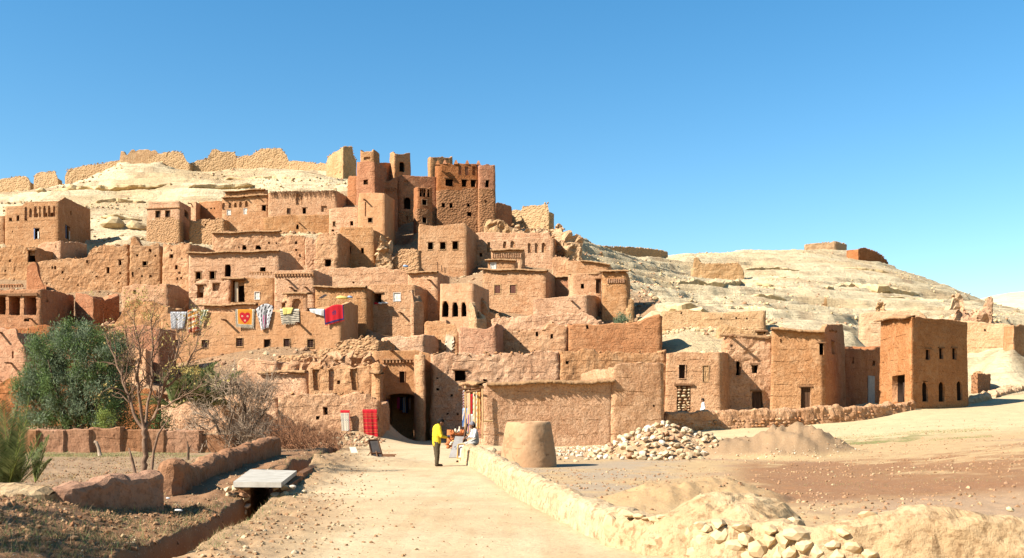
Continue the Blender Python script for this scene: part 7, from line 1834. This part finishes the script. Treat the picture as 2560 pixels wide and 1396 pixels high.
def hairs(cx, cy, cz, pitch=0.0, r=.105):
    f = lambda x, z, y=0: (cx + x * math.cos(pitch) + z * math.sin(pitch), cy + y, cz - x * math.sin(pitch) + z * math.cos(pitch))
    return [(f(-.03, .035), r, f(.0, .045), r * .97, (1, .88)), (f(-.07, -.02), .065, f(-.06, -.06), .05, (1, 1.1))]
def hand(wr, d, side, up=(0, 0, 1), s=1.0):
    """palm, four bent fingers of unequal length and a thumb leaving the side of the palm"""
    wr = np.array(wr, float); d = np.array(d, float); d /= np.linalg.norm(d); up = np.array(up, float); sd = np.cross(d, up); sd /= np.linalg.norm(sd); up = np.cross(sd, d)
    g = [(wr, .026 * s, wr + d * .075 * s, .036 * s)]
    for k, (o_, l_) in enumerate(((-.030, .065), (-.010, .078), (.010, .074), (.028, .056))):
        b0 = wr + d * .085 * s + sd * o_ * s; b1 = b0 + d * l_ * .55 * s - up * .008; b2 = b1 + d * l_ * .35 * s - up * .030 * s
        g += [(b0, .0105 * s, b1, .010 * s), (b1, .010 * s, b2, .0085 * s)]
    t0 = wr + d * .03 * s + sd * side * .034 * s; t1 = t0 + d * .035 * s + sd * side * .03 * s; t2 = t1 + d * .034 * s + sd * side * .004 * s
    g += [(t0, .014 * s, t1, .012 * s), (t1, .012 * s, t2, .010 * s)]
    return g
# man in the yellow jacket: stands looking down at something in his hands
px_, YM = 1094, 34.6
ml = (ray(px_, YM), YM, gz1(ray(px_, YM), YM))
hd = (.115, -.01, 1.52)
Rw, Lw = (.33, -.13, 1.00), (.31, .12, 1.03)
man = person('man in a yellow jacket and dark trousers standing on the path, head bowed', ml, R(22), [
    ('body', SK, head(*hd, .55) + [((.02, 0, 1.36), .055, (.09, 0, 1.46), .055), ((-.03, 0, 1.0), .12, (-.02, 0, 1.30), .13, (.8, 1.2)), ((-.04, -.12, .88), .07, (-.05, -.11, .10), .042), ((-.04, .12, .88), .07, (.03, .10, .10), .042), ((-.01, -.21, 1.30), .045, (.06, -.25, 1.05), .038), ((.06, -.25, 1.05), .036, Rw, .027), ((-.01, .21, 1.30), .045, (.06, .24, 1.06), .038), ((.06, .24, 1.06), .036, Lw, .027)] + hand(Rw, (.55, .55, .1), 1) + hand(Lw, (.55, -.5, .1), -1), .0115),
    ('jacket', K2['jacket'], [((-.03, 0, .82), .185, (-.035, 0, 1.06), .175, (.80, 1.16)), ((-.035, 0, 1.06), .175, (-.02, 0, 1.30), .165, (.85, 1.32)), ((-.01, -.15, 1.35), .085, (-.01, .15, 1.35), .085), ((.01, 0, 1.38), .085, (.03, 0, 1.42), .07), ((-.01, -.21, 1.32), .080, (.05, -.265, 1.05), .068), ((.05, -.265, 1.05), .066, (.27, -.16, 1.00), .050), ((-.01, .21, 1.32), .080, (.05, .255, 1.06), .068), ((.05, .255, 1.06), .066, (.25, .15, 1.02), .050)], .014),
    ('trousers', K2['trousers'], [((-.035, -.07, .84), .13, (-.035, .07, .84), .13), ((-.035, -.095, .82), .115, (-.045, -.115, .46), .090), ((-.045, -.115, .46), .088, (-.06, -.115, .06), .070), ((-.035, .095, .82), .115, (.0, .115, .46), .090), ((.0, .115, .46), .088, (.01, .115, .06), .070)], .014),
    ('hair', K2['hair'], hairs(*hd, .55, .104), .014),
    ('shoe', K2['shoe'], [((-.09, -.115, .045), .045, (.11, -.125, .035), .042)], .012),
    ('shoe', K2['shoe'], [((-.03, .115, .045), .045, (.17, .115, .035), .042)], .012),
    ('collar', K2['collar'], [((.0, -.05, 1.40), .042, (.0, .05, 1.40), .042)], .014)], 1.0)
mb = MB(); mb.sphere((0, 0, 0), .065, 10, 0, (1, 1, .8)); V, fs, ms = mb.arrays()
wp = np.array(ml) + np.array([.40 * math.cos(R(22)) - .0, .40 * math.sin(R(22)), 1.03])
tag(MB().add(V + wp, fs[0]).obj('white_cup', [K['white']], None, True), 'white cup held in the hands of the man in yellow', 'cup')
# man resting on the end of the path wall, facing left
pxs, YS = 1184, 37.6
sx = ray(pxs, YS); sl_ = (sx, YS, .0)
hd2 = (.05, .0, 1.40)
LS, RS = (.26, .16, .98), (.26, -.20, .92)
person('man in a pale vest and jeans sitting on the end of the path wall', sl_, R(180 + 18), [
    ('body', SK, head(*hd2, .25) + [((-.02, 0, 1.22), .055, (.03, 0, 1.33), .055), ((-.06, 0, .80), .12, (-.02, 0, 1.15), .12, (.85, 1.2)), ((-.02, -.20, 1.17), .045, (.06, -.25, .95), .038), ((.06, -.25, .95), .036, RS, .027), ((-.02, .20, 1.17), .045, (.05, .25, .96), .038), ((.05, .25, .96), .036, LS, .027), ((.40, -.10, .42), .05, (.50, -.10, .10), .04), ((.34, .12, .44), .05, (.30, .14, .10), .04)] + hand(LS, (.8, -.2, -.2), -1) + hand(RS, (.8, .3, -.3), 1), .0115),
    ('vest', K2['vest'], [((-.08, 0, .80), .165, (-.06, 0, 1.0), .16, (.85, 1.15)), ((-.06, 0, 1.0), .16, (-.03, 0, 1.16), .145, (.85, 1.25)), ((-.03, -.13, 1.20), .075, (-.03, .13, 1.20), .075)], .014),
    ('sleeve', K['white'], [((-.02, -.20, 1.18), .072, (.05, -.26, .95), .060), ((.05, -.26, .95), .058, (.22, -.21, .92), .045)], .013),
    ('sleeve', K['white'], [((-.02, .20, 1.18), .072, (.04, .26, .96), .060), ((.04, .26, .96), .058, (.22, .18, .97), .045)], .013),
    ('jeans', K2['jeans'], [((-.06, -.07, .80), .12, (-.06, .07, .80), .12), ((-.04, -.10, .78), .105, (.36, -.11, .66), .082), ((.36, -.11, .66), .080, (.46, -.11, .22), .062), ((-.04, .10, .78), .105, (.32, .13, .60), .082), ((.32, .13, .60), .080, (.29, .14, .22), .062)], .013),
    ('turn_up', K['lightblue'], [((.46, -.11, .20), .066, (.475, -.11, .13), .066)], .013),
    ('turn_up', K['lightblue'], [((.29, .14, .20), .066, (.29, .14, .13), .066)], .013),
    ('hair', K2['hair'], [((hd2[0] - .03, 0, hd2[2] + .0), .102, (hd2[0] - .05, 0, hd2[2] - .04), .08, (1, .9))], .014),
    ('cap', K2['cap'], [((hd2[0] - .01, 0, hd2[2] + .055), .104, (hd2[0] + .01, 0, hd2[2] + .05), .10, (1, .9)), ((hd2[0] + .08, -.03, hd2[2] + .03), .03, (hd2[0] + .15, 0, hd2[2] + .01), .025), ((hd2[0] + .08, .03, hd2[2] + .03), .03, (hd2[0] + .15, 0, hd2[2] + .01), .025)], .013),
    ('shoe', K2['shoe'], [((.43, -.10, .06), .045, (.62, -.10, .045), .04)], .012),
    ('shoe', K2['shoe'], [((.27, .14, .06), .045, (.46, .15, .045), .04)], .012)], 1.0)
# boy behind the terrace wall
bx_, YB = 1758, 67.0
zb_ = gz1(ray(bx_, YB), YB); hgt = zat(996, YB) - zb_; sc_ = min(1.0, max(.6, hgt / 1.64))
hb_ = (.04, 0, 1.50)
person('child in a loose white shirt walking behind the low knobbly wall', (ray(bx_, YB), YB, zat(996, YB) - 1.64 * sc_), R(180), [
    ('body', SK, head(*hb_, .15) + [((.0, 0, 1.34), .05, (.03, 0, 1.44), .052), ((0, 0, .95), .11, (0, 0, 1.28), .11, (.8, 1.2)), ((.0, -.09, .86), .07, (.16, -.09, .08), .04), ((.0, .09, .86), .07, (-.14, .09, .08), .04), ((0, .18, 1.27), .04, (-.06, .21, 1.0), .035), ((-.06, .21, 1.0), .033, (.02, .2, .78), .026), ((0, -.18, 1.27), .04, (.06, -.21, 1.0), .035), ((.06, -.21, 1.0), .033, (.16, -.19, .80), .026)] + hand((.02, .2, .78), (.2, 0, -1), 1, (1, 0, 0)) + hand((.16, -.19, .80), (.4, 0, -1), -1, (1, 0, 0)), .012),
    ('shirt', K['white'], [((-.01, 0, .70), .17, (0, 0, 1.05), .15, (.85, 1.1)), ((0, 0, 1.05), .15, (0, 0, 1.26), .13, (.85, 1.3)), ((0, -.12, 1.31), .07, (0, .12, 1.31), .07), ((0, .18, 1.28), .066, (-.06, .215, .98), .058), ((0, -.18, 1.28), .066, (.06, -.215, .98), .058), ((-.06, .215, .98), .056, (.0, .2, .82), .045), ((.06, -.215, .98), .056, (.13, -.19, .84), .045)], .015),
    ('trousers', K2['trousers'], [((0, -.08, .80), .10, (.15, -.09, .12), .065), ((0, .08, .80), .10, (-.13, .09, .12), .065)], .015),
    ('hair', K2['hair'], hairs(*hb_, .15), .014),
    ('shoe', K2['shoe'], [((.12, -.09, .05), .042, (.28, -.09, .04), .04)], .013), ('shoe', K2['shoe'], [((-.18, .09, .05), .042, (-.02, .09, .04), .04)], .013)], sc_)
